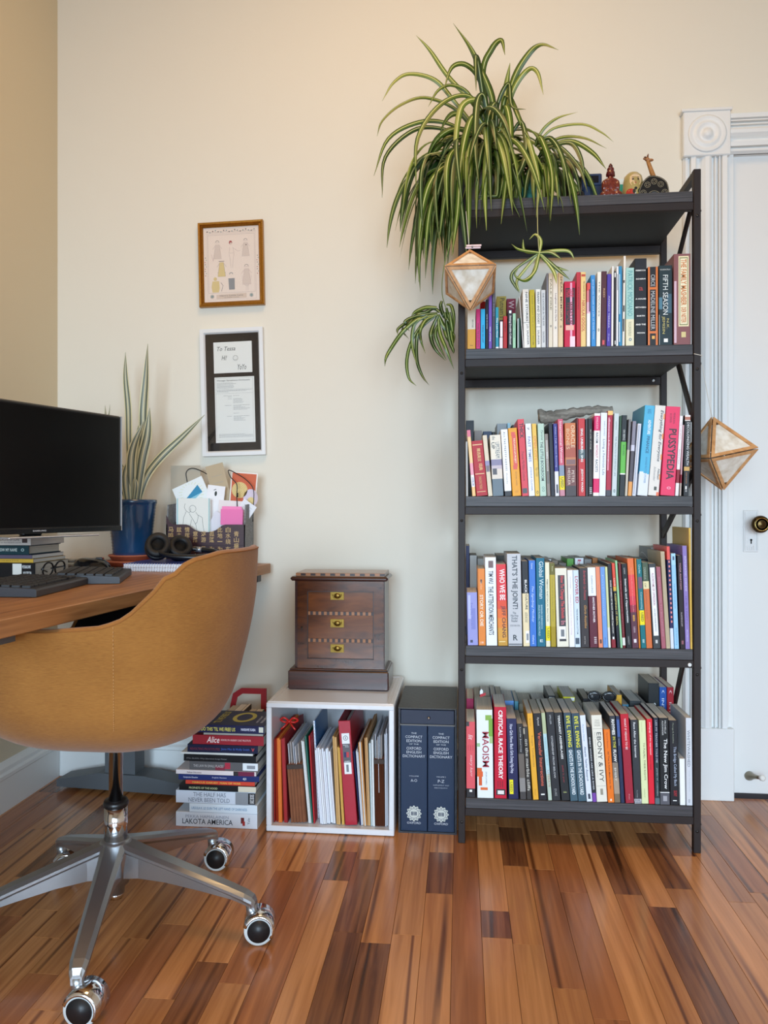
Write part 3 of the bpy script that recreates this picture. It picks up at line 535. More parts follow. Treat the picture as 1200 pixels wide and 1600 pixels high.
ROWS['third'] = [
 (731,747,-1.6,926,'#9a9cd8','lavender','short lavender paperback with a woven pattern',dict(p=[(.1,.35,.05,.5,'#b8bcec'),(.5,.8,.3,.7,'#7c80c8'),(.25,.5,.9,.95,'#23264a')],t=[T('Everyday Mandarin',.3,.55,.2,.7,'#6a6eb6','v',0)])),
 (748,759,-1.6,889,'#e68a3a','tangerine','tangerine paperback with bold white capitals',dict(p=[(.35,.6,.14,.19,'#4a1c14')],t=[T('STORY OR DIE',.25,.72,.34,.75,'#f6e6d0','v',.02),T('Lisa Cron',.35,.6,.17,.27,'#f2d6b4','v',0),T('19',.3,.7,.95,.98,'#f8e8d8','h')])),
 (760,777.2,-2.2,871,'#eef2f8','bird-marked white','white paperback with tall condensed black capitals',dict(p=[(.3,.75,.04,.12,'#6a4a48')],t=[T('TIM WU',.3,.72,.155,.30,'#20242c','v',.02),T('THE ATTENTION MERCHANTS',.25,.72,.33,.88,'#20242c','v',.02)])),
 (778.4,793.6,-3.2,882,'#e03a42','red-to-yellow','red paperback fading to yellow with white capitals',dict(b=[(.45,'#e2543a'),(.55,'#e8743a'),(.66,'#e88c3c'),(.78,'#dca042'),(.93,'#c8983c')],t=[T('WHO WE BE',.3,.85,.06,.44,'#f6f0ee','v',.02),T('JEFF CHANG',.35,.85,.51,.9,'#5a1a20','v',.02)],p=[(.1,.75,.945,.955,'#f4e0a0')])),
 (794.6,816.2,-2.6,865.5,'#c7c9ce','wide silver-grey','wide silver-grey paperback with heavy dark title',dict(p=[(.02,.98,.975,.99,'#6c6e74')],t=[T("THAT'S THE JOINT!",.25,.75,.02,.6,'#363a42','v',.02),T('The\nHip-Hop\nStudies\nReader',.2,.75,.63,.74,'#44484e','h',.01),T('EDITED BY MURRAY FORMAN',.15,.85,.77,.79,'#6a6e74','h',0),T('R',.35,.68,.88,.94,'#3a3e44','h',.02)])),
 (818,828,-3,877,'#26262b','black-topped cream','paperback half black half cream with a barcode sticker',dict(b=[(.38,'#ecdcb4')],p=[(.4,.95,.82,.96,'#f4f6f6'),(.5,.85,.85,.93,'#8a8e92')],t=[T('BLACK',.4,.75,.22,.375,'#f0f0f0','v',.02),T('CULTURE',.45,.8,.39,.57,'#2a2a2e','v',.02),T('GANGSTERS AND SCHOLARS',.35,.75,.6,.72,'#6a6454','v',0)])),
 (828.6,838.8,-2.4,876,'#3f78d0','cobalt','cobalt-blue paperback with white italic title',dict(t=[T('Gates',.35,.6,.03,.1,'#dce8fa','v',0),T('The Signifying Monkey',.3,.7,.3,.72,'#cfe0f8','v',0,.4),T('Oxford',.35,.65,.87,.97,'#dce8fa','v',0)])),
 (839.4,852.6,-2,872,'#136a86','peacock','peacock-blue paperback with large serif title',dict(t=[T('Global Woman',.35,.85,.04,.46,'#dceef2','v',0),T('BARBARA EHRENREICH',.5,.7,.53,.8,'#bcdce4','v',0),T('ARLIE RUSSELL HOCHSCHILD',.2,.4,.53,.88,'#bcdce4','v',0),T('E',.35,.7,.92,.95,'#dceef2','h')])),
 (853.4,860.4,-1.8,879,'#ece8cc','sticker-marked ivory','narrow ivory paperback with yellow sticker near its foot',dict(b=[(.755,'#f0e024'),(.93,'#e8e4cc')],t=[T('FEMINIST RHETORICAL PRACTICES',.3,.6,.2,.7,'#4a4a3a','v',.01),T('USED',.3,.8,.78,.9,'#5a5a20','v',.01)])),
 (861,869.4,-2.4,880,'#6e6a2c','olive','olive and mustard paperback',dict(b=[(.14,'#b9a637'),(.76,'#a8921e')],t=[T('Royster',.35,.65,.04,.1,'#e0dca8','v',0),T('Traces of a Stream Literacy',.35,.6,.18,.7,'#8a7c1a','v',0)])),
 (870.4,889,-3.6,888,'#eae6d4','red-on-black panelled','cream paperback with red words on a black panel',dict(p=[(.22,.8,.09,.93,'#241c1e'),(.2,.78,.74,.9,'#f2f2f0'),(.35,.65,.78,.87,'#70747a')],t=[T('How To Change The Schools',.35,.72,.10,.64,'#dc3a3a','v',.02),T('Era',.4,.75,.67,.72,'#e08090','v',.01)])),
 (890,898.4,-3.4,891,'#f0f0f4','pink-lettered white','thin white paperback with tiny pink title',dict(t=[T('Catherine Prendergast',.4,.6,.08,.24,'#b08aa0','v',0),T('Language Diversity and Academic Writing',.35,.55,.32,.84,'#c07a90','v',0)])),
 (898.8,907.4,-3.4,891,'#d2e2f0','powder-blue','powder-blue paperback with crimson capitals',dict(p=[(.1,.8,.88,.96,'#3a4a5c')],t=[T('LOWER ED',.3,.85,.08,.43,'#b8304a','v',.02),T('TRESSIE McMILLAN COTTOM',.4,.65,.5,.83,'#4a5a6c','v',.01)])),
 (908.4,921.2,-3.6,888,'#383234','espresso','espresso-brown hardcover with red and gold script',dict(t=[T('Borderlands / La Frontera',.5,.8,.03,.4,'#c83a40','v',0,.3),T('Gloria Anzaldua',.5,.8,.47,.76,'#d89a40','v',0,.4),T('aunt lute',.4,.6,.86,.96,'#b0a8a4','v',0)])),
 (922.2,935,-4.2,887,'#eef2f6','white-over-burgundy','paperback white above and burgundy below',dict(b=[(.355,'#5e2234')],t=[T('CLEARING A SPACE',.4,.6,.1,.32,'#6a7280','v',0),T('ANOTHER MOTHER',.5,.75,.37,.69,'#f0e6ea','v',.02),T('IIII',.55,.85,.87,.95,'#d8ccd0')])),
 (935.4,942.4,-5,886,'#e88e6c','salmon','salmon-pink paperback with faint title',dict(t=[T('An Anthology Women Literature',.35,.6,.22,.78,'#d06a4c','v',0)],p=[(.3,.75,.9,.95,'#4a241c')])),
 (943,950.4,-5.2,886,'#6f9cdc','cornflower','cornflower-blue paperback',dict(t=[T('Postcolonial',.35,.6,.1,.6,'#a4c4f0','v',0),T('Press',.3,.6,.88,.96,'#3a5a9a','v',0)])),
 (951,955,-5.4,886,'#d4dca6','pale lime','very thin pale lime pamphlet',dict(b=[(.75,'#e8e8dc')])),
 (956.2,963.4,-7,881,'#1e1e26','white-titled black','black paperback with bold white title and red foot',dict(b=[(.9,'#8a2430')],t=[T("DUDE WHERE'S MY BLACK STUDIES Department",.3,.7,.2,.83,'#f0ece4','v',.02)],p=[(.3,.7,.87,.9,W)])),
 (964,969.2,-8.4,880,'#e0503c','orange-headed black','black paperback with an orange-red head',dict(b=[(.28,'#e0b040'),(.33,'#1c1e2a')],t=[T('LOVE',.3,.75,.18,.27,'#f8d8c8','v',.01),T('KEEPING IT REAL',.25,.8,.36,.74,'#c8b850','v',.02)])),
 (969.8,973,-8.4,876,'#98d0a2','spring-green','thin spring-green booklet',{}),
 (973.6,978,-7.4,880,'#6e1c24','oxblood','thin oxblood paperback with a white foot',dict(b=[(.88,'#e8e4e0'),(.97,'#6e1c24')],t=[T('The Woman Warrior',.3,.6,.2,.84,'#b06a6a','v',0)])),
 (979,987.8,-8,881,'#17161a','typewriter-titled black','black paperback with white typewriter title',dict(t=[T('LUNCH',.35,.6,.05,.12,'#c8c8c8','v',0),T('Intervals and Opportunities',.3,.7,.18,.7,'#f0f0f0','v',.02),T('UNIVERSITY',.35,.6,.86,.96,'#b0b0b0','v',0)])),
 (988.4,998.4,-8.2,873,'#e8743e','coral-to-plum','paperback fading from coral to plum with hearts',dict(b=[(.18,'#e84a4c'),(.42,'#d83c50'),(.52,'#9a3048'),(.6,'#5c3444')],t=[T('The Coming Woman A Qualitative Reader',.4,.6,.1,.6,'#f2a8a0','v',0),T('***',.3,.7,.63,.7,'#e8b040'),T('SABINA',.35,.65,.76,.83,'#d0b8c0','v',0)],p=[(.3,.7,.9,.94,'#e8e0e4')])),
 (998.8,1001.4,-7,873,'#cc7a26','ochre sliver','very thin ochre paperback',{}),
 (1002.4,1010.2,-7.6,874,'#14707a','stickered turquoise','turquoise paperback with a yellow sticker mid-spine',dict(b=[(.575,'#f0e01c'),(.74,'#14707a')],t=[T('Charles',.3,.7,.06,.16,'#bce0e2','v',0),T('Constructing',.3,.75,.37,.56,'#bce0e2','v',0),T('USED',.3,.8,.6,.7,'#3a3a20','v',.01),T('oo',.3,.7,.9,.94,'#dcf0f0')],p=[(.1,.9,.2,.33,'#6a3a5c')])),
 (1010.6,1020,-7,879,'#4c5c48','green-cream-orange','tricolour paperback green above cream and orange',dict(b=[(.22,'#e6dcac'),(.31,'#d4703c')],t=[T('DERRIDA',.2,.55,.06,.2,'#a8b0a0','v',0),T('OF',.2,.5,.24,.29,'#5a4a2a','v',0),T('GRAMMATOLOGY',.25,.5,.33,.66,'#9c4a20','v',0)])),
 (1021,1032.6,-7.6,881,'#3c3f43','white-labelled grey','dark grey paperback with a long white label',dict(p=[(.16,.82,.045,.85,'#f0f0f4'),(.35,.65,.9,.94,'#c8c8c8')],t=[T('ALGORITHMS OF OPPRESSION',.35,.65,.11,.49,'#a85a6c','v',.01),T('HOW SEARCH ENGINES REINFORCE',.4,.6,.53,.8,'#4a4a54','v',0)])),
 (1034,1041,-8.6,886,'#a8606e','dusty rose','dusty-rose paperback with faded title',dict(t=[T('SISTERHOOD TO BELONGING',.35,.65,.12,.85,'#c88a98','v',0)])),
 (1041.6,1048,-9,862,'#c2b294','tattered tan','coverless tattered tan book of brown pages',dict(p=[(.2,.3,.02,.98,'#a89878'),(.5,.58,.02,.98,'#a89878'),(.75,.82,.02,.98,'#b0a080')])),
 (1048.6,1053.6,-6.6,854,'#e85c54','red-dotted navy','tall thin navy book with coral dots and head',dict(b=[(.13,'#2a2a5a'),(.8,'#d8e0ee')],p=[(.35,.8,.14+.045*i,.155+.045*i,'#f08a80') for i in range(14)] and [(.35,.8,.14+.045*i,.16+.045*i,'#f08a80') for i in range(14)])),
 (1054.4,1061.4,-5.6,865,'#a9d8f0','ice-blue','ice-blue paperback with soft white patches',dict(b=[(.12,'#9accf0')],p=[(.3,.7,.03,.07,'#3a4a6c')],t=[T('MINIMA MORALIA',.35,.6,.32,.58,'#5a8ab0','v',0),T('Paula Rothenberg',.35,.6,.78,.96,'#4a7aa0','v',0)])),
 (1063.2,1070.6,-4.8,868,'#22171c','plum-black','plum-black paperback with pale pink title',dict(t=[T('YOGA ANATOMY',.35,.7,.08,.37,'#dca0a8','v',0),T('KAMINOFF',.35,.65,.61,.76,'#c8bcc0','v',0)],p=[(.3,.75,.91,.95,'#8a4a5a')])),
 (1071.4,1078.4,-5,853,'#8f7cbe','lilac','tall lilac workbook with white title',dict(t=[T('INTEGRATED CHINESE',.35,.7,.1,.44,'#e4dcf4','v',0),T('LEVEL 2 PART 1',.35,.65,.49,.75,'#5c4a90','v',0),T('Workbook',.35,.65,.81,.93,'#dcd4f0','v',0)])),
 (1079.2,1084,-2.6,825,'#dcb452','golden-tan','tallest thin golden-tan book touching the end post',dict(t=[T('Learning Chinese The Foundation',.35,.65,.06,.36,'#8a6a24','v',0),T('North South Books',.35,.65,.8,.94,'#8a6a24','v',0)])),
]
ROWS['bottom'] = [
 (728.8,742.6,-.4,1128,'#dc5c64','coral-pink','coral-pink paperback with white italic title and black foot',dict(b=[(.885,'#2a2628')],t=[T('lit',.25,.75,.17,.24,'#f4dcdc','v',0,.3),T('|||',.2,.8,.31,.38,'#c04048','h',0),T('mary karr',.35,.75,.44,.73,'#f0c8c8','v',0,.3)],p=[(0,.35,0,.06,'#2a2628'),(.35,.65,.9,.93,W)])),
 (746,771,-1.6,1109,'#e9eef0','green-and-orange painted white','thick white paperback with green and orange painted figures',dict(p=[(.55,.95,.06,.12,'#8ab04a'),(.75,1,.1,.3,'#78a838'),(.8,1,.3,.38,'#a8c480'),(0,.2,.38,.42,'#9cc08c'),(0,.3,.66,.7,'#d8642c'),(0,.36,.7,.76,'#e0622a'),(.1,.3,.76,.86,'#d85a24'),(.2,.65,.88,.91,'#e06a30')],t=[T('MAOISM',.34,.76,.25,.65,'#a02a3c','v',.01),T('JULIA LOVELL',.5,.62,.7,.85,'#6a6e74','v',0)])),
 (773,792.6,-.8,1105,'#c41e38','bright scarlet','bright scarlet book with bold white capitals',dict(p=[(.12,.9,.9,.965,'#26181a'),(.25,.78,.915,.955,'#e8e4e0')],t=[T('CRITICAL RACE THEORY',.34,.7,.035,.79,'#f8f0f0','v',.03),T('|||',.25,.7,.81,.88,'#7a1020','h',0)])),
 (794,811.4,-3.4,1123,'#252650','midnight-blue','midnight-blue paperback with a yellow sticker',dict(p=[(.12,.5,.76,.94,'#efe31a')],t=[T('How Girls Move: Black Girls Doing Hip-Hop',.2,.6,.07,.68,'#dcdcf0','v',.01),T('USED',.2,.42,.79,.91,'#4a4a2a','v',.01)])),
 (812,822.6,-5.6,1131,'#2b292b','photo-footed black','black paperback with a grey photograph on its lower spine',dict(b=[(.4,'#6a625c'),(.72,'#8e8a88'),(.9,'#4a4646')],t=[T('Lorde Journey',.35,.65,.05,.38,'#c8c8c8','v',0)])),
 (823.2,831.6,-6,1136,'#3c3836','smoke-brown','smoke-brown paperback with large pale serif title',dict(t=[T('on the marble cliffs',.25,.85,.17,.88,'#dcd8cc','v',0)],p=[(0,.3,.02,.1,'#b0a898')])),
 (832.4,841.8,-9.6,1115,'#eaad3a','marigold','marigold-yellow paperback with brown title',dict(t=[T('Brown',.35,.6,.06,.15,'#a87418','v',0),T('Tropic Tendencies',.35,.75,.25,.62,'#9a7020','v',0),T('Press',.35,.6,.88,.95,'#b0801c','v',0)])),
 (842.4,855.6,-9.4,1115,'#1e1c20','orange-titled black','black paperback with big orange-red title',dict(t=[T('Rymud',.4,.7,.05,.14,'#e0dcd8','v',0),T('Vernacular Insurrections',.4,.82,.22,.84,'#e2684c','v',.01)],p=[(.3,.75,.93,.945,W)])),
 (856.2,862.8,-11,1114,'#b6c09a','sage-to-aqua','sage paperback turning pale aqua below',dict(b=[(.24,'#b6d6dc'),(.7,'#b8c8b8')],t=[T('SEEING THE SELF',.35,.7,.28,.6,'#8ab4bc','v',0),T('LITERATE',.35,.8,.66,.85,'#a86a5c','v',0)])),
 (863.6,876.6,-10.6,1113,'#2a2a2e','thin-titled black','black paperback with thin spaced white title',dict(t=[T('SPILLER',.4,.6,.03,.14,'#b8b8ba','v',0),T('CITIZENSHIP FROM BELOW',.4,.62,.27,.75,'#c8c8ca','v',.01),T('DUKE',.35,.6,.87,.95,'#a8a8aa','v',0)])),
 (877.2,890.8,-11.8,1114,'#242426','red-lettered black','black paperback with white title and dark red name',dict(t=[T('TERRORIST ASSEMBLAGES',.4,.65,.03,.53,'#eeeeec','v',.02),T('jasbir k. puar',.35,.6,.6,.8,'#a02c38','v',0),T('duke',.3,.7,.895,.915,'#b4c07a','h')])),
 (891.6,903.2,-11,1114,'#3f5260','first slate-blue','slate-blue paperback with yellow then white capitals',dict(b=[(.42,'#46606e')],t=[T('EVE L. EWING',.3,.78,.035,.39,'#e6e23c','v',.02),T('GHOSTS IN THE SCHOOLYARD',.3,.78,.42,.93,'#e4ecf0','v',.02)])),
 (904,916.4,-11,1115,'#3c505f','second slate-blue','slate-blue paperback with yellow and white capitals',dict(b=[(.42,'#445e6d')],t=[T('EVE L. EWING',.3,.78,.035,.39,'#e6e23c','v',.02),T('GHOSTS IN THE SCHOOLYARD',.3,.78,.42,.93,'#e4ecf0','v',.02)])),
 (917.2,926,-11,1118,'#dfe5f2','bluish white','bluish-white paperback with navy italic title',dict(t=[T('Patricia Dixon',.3,.55,.1,.3,'#7a96b8','v',0,.3),T('Absentic Teacher-Research',.3,.65,.36,.76,'#2c3a5c','v',.01,.3)],p=[(.3,.7,.91,.97,'#2c3242')])),
 (926.6,932.2,-9.4,1136,'#2b2c32','green-topped black','thin black paperback with green head and purple foot',dict(b=[(.0,'#4cae4a'),(.1,'#26282e'),(.88,'#7a4aa8')],t=[T('EVERY WORDS ARE LIKE A RIVER',.3,.7,.14,.84,'#c0c4c8','v',.02)])),
 (933,949.4,-9,1118,'#e9e4d6','book-length cream','thick cream paperback with black serif title',dict(p=[(.06,.94,.155,.16,'#b8b2a4'),(.06,.94,.815,.82,'#b8b2a4'),(.4,.65,.85,.92,'#9a9484')],t=[T('CRAIG\nSTEVEN\nWILDER',.25,.8,.05,.13,'#a8a294','h',0),T('EBONY & IVY',.4,.82,.2,.77,'#2c2a28','v',0),T('Race, Slavery, and the Troubled History',.18,.27,.2,.72,'#8a8478','v',0)])),
 (950.4,960.2,-7,1140,'#ee7a26','vivid orange','vivid orange paperback with small dark title',dict(t=[T('Marshall Berman',.4,.6,.04,.26,'#a8441c','v',0),T('All That Is Solid Melts Into Air',.4,.62,.3,.82,'#6a2814','v',.01)],p=[(.35,.6,.95,.98,'#f8e8d0')])),
 (960.8,969.8,-8.4,1119,'#33343a','bold-white-titled charcoal','charcoal paperback with bold white and yellow title',dict(b=[(.54,'#8a7f74'),(.72,'#a89684'),(.9,'#7c6c58')],t=[T('RHYMES',.3,.8,.04,.22,'#f0f0ec','v',.03),T('IN THE',.35,.8,.24,.37,'#c8c43a','v',.02),T('FLOW',.3,.8,.39,.53,'#f0f0ec','v',.03),T('EMERY',.3,.6,.6,.75,'#e8e4dc','v',.01)])),
 (970.4,976.2,-8,1119,'#24304f','patterned navy','navy paperback with a blue leafy pattern at top',dict(p=[(.15,.85,.04,.24,'#3f5a9a')],t=[T('Cushman',.35,.6,.26,.34,'#c8d0e4','v',0)])),
 (978,990.8,-8.6,1116,'#c02434','rubbed crimson','crimson cloth book with a rubbed darker lower spine',dict(b=[(.38,'#a02a3c')],t=[T('WHAT IT MEANS TO BE',.4,.65,.05,.4,'#f4dcdc','v',.01),T('Press',.4,.55,.9,.96,'#e0a8b0','v',0)])),
 (991.6,1002.8,-6.4,1125,'#33353a','checker-footed charcoal','charcoal paperback with pale title and checkered foot',dict(b=[(.945,'#c8c8d0')],p=[(.1+.2*i,.2+.2*i,.95,.97,'#2a2a34') for i in range(4)]+[(.0+.2*i,.1+.2*i,.975,.995,'#2a2a34') for i in range(5)],t=[T('Race After the Internet',.35,.65,.03,.45,'#e6e8ea','v',.01),T('Routledge',.35,.5,.84,.93,'#b0b4b8','v',0)])),
 (1003.4,1013.8,-4.8,1126,'#dfe6b4','pale celery','pale celery-green paperback with brown capitals',dict(t=[T('TO FULFILL THESE RIGHTS',.5,.75,.27,.72,'#6a5c40','v',.01),T('Inequality',.35,.45,.02,.14,'#8a8a60','v',0),T('stanford',.4,.55,.82,.92,'#8a8a60','v',0)])),
 (1014.6,1023.4,-3.8,1124,'#e0283c','white-titled bright red','bright red paperback with lowercase white title',dict(t=[T('pedagogy of the oppressed',.35,.7,.04,.42,'#f8d8dc','v',.01),T('PAULO FREIRE',.35,.6,.44,.6,'#7a1420','v',0)])),
 (1024,1031.4,-2.6,1122,'#22283a','letter-spaced navy','navy paperback with widely spaced pale serif title',dict(b=[(.5,'#26383c'),(.93,'#5c7078')],t=[T('LIES MY TEACHER TOLD ME',.35,.7,.03,.52,'#c8ccd6','v',0),T('JAMES W. LOEWEN',.35,.65,.58,.9,'#b8c4c8','v',0)])),
 (1032,1046.8,-2.2,1122,'#17171a','large-titled black','black paperback with large white serif title',dict(b=[(.855,'#e8e8e8'),(.865,'#5c5c64')],t=[T('MICHELLE',.55,.72,.03,.18,'#dcdcdc','v',0),T('ALEXANDER',.28,.44,.03,.2,'#dcdcdc','v',0),T('The New Jim Crow',.35,.82,.24,.82,'#f2f2f2','v',.01)],p=[(.3,.72,.9,.96,'#a4a4ac')])),
 (1048,1061,-2.6,1126,'#1d1c22','slim-titled black','black paperback with slim blue-white serif title and red mark',dict(b=[(.0,'#1d1c22')],t=[T('Moraga & Anzaldua',.35,.55,.03,.27,'#98a08c','v',0),T('This Bridge Called My Back',.4,.8,.31,.78,'#b8c4dc','v',0),T('SUNY',.4,.8,.83,.9,'#b02430','v',.02)],p=[(.3,.75,.945,.955,W)])),
 (1063.2,1071.4,-1.2,1186,'#f1f2f2','short plain white','short plain white notebook',{}),
 (1073,1083.8,-1.2,1122,'#d4d7de','silvery','silvery-white book with slim grey capitals',dict(t=[T('WHITEWASHED',.2,.65,.14,.56,'#6c6f78','v',0),T('JOHN TEHRANIAN',.4,.55,.6,.84,'#a8abb2','v',0),T('oo',.3,.6,.93,.97,'#8a8d94')])),
]
BACK = {
 'top': [(750.5,758.5,0,471,'#c8303a','red','red paperback peeking over the small ones',{}),
  (776,791,0,463,'#d0b656','yellow','yellow paperback showing a black serif title',dict(t=[T("Putnam's C",.35,.85,.03,.42,'#2c2a1c','v',0)])),
  (791.8,806,0,467,'#9a3048','wine','wine-red book showing a white zigzag mark',dict(t=[T('W',.2,.8,.03,.16,'#ecc8cc','v',.01)]))],
 'second': [(728,740.5,0,657,'#2e343a','black','dark book with worn corner',{}),
  (741,752.6,0,673,'#8a807c','taupe','taupe book top',{}),
  (755,768.6,0,674,'#2c3c58','navy','navy book with pale smudges',{}),
  (769,774,0,675,'#222222','black','black slim book',{}),
  (776.5,792,0,662,'#9aa0a4','grey','grey boxed volume',{}),
  (792.8,797.6,0,661,'#a8d0e0','light blue','thin light blue volume',{}),
  (800,808,0,664,'#3a3438','dark plum','dark plum volume',{}),
  (882,900,0,661,'#2c2a28','brown-black','brown-black book under the driftwood',{}),
  (966,979,0,655,'#2a302c','dark green','dark green book with torn paper top',{})],
 'third': [(728.2,733.4,0,853,'#232c58','navy','tall navy book tight against the end post',{}),
  (734,745,0,868,'#b0b4b4','grey','pale grey book',{}), (746,757.6,0,873,'#9c9c98','grey-brown','grey-brown worn book',{}),
  (776,792,0,868,'#4c4a44','dark grey','dark grey book with ribbed pages',{}),
  (817,836,0,872,'#9a948c','taupe','taupe paperback',{}),
  (855,861.4,0,874,'#e6e6ea','white','white slim book',{}), (862.4,872,0,876,'#8a7a6a','brown','brown book',{}), (873,885,0,880,'#7a706a','umber','umber book with frayed pages',{}),
  (886,896.4,0,873,'#5a9c3c','grass-green','grass-green book',{}), (898.6,912,0,872,'#e4e6ea','white','white book showing a crimson letter',dict(t=[T('b',.3,.7,.02,.1,'#b83050')])),
  (913,924.6,0,874,'#8a8684','grey','grey book',{}), (926,934,0,872,'#b0703a','rust','rust-brown book',{}), (936,949,0,876,'#6a6e78','steel','steel-grey book',{}),
  (962,979,0,872,'#a8562c','sienna','sienna paperback lying deep in the row',{}), (1003,1016,0,874,'#34343a','black','black book behind a curled strip',{}), (1017,1038,0,856,'#8c8c8c','silver','thick silver-grey book',{})],
 'bottom': [(729,740,0,1092,'#d84a78','pink','pink book',{}), (741,750,0,1090,'#a89c88','tan','tan book',{}), (751,766,0,1088,'#8f887a','olive-grey','olive-grey book',{}),
  (767,774.6,0,1087,'#8c93a8','blue-grey','blue-grey book',{}), (775.4,784.6,0,1089,'#2c2f5c','navy','navy book',{}), (785.4,803,0,1095,'#6c9fe0','light blue','light blue book with dark mark',{}),
  (804,810,0,1096,'#5c9cae','teal','teal book',{}), (811,832,0,1100,'#8e8674','brown','brown book',{}), (834,855,0,1100,'#a09a90','beige','beige book',{}),
  (856.6,868,0,1087,'#232326','black','black book with a short white word on its head',dict(t=[T('BELL',.15,.85,.02,.035,W,'h')])),
  (869,879,0,1099,'#8c8880','grey','grey book',{}), (880,898.4,0,1089,'#d2cc2c','acid-yellow','acid-yellow book with a white corner tag',dict(p=[(.6,.95,.01,.05,W)])),
  (899.4,910.6,0,1099,'#8a8278','grey-brown','grey-brown book',{}), (911.4,922.6,0,1092,'#2e2c30','black','black book',{}), (923.6,925.6,0,1098,'#5c6c84','blue','thin blue book',{}),
  (926.6,938.4,0,1096,'#9c948a','light brown','light brown book',{}), (939.4,948.4,0,1098,'#4a6c60','green','green book',{}), (949.4,961,0,1100,'#a8a094','cream','cream book',{}),
  (962,971.6,0,1086,'#e0a832','gold','gold-yellow book',{}), (972.6,982.6,0,1101,'#5ca0c0','sky','sky-blue book',{}), (984,1002,0,1095,'#3a3e40','dark grey','dark grey book with deep red cover',{}),
  (1003,1011.4,0,1100,'#5a4048','maroon','maroon book',{}),
  (1013.6,1030.4,0,1068,'#25282a','tall black','tall black textbook with a white name',dict(t=[T('frank',.4,.7,.2,.4,'#eeeeee','v',.02)])),
  (1031,1042,0,1074,'#2a5cb0','tall blue','tall blue textbook',dict(t=[T('INTEGRATED',.3,.65,.12,.6,'#dce6f6','v',.01),T('(',.3,.7,.03,.07,'#bcd0ee')])),
  (1042.6,1054.4,0,1074,'#b22a38','tall red','tall red textbook',dict(t=[T('INTEGRATED',.3,.65,.16,.62,'#f6dce0','v',.01),T('(',.3,.7,.03,.07,'#eebcc4')]))]}
LEVZ = {'top': LEV[1], 'second': LEV[2], 'third': LEV[3], 'bottom': LEV[4]}
RNAME = {'top': 'topmost book row', 'second': 'second book row', 'third': 'third book row', 'bottom': 'lowest book row'}
def lay_row(entries, Y, z0, depth, rowkey, back=False):
    bks = []
    for e in entries:
        x0, x1, dx, yt, col, short, look, ex = e
        a = PX(x0, 795, Y).x; c = PX(x1, 795, Y).x; t = Y / ((x0 - 600) / F_PX * SA + CA)
        h = HC - (yt - 795) / F_PX * t - z0; s = dx / F_PX * t
        bks.append([a, c, s, h, e])
    lo, hi = SX0 + PW + .0012, SX1 - PW - .0012
    for it in range(40):
        for i in range(len(bks)):
            bk = bks[i]
            if i == 0:
                m = min(bk[0], bk[0] + bk[2]) - lo
                if m < 0: bk[0] -= m; bk[1] = max(bk[1], bk[0] + .002)
            if i == len(bks) - 1:
                m = hi - max(bk[1], bk[1] + bk[2])
                if m < 0: bk[1] += m; bk[0] = min(bk[0], bk[1] - .002)
            if i + 1 < len(bks):
                nb = bks[i + 1]; hm = min(bk[3], nb[3])
                g0 = nb[0] - bk[1] - .0004; g1 = (nb[0] + nb[2] * hm / nb[3]) - (bk[1] + bk[2] * hm / bk[3]) - .0006
                g = min(g0, g1)
                if g < 0: bk[1] += g / 2; nb[0] -= g / 2
                if bk[1] - bk[0] < .0016: bk[0] = bk[1] - .0016
                if nb[1] - nb[0] < .0016: nb[1] = nb[0] + .0016
    out = []
    for i, (a, c, s, h, e) in enumerate(bks):
        x0, x1, dx, yt, col, short, look, ex = e
        ang = math.atan2(s, h); w_ = (c - a) * math.cos(ang)
        r = random.Random(i * 31 + len(rowkey)); d = depth - r.uniform(0, .022) + (.01 if h > .225 and not back else 0)
        yy = Y + (r.uniform(0, .0025) if not back else r.uniform(0, .004))
        nm = RNAME[rowkey]
        if back:
            pr = entries[i - 1][5] if i else None; nx = entries[i + 1][5] if i + 1 < len(entries) else None
            lab = f"{look}, in the hidden rank behind the {nm}"
            if pr and nx: lab = f"{look} between {pr} and {nx}, hidden rank of the {nm}"
            if not pr: lab = f"{look}, first of the hidden rank behind the {nm}"
            if not nx: lab = f"{look}, last of the hidden rank behind the {nm}"
            grp = 'books in the hidden rank behind the ' + nm
        else:
            pr = bks[i - 1][4][5] if i else 'the steel post'; nx = bks[i + 1][4][5] if i + 1 < len(bks) else 'the steel post'
            short_nm = {'top': 'topmost row', 'second': 'second row', 'third': 'third row', 'bottom': 'lowest row'}[rowkey]
            lab = f"{look}, {short_nm}, between {pr} and {nx}"
            if i == 0: lab = f"{look}, against the end post, before {nx}, {short_nm}"
            if i == len(bks) - 1: lab = f"{look}, against the end post, after {pr}, {short_nm}"
            grp = 'books standing in the front of the ' + nm
        ws = lab.split()
        if len(ws) > 16:
            lab = f"{look}, {nm}" if not back else f"{look}, hidden rank, {nm}"
        lift = max(0.0, math.sin(abs(ang)) * 0.0)
        # pivot on the lower corner towards which the book leans
        if ang <= 0: pos = (a, yy, z0 + .0003); off = 0.0
        else: pos = (c, yy, z0 + .0003); off = -w_
        root = thing('book', pos, lab, 'book', grp, rot=(0, ang, 0))
        holder = root
        n0 = len(C.objects)
        book_mesh(root, w_, h / 1.0, d, col, ex.get('b'), ex.get('t', ()), ex.get('p', ()), bool(ex.get('hc')), i)
        if off:
            for ch in root.children: ch.location.x = off
        out.append(root)
    return out
for key in ('top', 'second', 'third', 'bottom'):
    dep = {'top': .150, 'second': .152, 'third': .152, 'bottom': .155}[key]
    lay_row(ROWS[key], 2.1035, LEVZ[key], dep, key)
    lay_row(BACK[key], 2.285, LEVZ[key], .148, key, back=True)

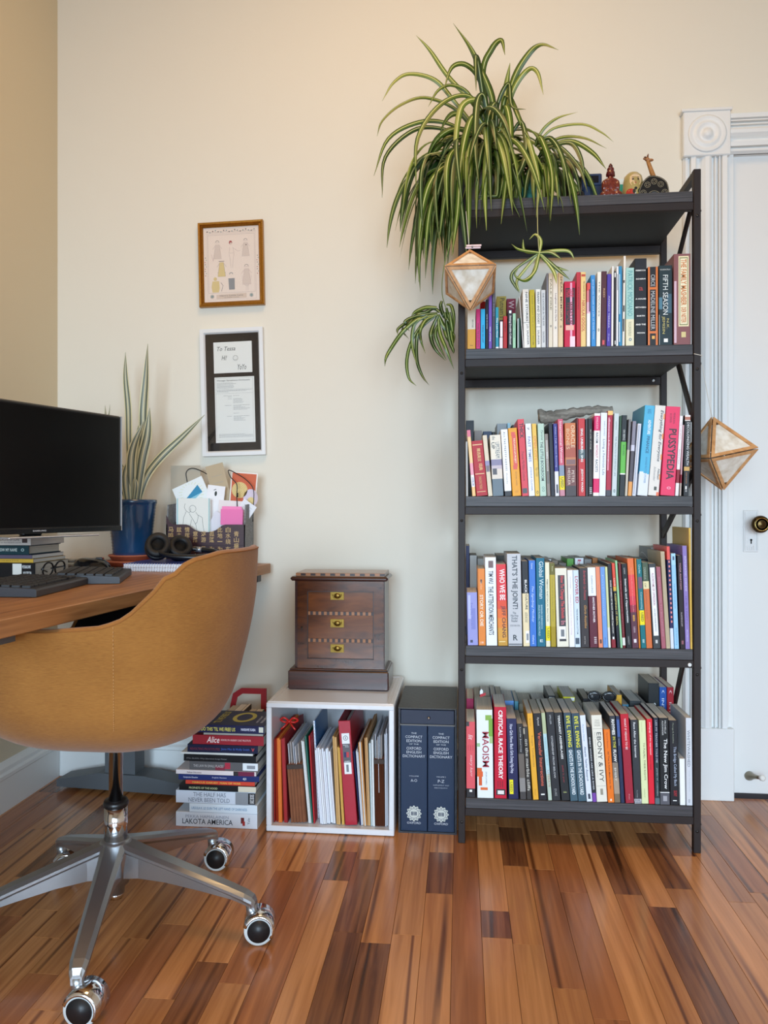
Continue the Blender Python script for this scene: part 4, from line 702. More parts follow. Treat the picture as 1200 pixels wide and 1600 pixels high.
# ------------------------------------------------------------------ desk and what stands on it
ZD = .730
m_desk = streaky('desk_wood', '#8a5a34', '#b98352', (22, 1.4, 22), .42, 3.0, 6, bump=.04)
m_grey = mat('#55595d', .5)
DA = math.atan((-.6235 + .741) / (2.48 - 1.173))   # the desk stands slightly askew
desk = thing('desk', (-.6235, 2.482, 0), 'long brown wooden desk on grey T-shaped steel legs in the room corner', 'desk', rot=(0, 0, -DA))
q = MB(); q.box(-.622, 0, -1.385, -.0, ZD - .031, ZD, bev=.0015); q.build('desktop', m_desk, desk)
for yy in (-.135, -1.22):
    q = MB(); q.box(-.50, -.395, yy - .03, yy + .03, .03, ZD - .045); leg = q.build('leg', m_grey, desk)
    q = MB(); q.poly([(-.665 if yy > -1 else -.60, .012), (-.140, .012), (-.140, .035), (-.36, .064), (-.52, .064), (-.665 if yy > -1 else -.60, .035)], yy - .04, yy + .04); q.build('foot', m_grey, leg)
    q = MB(); q.box(-.58, -.06, yy - .025, yy + .025, ZD - .056, ZD - .032); q.build('crossbar', m_grey, desk)
    q = MB()
    for x in (-.60, -.14): q.lathe([(.014, 0), (.014, .0125)], n=12, M=Matrix.Translation((x if yy > -1 else x + .03, yy, 0)))
    q.build('levelling_pads', mat('#222222', .6), leg)
q = MB(); q.box(-.46, -.43, -1.2, -.16, ZD - .075, ZD - .032); q.build('beam', m_grey, desk)
q = MB(); q.box(-.075, -.018, -.075, -.04, ZD - .056, ZD - .0325, bev=.002)
st = q.build('socket_strip', mat('#33363a', .4), desk)
q = MB()
for x in (-.062, -.045): q.box(x, x + .008, -.0765, -.0745, ZD - .050, ZD - .040)
q.build('sockets', mat('#c8cacc', .4), st)

# monitor
mdir = Vector((.326, .9454)); mcx, mcy = -1.0355, 1.8145
mang = math.atan2(mdir.y, mdir.x)
mon = thing('monitor', (mcx, mcy, .8385), 'large black flat screen monitor with silver right edge, switched off', 'monitor', rot=(0, 0, mang))
mon['label'] = 'large black flat screen monitor with thin silver edge, switched off, on stacked books'
HWm = .265
q = MB(); q.box(-HWm, HWm, -.004, .028, .0105, .330, bev=.004); q.box(-.18, .18, .024, .045, .08, .30, bev=.01); q.build('housing', mat('#141416', .35), mon)
q = MB(); q.box(-HWm + .009, HWm - .009, -.0048, -.0042, .026, .322); q.build('screen', mat('#050506', .28, spec=.25), mon)
q = MB(); q.box(HWm - .0005, HWm + .0016, -.006, .020, .011, .3295); q.build('silver_edge', mat('#d8dade', .25, metal=.6), mon)
q = MB(); q.box(-HWm, HWm, -.0062, -.0040, .0105, .024, bev=.0008); bz = q.build('lower_bezel', mat('#0c0c0e', .18), mon)
q = MB(); text_xz(q, 'SAMSUNG', -.033, .007, .0155, .0192, -.0066, 0, 'h', .02); q.build('maker_lettering', mat('#c8c8cc', .4), bz)
q = MB(); q.box(-.03, .03, .03, .05, .004, .12, bev=.004); q.build('neck', mat('#1c1c1f', .3), mon)
q = MB(); q.box(-.12, .16, -.03, .165, 0, .0045, bev=.002); q.build('stand_base', mat('#c4c6ca', .25, metal=.5), mon)
# books under the monitor
def flat_book(px0, px1, y0, y1, Y, d, col, lab, group, zb, cat='book', z1=None, yrot=0, parent=None, **ex):
    """a book lying flat; its spine faces the room. px0..px1 along its length"""
    a = PX(px0, 795, Y).x; c = PX(px1, 795, Y).x
    root = thing('book', (c, Y, zb), lab, cat, group, rot=(0, -PI / 2, yrot))
    book_mesh(root, z1 - zb - .0004, c - a, d, col, ex.get('b'), ex.get('t', ()), ex.get('p', ()), bool(ex.get('hc')), int(px0 + y0), ex.get('pages'))
    return root
zz = ZD + .0005; G = 'books stacked under the monitor'
for (pl, pr, hgt, col, lab, ex, dd) in (
    (-62, 55, .0385, '#17171a', 'thick black paperback with a white label, lowest under the monitor', dict(p=[(.2, .95, .70, .82, '#e8e6de')], t=[T('MURAKAMI', .62, .85, .83, .94, W, 'v', .01), T('WILKERSON', .2, .42, .84, .95, W, 'v', .01)]), .17),
    (-60, 52, .0105, '#c9a23c', 'thin mustard-yellow book under the monitor', dict(t=[T('poems', .3, .7, .5, .8, '#8a6a1c', 'v', 0)]), .165),
    (-58, 50, .0105, '#5c5366', 'thin mauve-grey book under the monitor', {}, .16),
    (-56, 45, .0245, '#173a42', 'dark teal hardcover with pale title under the monitor', dict(hc=1, t=[T('KNOW MY NAME', .35, .7, .5, .82, '#d8e4e0', 'v', .01), T('o', .35, .7, .88, .93, '#a8c0c0')]), .16),
    (-55, 48, .0235, '#cfcac4', 'pale grey paperback, topmost under the monitor stand', dict(t=[T('THE SYNDROME OF SOME', .5, .8, .4, .83, '#5a5654', 'v', 0), T('a concept for the modern world', .2, .4, .4, .85, '#6a6664', 'v', 0)], p=[(.3, .75, .87, .95, '#3a3034')]), .17)):
    flat_book(pl, pr, 0, 0, 1.90, dd, col, lab, G, zz, z1=zz + hgt, **ex); zz += hgt
mon.location.z = zz + .0005
# keyboard halves
def keyboard():
    kb = thing('keyboard', (-.93, 1.77, ZD + .0005), 'black split ergonomic keyboard angled in two halves near the desk edge', 'keyboard')
    m_kb = mat('#33353b', .5); m_key = mat('#26272b', .55)
    for nm, (ax, ay), (bx, by), dep, rows in (('half', (-.854, 1.475), (-.883, 1.755), .155, 9), ('half', (-.812, 1.765), (-.893, 2.015), .155, 8)):
        d = Vector((bx - ax, by - ay, 0)); L = d.length; u = d / L; v = Vector((-u.y, u.x, 0))
        M = Matrix(((u.x, v.x, 0, ax + .93), (u.y, v.y, 0, ay - 1.77), (0, 0, 1, 0), (0, 0, 0, 1)))
        q = MB(); vs = [(0, 0, .001), (L, 0, .001), (L - .006, dep, .001), (.012, dep, .001), (0, 0, .013), (L, 0, .013), (L - .006, dep, .024), (.012, dep, .024), (0, .003, .017), (L, .003, .017)]
        q.add([tuple(M @ Vector(p)) for p in vs], [(3, 2, 1, 0), (0, 1, 5, 4), (4, 5, 9, 8), (8, 9, 6, 7), (1, 2, 6, 9, 5), (2, 3, 7, 6), (3, 0, 4, 8, 7)])
        h = q.build(nm, m_kb, kb)
        q = MB(); nk = int((L - .03) / .0195)
        for r in range(6):
            for k in range(nk):
                if r == 0 and 2 <= k <= nk - 4 and k % 2: continue
                wk = .017 if not (r == 0 and 2 <= k <= nk - 4) else .0365
                x = .014 + k * .0195; y = .018 + r * .0212; z = .0185 + y * .042
                if x + wk > L - .01: continue
                q.box(x, x + wk, y, y + .0185, z - .004, z + .0042, bev=.0014, M=M)
        o = q.build('keycaps', m_key, h); o['kind'] = 'stuff'
keyboard()
# mouse
q = MB(); ms = thing('mouse', (-1.035, 2.075, ZD + .0005), 'glossy black computer mouse behind the keyboard', 'mouse', rot=(0, 0, .5))
prof = []
vs = []; fs = []; NU, NV = 20, 10
for j in range(NV + 1):
    f = j / NV; 
    for i in range(NU):
        a = 2 * PI * i / NU; rr = math.cos(f * PI / 2) ** .55
        x = .054 * rr * math.cos(a); y = .033 * rr * math.sin(a) * (1 - .12 * math.cos(a)); z = .041 * math.sin(f * PI / 2) * (1 - .15 * x / .054)
        vs.append((x, y, z))
for j in range(NV):
    for i in range(NU): k = (i + 1) % NU; fs.append((j * NU + i, j * NU + k, (j + 1) * NU + k, (j + 1) * NU + i))
q.add(vs, fs, 0, True); q.build('body', mat('#0e0e10', .15, coat=.5), ms)
q = MB(); q.box(.008, .028, -.004, .004, .030, .0425, bev=.003); q.build('scroll_wheel', mat('#3a3a3e', .4), ms)
# closed laptop and small things
lp = thing('laptop', (-1.195, 2.28, ZD + .0005), 'closed silver-grey laptop lying by the wall behind the mouse', 'laptop')
q = MB(); q.box(-.085, .10, -.11, .11, 0, .0165, bev=.003); q.build('shell', mat('#8c8e90', .4, metal=.4), lp)
q = MB(); q.box(-.083, .098, -.1112, -.109, .0075, .0085); q.build('lid_gap', mat('#2a2a2c', .5), lp)
for (x, y, sx, sy, sz, c, nm, lab) in ((-1.245, 2.23, .022, .012, .010, '#f2f0ee', 'eraser', 'small white eraser on the closed laptop'), (-1.185, 2.25, .03, .014, .006, '#3a3c3e', 'memory_stick', 'small dark memory stick on the closed laptop'),
                                 (-1.135, 2.29, .026, .018, .010, '#a8322c', 'sharpener', 'small red pencil sharpener on the closed laptop')):
    o = thing(nm, (x, y, ZD + .0175), lab, 'stationery', rot=(0, 0, .3))
    q = MB(); q.box(-sx, sx, -sy, sy, 0, sz, bev=.002); q.build('body', mat(c, .5), o)
    q = MB(); q.box(-sx * .3, sx * .3, -sy * 1.02, sy * 1.02, .0004, sz * 1.04, bev=.001); q.build('band', mat('#888a8c', .4), o)
# eyeglasses at the foot of the stacked books
eg = thing('eyeglasses', (-1.068, 1.93, ZD + .0005), 'folded black eyeglasses leaning beside the books under the monitor', 'eyeglasses')
q = MB()
for dy in (-.03, .03): q.tube([(0.002 * math.sin(a), dy + .025 * math.cos(a), .022 + .018 * math.sin(a)) for a in [2 * PI * i / 20 for i in range(20)]], .0022, 6, closed=True)
q.tube([(0, -.006, .026), (.002, 0, .029), (0, .006, .026)], .002, 6); q.build('frame', mat('#111113', .3), eg)
for s_ in (-1, 1):
    q = MB(); q.tube([(0, .055 * s_, .027), (-.004, .0545 * s_, .024), (-.014, .0 + .01 * s_, .018 + .004 * s_)], .0018, 6); q.build('temple', mat('#111113', .3), eg)

# snake plant in a blue pot on terracotta saucers
PPX, PPY = -1.034, 2.335
for i, (r, z0, z1, lab) in enumerate(((.076, ZD + .0005, ZD + .0185, 'lower terracotta saucer under the blue plant pot'), (.070, ZD + .019, ZD + .0365, 'upper terracotta saucer under the blue plant pot'))):
    s_ = thing('saucer', (PPX, PPY, z0), lab, 'saucer', 'terracotta saucers under the blue pot')
    h = z1 - z0; q = MB(); q.lathe([(r * .86, 0), (r * .98, h * .7), (r, h * .72), (r, h), (r * .93, h), (r * .9, h * .6), (.0001, h * .6)], n=40); q.build('dish', mat('#a4583a', .7, var=.12, bscale=40), s_)
    q = MB(); q.lathe([(r + .0002, h * .74), (r + .002, h * .85), (r + .0002, h * .97)], n=40); q.build('rim', mat('#b0654a', .7), s_)
pz = ZD + .019 + .0175 * .6 + .0028
pp = thing('potted_snake_plant', (PPX, PPY, pz), 'tall snake plant in a glossy ribbed dark-blue pot behind the headphones', 'plant')
prof = [(.0001, 0), (.055, 0), (.056, .004)]
for i in range(16): z = .008 + i * .0098; r = .0565 + .0175 * (z / .168); prof += [(r, z), (r + .0018, z + .0045)]
prof += [(.0745, .163), (.077, .166), (.077, .176), (.0725, .177), (.069, .160), (.0001, .158)]
q = MB(); q.lathe(prof, n=48); pot = q.build('pot', mat('#173f66', .22, coat=.6, var=.1, bscale=15), pp)
q = MB(); q.lathe([(.069, .1585), (.05, .163), (.02, .161), (.0001, .164)], n=24); q.build('soil', mat('#2e2118', .95, bump=.8, bscale=300), pp)
m_sn = [mat('#cfc8a0', .45), mat('#4f5a4c', .45), mat('#8f9484', .45)]
def blade(parent, pts, width, mats, stripes=(0, 1, 2, 1, 0), seg=5, fold=.25, twist=0.0, name='leaf', tipw=.05, base=.6, face=None):
    """strap leaf along a polyline, striped lengthways, V-folded"""
    P = catmull(pts, seg); N = len(P); q = MB(); ns = len(stripes); vs = []
    side_prev = None
    for i, p in enumerate(P):
        d = (P[min(i + 1, N - 1)] - P[max(i - 1, 0)]).normalized()
        f = i / (N - 1)
        ref = face if face is not None else Vector((0.0, -1.0, .25))
        side = d.cross(ref)
        if side.length < .15: side = side_prev or d.cross(Vector((1, 0, 0)))
        side.normalize()
        if side_prev is not None and side.dot(side_prev) < 0: side = -side
        if side_prev is not None: side = (side * .5 + side_prev * .5).normalized()
        side_prev = side
        sd = Matrix.Rotation(twist * f, 3, d) @ side
        nn = d.cross(sd).normalized()
        wv = width * ((base + (1 - base) * min(f / .35, 1)) if f < .5 else 1) * (max(1 - ((f - .45) / .55) ** 2.2, 0) if f > .45 else 1)
        wv = max(wv, width * tipw)
        for k in range(ns + 1):
            t = k / ns * 2 - 1; vs.append(p + sd * t * wv / 2 + nn * (abs(t) * wv * fold))
    for i in range(N - 1):
        for k in range(ns): a = i * (ns + 1) + k; q.f.append((a, a + 1, a + ns + 2, a + ns + 1)); q.m.append(stripes[k]); q.sm.append(True)
    q.v = [tuple(v) for v in vs]
    return q.build(name, mats, parent)
def rel(o, pts): L = o.location; return [Vector(p) - L for p in pts]
snl = [([(205, 775, 0), (201, 700, 0), (200, 640, .02), (196, 590, .02), (196, 550, .02)], .018, .3), ([(212, 775, 0), (222, 690, 0), (224, 640, .0), (228, 590, 0), (231, 537, 0)], .022, .9),
       ([(213, 775, -.01), (221, 720, -.02), (230, 680, -.02), (234, 637, -.02)], .026, .5), ([(206, 775, 0), (204, 740, -.03), (208, 700, -.03), (226, 656, -.02)], .024, .8),
       ([(215, 775, 0), (228, 745, .0), (250, 715, .03), (285, 682, .05), (320, 648, .07)], .022, .5), ([(198, 775, -.02), (196, 745, -.03), (203, 715, -.03)], .022, .6),
       ([(203, 775, .01), (196, 745, .02), (188, 722, .02)], .016, .3), ([(208, 775, -.02), (211, 760, -.03), (210, 745, -.03)], .014, .2),
       ([(200, 778, .02), (185, 730, .03), (168, 672, .03), (164, 633, .03)], .012, .5), ([(202, 778, .03), (188, 735, .05), (169, 680, .05), (172, 632, .05)], .010, .5),
       ([(200, 778, .01), (190, 760, -.02), (186, 735, -.03)], .013, .4), ([(209, 775, .01), (215, 700, .01), (218, 660, 0)], .020, .4)]
for pts, wd, tw in snl:
    W3 = [PX(x, y, PPY + dy) for x, y, dy in pts]
    b0 = W3[0]; W3[0] = Vector((PPX + (b0.x - PPX) * .8, PPY + (b0.y - PPY) * .8, pz + .158))
    blade(pp, rel(pp, W3), wd * 1.25, m_sn, (0, 1, 2, 0, 2, 1, 0), 6, .18, tw, base=.7)

# notebooks, headphones
nb0 = ZD + .0005
for i, (dz, h, col, lab) in enumerate(((0, .0115, '#e6e8ee', 'white spiral notebook lying under the blue one on the desk'), (.012, .0105, '#2a3f94', 'blue spiral notebook lying under the headphones'))):
    nb = thing('notebook', (-.845, 2.165 + .0 * i, nb0 + dz), lab, 'notebook', 'spiral notebooks under the headphones', rot=(0, 0, -.02 + .03 * i))
    q = MB(); q.box(-.118, .125, -.045, .155, .0, h - .0012); q.build('pages', mat('#eceef4', .8), nb)
    q = MB(); q.box(-.12, .127, -.047, .157, h - .0012, h, bev=.0004); q.build('cover', mat(col, .35), nb)
    q = MB()
    for k in range(30): x = -.112 + k * .0079; q.tube([(x, -.047 + .006 * math.cos(a), h * .5 + .0058 * math.sin(a)) for a in [2 * PI * j / 10 for j in range(10)]], .0009, 4, closed=True)
    o = q.build('spiral_binding', mat('#e8e8ec', .3, metal=.3), nb); o['kind'] = 'stuff'
hz = nb0 + .0235
hp = thing('headphones', (-.86, 2.22, hz), 'black over-ear headphones lying on the blue notebook', 'headphones')
mh = mat('#111216', .35); mc = mat('#0b0b0d', .6)
def cup(cx, cy, cz, M, sc=1):
    q = MB(); R = Matrix.Translation((cx, cy, cz)) @ M
    q.lathe([(.0001, -.024), (.024, -.022), (.036, -.012), (.039, 0), (.038, .006)], n=32, M=R @ Matrix.Diagonal((.95, 1.1, 1, 1))); cupo = q.build('ear_cup', mh, hp)
    q = MB(); prof = [(.028 + .010 * math.cos(a), .014 + .010 * math.sin(a)) for a in [2 * PI * i / 12 for i in range(13)]]; q.lathe(prof, n=32, M=R @ Matrix.Diagonal((.95, 1.1, 1, 1))); q.build('cushion', mc, cupo)
cup(-.035, -.02, .042, Matrix.Rotation(.95, 4, 'X') @ Matrix.Rotation(.35, 4, 'Y'))
cup(.012, .03, .034, Matrix.Rotation(.75, 4, 'X') @ Matrix.Rotation(.5, 4, 'Y'))
q = MB(); pts = catmull([(-.03, -.045, .03), (.02, -.055, .018), (.075, -.052, .0145), (.125, -.03, .016), (.145, .01, .020), (.12, .045, .026), (.07, .055, .032), (.03, .045, .035)], 6)
q.tube(pts, [.006 + .0035 * math.sin(PI * min(1, i / (len(pts) - 1)) * 1.0) for i in range(len(pts))], 10); q.build('headband', mh, hp)
q = MB(); q.tube([(.055, .056, .033), (.075, .054, .031)], .0085, 12); q.build('silver_slider', mat('#9a9ca0', .3, metal=.7), hp)

# letter organiser with cards
lo = thing('letter_box', (-.80, 2.385, nb0), 'dark maroon letter box with gold Chinese characters, stuffed with cards', 'box')
m_mar = mat('#3c1f26', .4); m_gs = streaky('box_side', '#5c5e60', '#8e9092', (1, 60, 60), .6, 4, 4)
xa, xb, fr, bk_ = -.128, .128, -.035, .062; hl = .130
def wav(n=24):
    P = []
    for i in range(n + 1):
        f = i / n; x = xa + f * (xb - xa)
        dip = .024 * max(0, 1 - abs((f - .5) / .22) ** 2.5); P.append((x, hl - dip + (.028 if f < .06 else 0) * (1 - f / .06)))
    return P
q = MB(); P = wav(); q.poly([(xa, 0), (xb - .001, 0)] + P[::-1], fr, fr + .004); fp = q.build('front_panel', m_mar, lo)
q = MB(); q.box(xa, xb, bk_ - .004, bk_, 0, .198); q.build('back_panel', m_mar, lo)
for x in (xa, xb - .004):
    q = MB(); vs = [(x, fr, 0), (x, bk_, 0), (x, bk_, .198), (x, fr + .012, .192), (x, fr, hl)]; vs += [(a + .004, b_, c) for a, b_, c in vs]
    q.add(vs, [(0, 1, 2, 3, 4), (9, 8, 7, 6, 5)] + [(i, i + 5, (i + 1) % 5 + 5, (i + 1) % 5) for i in range(5)]); q.build('side_panel', m_gs, lo)
q = MB(); q.box(xa, xb, fr, bk_, 0, .004); q.build('bottom_panel', m_mar, lo)
q = MB(); q.box(xa, xb, fr - .0006, fr, .064, .0655)
chars = ['马鸣', '兹去', '情挥', '意落', '浮游', '孤蓬', '此地一', '白水绕', '青山横']
for i, s_ in enumerate(chars):
    x = xa + .016 + i * .0265; n_ = len(s_); zt = .122 - (0 if i in (0, 1, 2, 6, 7) else .013)
    for j, chh in enumerate(s_):
        z1_ = zt - .0185 * (j + 1) + .002; z2_ = zt - .0185 * j
        if chh == '一': z1_ += .007; z2_ -= .007
        text_xz(q, chh, x - .008, x + .008, z1_, z2_, fr - .0008, 1, 'h', .01)
    for j, chh in enumerate(['萧', '自', '日', '子', '云', '为', '为', '东', '北'][i]):
        text_xz(q, chh, x - .008, x + .008, .044, .061, fr - .0008, 1, 'h', .01)
    text_xz(q, '城郭外人班别游山'[i % 8], x - .008, x + .008, .022, .039, fr - .0008, 1, 'h', .01)
q.build('gold_lettering', [mat('#1e0e12', .6), mat('#c2a06a', .4)], fp)
def card(name, px, Y, w_, h_, roll, col, lab, cat='card', art=None, th=.0008, tilt=0.0, grp='cards and papers in the letter box'):
    p = PX(px[0], px[1], Y); o = thing(name, p, lab, cat, grp, rot=(tilt, roll, 0))
    q = MB(); q.box(-w_ / 2, w_ / 2, 0, th, -h_ / 2, h_ / 2); q.build('sheet', mat(col, .6), o)
    if art: q = MB(); ms_ = art(q, w_, h_); q.build('print', ms_, o)
    return o
def line(q, pts, wd, y, mi):
    pts = [Vector((p[0], 0, p[1])) for p in pts]
    for a, b_ in zip(pts[:-1], pts[1:]):
        d = (b_ - a); 
        if d.length < 1e-6: continue
        n_ = Vector((-d.z, 0, d.x)).normalized() * wd / 2
        q.add([(a.x - n_.x, y, a.z - n_.z), (b_.x - n_.x, y, b_.z - n_.z), (b_.x + n_.x, y, b_.z + n_.z), (a.x + n_.x, y, a.z + n_.z)], [(0, 1, 2, 3)], mi)
def arc(cx, cz, r, a0, a1, n=14, rz=None): return [(cx + r * math.cos(a0 + (a1 - a0) * i / n), cz + (rz or r) * math.sin(a0 + (a1 - a0) * i / n)) for i in range(n + 1)]
def disc(q, cx, cz, r, y, mi, n=24, rz=None, a0=0, a1=2 * PI):
    P = arc(cx, cz, r, a0, a1, n, rz)
    if a1 - a0 > 6.2: P = P[:-1]
    q.add([(x, y, z) for x, z in P], [tuple(range(len(P)))], mi)
def art_couple(q, w_, h_):
    s_ = w_ / 2; y = -.0003; sc_ = .0009
    def S(L): return [((x - .5) * w_, (.5 - z) * h_) for x, z in L]
    line(q, S([(.25, .15), (.22, .25), (.27, .35), (.38, .42), (.42, .36), (.42, .28)]), sc_, y, 0)
    line(q, [(x, z) for x, z in arc((.48 - .5) * w_, (.5 - .30) * h_, .011, 0, 2 * PI)], sc_, y, 0)
    line(q, S([(.28, .38), (.2, .55), (.18, .75), (.24, .97)]), sc_, y, 0); line(q, S([(.38, .44), (.5, .62), (.58, .75), (.62, .98)]), sc_, y, 0)
    line(q, S([(.58, .40), (.66, .5), (.62, .68), (.56, .74)]), sc_, y, 0); line(q, S([(.66, .48), (.78, .55), (.8, .75), (.84, .98)]), sc_, y, 0); line(q, S([(.45, .6), (.4, .8), (.36, .97)]), sc_, y, 0)
    q.box(-w_ / 2, -w_ / 2 + .003, -.0004, 0, -h_ / 2, h_ / 2, 1); q.box(w_ / 2 - .003, w_ / 2, -.0004, 0, -h_ / 2, h_ / 2, 1)
    return [mat('#3a3e40', .6), mat('#a8d0d0', .5)]
def art_sun(q, w_, h_):
    for i in range(22):
        a = 2 * PI * i / 22; line(q, [(.030 * math.cos(a), .036 + .030 * math.sin(a)), (.044 * math.cos(a), .036 + .036 * math.sin(a))], .0012, -.0003, 0)
    q.add([(-.034, -.0005, .022), (.036, -.0005, .026), (.030, -.0005, .054)], [(0, 1, 2)], 1); q.add([(-.034, -.0006, .022), (-.020, -.0006, .008), (.036, -.0006, .026)], [(0, 1, 2)], 2)
    return [mat('#dce2b0', .6), mat('#2b8ab4', .5), mat('#8cc8dc', .5)]
def art_arcs(q, w_, h_):
    q.box(-w_ / 2 + .004, w_ / 2 - .004, -.0003, 0, -h_ / 2 + .004, h_ / 2 - .004, 0)
    disc(q, -.012, .004, .026, -.0005, 1); 
    for r in (.008, .013, .018, .023): line(q, arc(-.012, .004, r, 0, 2 * PI, 20), .0009, -.0007, 3)
    disc(q, .026, -.02, .024, -.0005, 2, rz=.03); disc(q, .028, -.028, .012, -.0007, 1)
    return [mat('#d0643e', .6), mat('#e8cf8e', .6), mat('#dccfe0', .6), mat('#c49a4c', .6)]
def art_berries(q, w_, h_):
    for i, (x, z) in enumerate([(-.012, .014), (-.004, .019), (.004, .008), (-.016, .002), (.01, .02), (-.01, -.012), (.012, -.004)]): disc(q, x, z, .0022, -.0004, i % 2)
    line(q, arc(0, 0, .017, .3, 2.8), .0008, -.0003, 2)
    return [mat('#b05a6a', .6), mat('#7a6a60', .6), mat('#8a8a80', .6)]
def art_leaf(q, w_, h_):
    disc(q, .0, h_ * .3, .004, -.0004, 0, rz=.008); line(q, [(-.008, h_ * .38), (0, h_ * .41)], .002, -.0004, 0); return [mat('#2c3430', .6)]
def art_lines(q, w_, h_):
    for i in range(5): line(q, [(-w_ * .3, h_ * (.3 - .12 * i)), (w_ * .3, h_ * (.3 - .12 * i))], .0007, -.0003, 0)
    return [mat('#9a9aa0', .6)]
card('paper_sheet', (290, 768), 2.442, .10, .17, .0, '#b6ab98', 'beige kraft paper sheet at the back of the letter box', 'paper', th=.0006)
card('paper_sheet', (345, 770), 2.436, .060, .19, -.25, '#bda98a', 'tan patterned card tilted behind the white tag card', 'paper', art=art_lines)
card('greeting_card', (380, 768), 2.428, .088, .125, .08, '#f2ece4', 'terracotta greeting card with yellow circle and arcs', 'card', art=art_arcs)
card('greeting_card', (306, 787), 2.418, .108, .150, -.42, '#eef2f2', 'white greeting card with pale rays and a blue envelope shape', 'card', art=art_sun)
card('greeting_card', (283, 806), 2.425, .05, .08, -.7, '#e6e6f2', 'pale lilac card poking out at the letter box corner', 'card', grp='cards and papers in the letter box')
card('greeting_card', (335, 790), 2.411, .058, .13, .12, '#f4f2f4', 'white tag card with a black leaf print', 'card', art=art_leaf)
card('greeting_card', (361, 803), 2.404, .085, .085, .06, '#efe4e2', 'blush card with small berries', 'card', art=art_berries)
card('greeting_card', (382, 800), 2.398, .05, .07, .6, '#ececf0', 'small tilted white card with scribbles', 'card', art=art_lines)
card('envelope', (340, 823), 2.391, .060, .085, .5, '#e4e2ea', 'folded white envelope slanting behind the pink notes', 'envelope')
card('greeting_card', (302, 806), 2.380, .106, .112, .0, '#ecebe4', 'white card with a line drawing of two embracing figures', 'card', art=art_couple)
card('greeting_card', (302, 806), 2.384, .112, .110, .0, '#dfeaea', 'plain pale card directly behind the line drawing card', 'card')
pk = card('sticky_notes', (362, 808), 2.372, .072, .050, .02, '#f07ab4', 'pad of bright pink sticky notes in the letter box', 'notes', th=.006)
q = MB(); q.box(-.034, .030, .006, .0068, -.02, .034); q.build('loose_note', mat('#f28abe', .6), pk)
cbl = thing('cable', PX(368, 770, 2.432), 'black cable looping up out of the letter box over the terracotta card', 'cable', 'cables looping over the letter box')
q = MB(); q.tube(catmull(rel(cbl, [PX(x, y, 2.40) for x, y in ((395, 815), (396, 790), (396, 765), (385, 750), (366, 738), (357, 735), (360, 745), (370, 757), (370, 775), (371, 800))]), 6), .0016, 6); q.build('cord', mat('#0f0f10', .4), cbl)
q = MB(); q.tube(rel(cbl, [PX(371, 770, 2.40), PX(371, 777, 2.40)]), .0028, 8); q.build('plug', mat('#0f0f10', .3), cbl)
cb2 = thing('cable', PX(300, 740, 2.452), 'black cable looping behind the white rayed card', 'cable', 'cables looping over the letter box')
q = MB(); q.tube(catmull(rel(cb2, [PX(x, y, 2.44) for x, y in ((296, 770), (292, 750), (291, 738), (298, 732), (310, 734), (330, 745), (345, 760), (350, 790))]), 6), .0015, 6); q.build('cord', mat('#0f0f10', .4), cb2)

# ------------------------------------------------------------------ office chair
CXc, CYc = -.750, 1.612
ch = thing('office_chair', (CXc, CYc, 0), 'ochre fabric tub office chair on a polished five-star caster base', 'chair')
m_och = None
def fabric(name, col, dk):
    m = bpy.data.materials.new(name); m.use_nodes = True; nt = m.node_tree; bs = nt.nodes['Principled BSDF']; L = nt.links
    tc = nt.nodes.new('ShaderNodeTexCoord'); mp = nt.nodes.new('ShaderNodeMapping'); mp.inputs['Scale'].default_value = (90, 90, 900); L.new(tc.outputs['Object'], mp.inputs[0])
    n1 = nt.nodes.new('ShaderNodeTexNoise'); n1.inputs['Scale'].default_value = 1.0; n1.inputs['Detail'].default_value = 3; L.new(mp.outputs[0], n1.inputs['Vector'])
    n2 = nt.nodes.new('ShaderNodeTexNoise'); n2.inputs['Scale'].default_value = 6.0; L.new(tc.outputs['Object'], n2.inputs['Vector'])
    ad = nt.nodes.new('ShaderNodeMath'); ad.operation = 'ADD'; L.new(n1.outputs['Fac'], ad.inputs[0]); L.new(n2.outputs['Fac'], ad.inputs[1])
    r = nt.nodes.new('ShaderNodeValToRGB'); r.color_ramp.elements[0].position = .30; r.color_ramp.elements[1].position = .70
    hf = nt.nodes.new('ShaderNodeMath'); hf.operation = 'MULTIPLY'; hf.inputs[1].default_value = .5; L.new(ad.outputs[0], hf.inputs[0]); L.new(hf.outputs[0], r.inputs[0])
    r.color_ramp.elements[0].color = lin(dk); r.color_ramp.elements[1].color = lin(col); L.new(r.outputs[0], bs.inputs['Base Color'])
    bs.inputs['Roughness'].default_value = .85; bs.inputs['Sheen Weight'].default_value = .15; bs.inputs['Specular IOR Level'].default_value = .25
    bp = nt.nodes.new('ShaderNodeBump'); bp.inputs['Strength'].default_value = .25; bp.inputs['Distance'].default_value = .0015; L.new(n1.outputs['Fac'], bp.inputs['Height']); L.new(bp.outputs[0], bs.inputs['Normal'])
    return m
m_och = fabric('ochre_fabric', '#ab7436', '#875624'); m_in = mat('#17161a', .9)
PZ = [(.400, 0), (.4015, .26), (.405, .38), (.414, .50), (.428, .61), (.448, .70), (.47, .765), (.507, .83), (.56, .88), (.61, .92), (.66, .955), (.72, .985), (.83, 1.0)]
def prof_r(z):
    for (a, ra), (b_, rb) in zip(PZ[:-1], PZ[1:]):
        if z <= b_: return ra + (rb - ra) * max(0, (z - a)) / (b_ - a)
    return 1.0
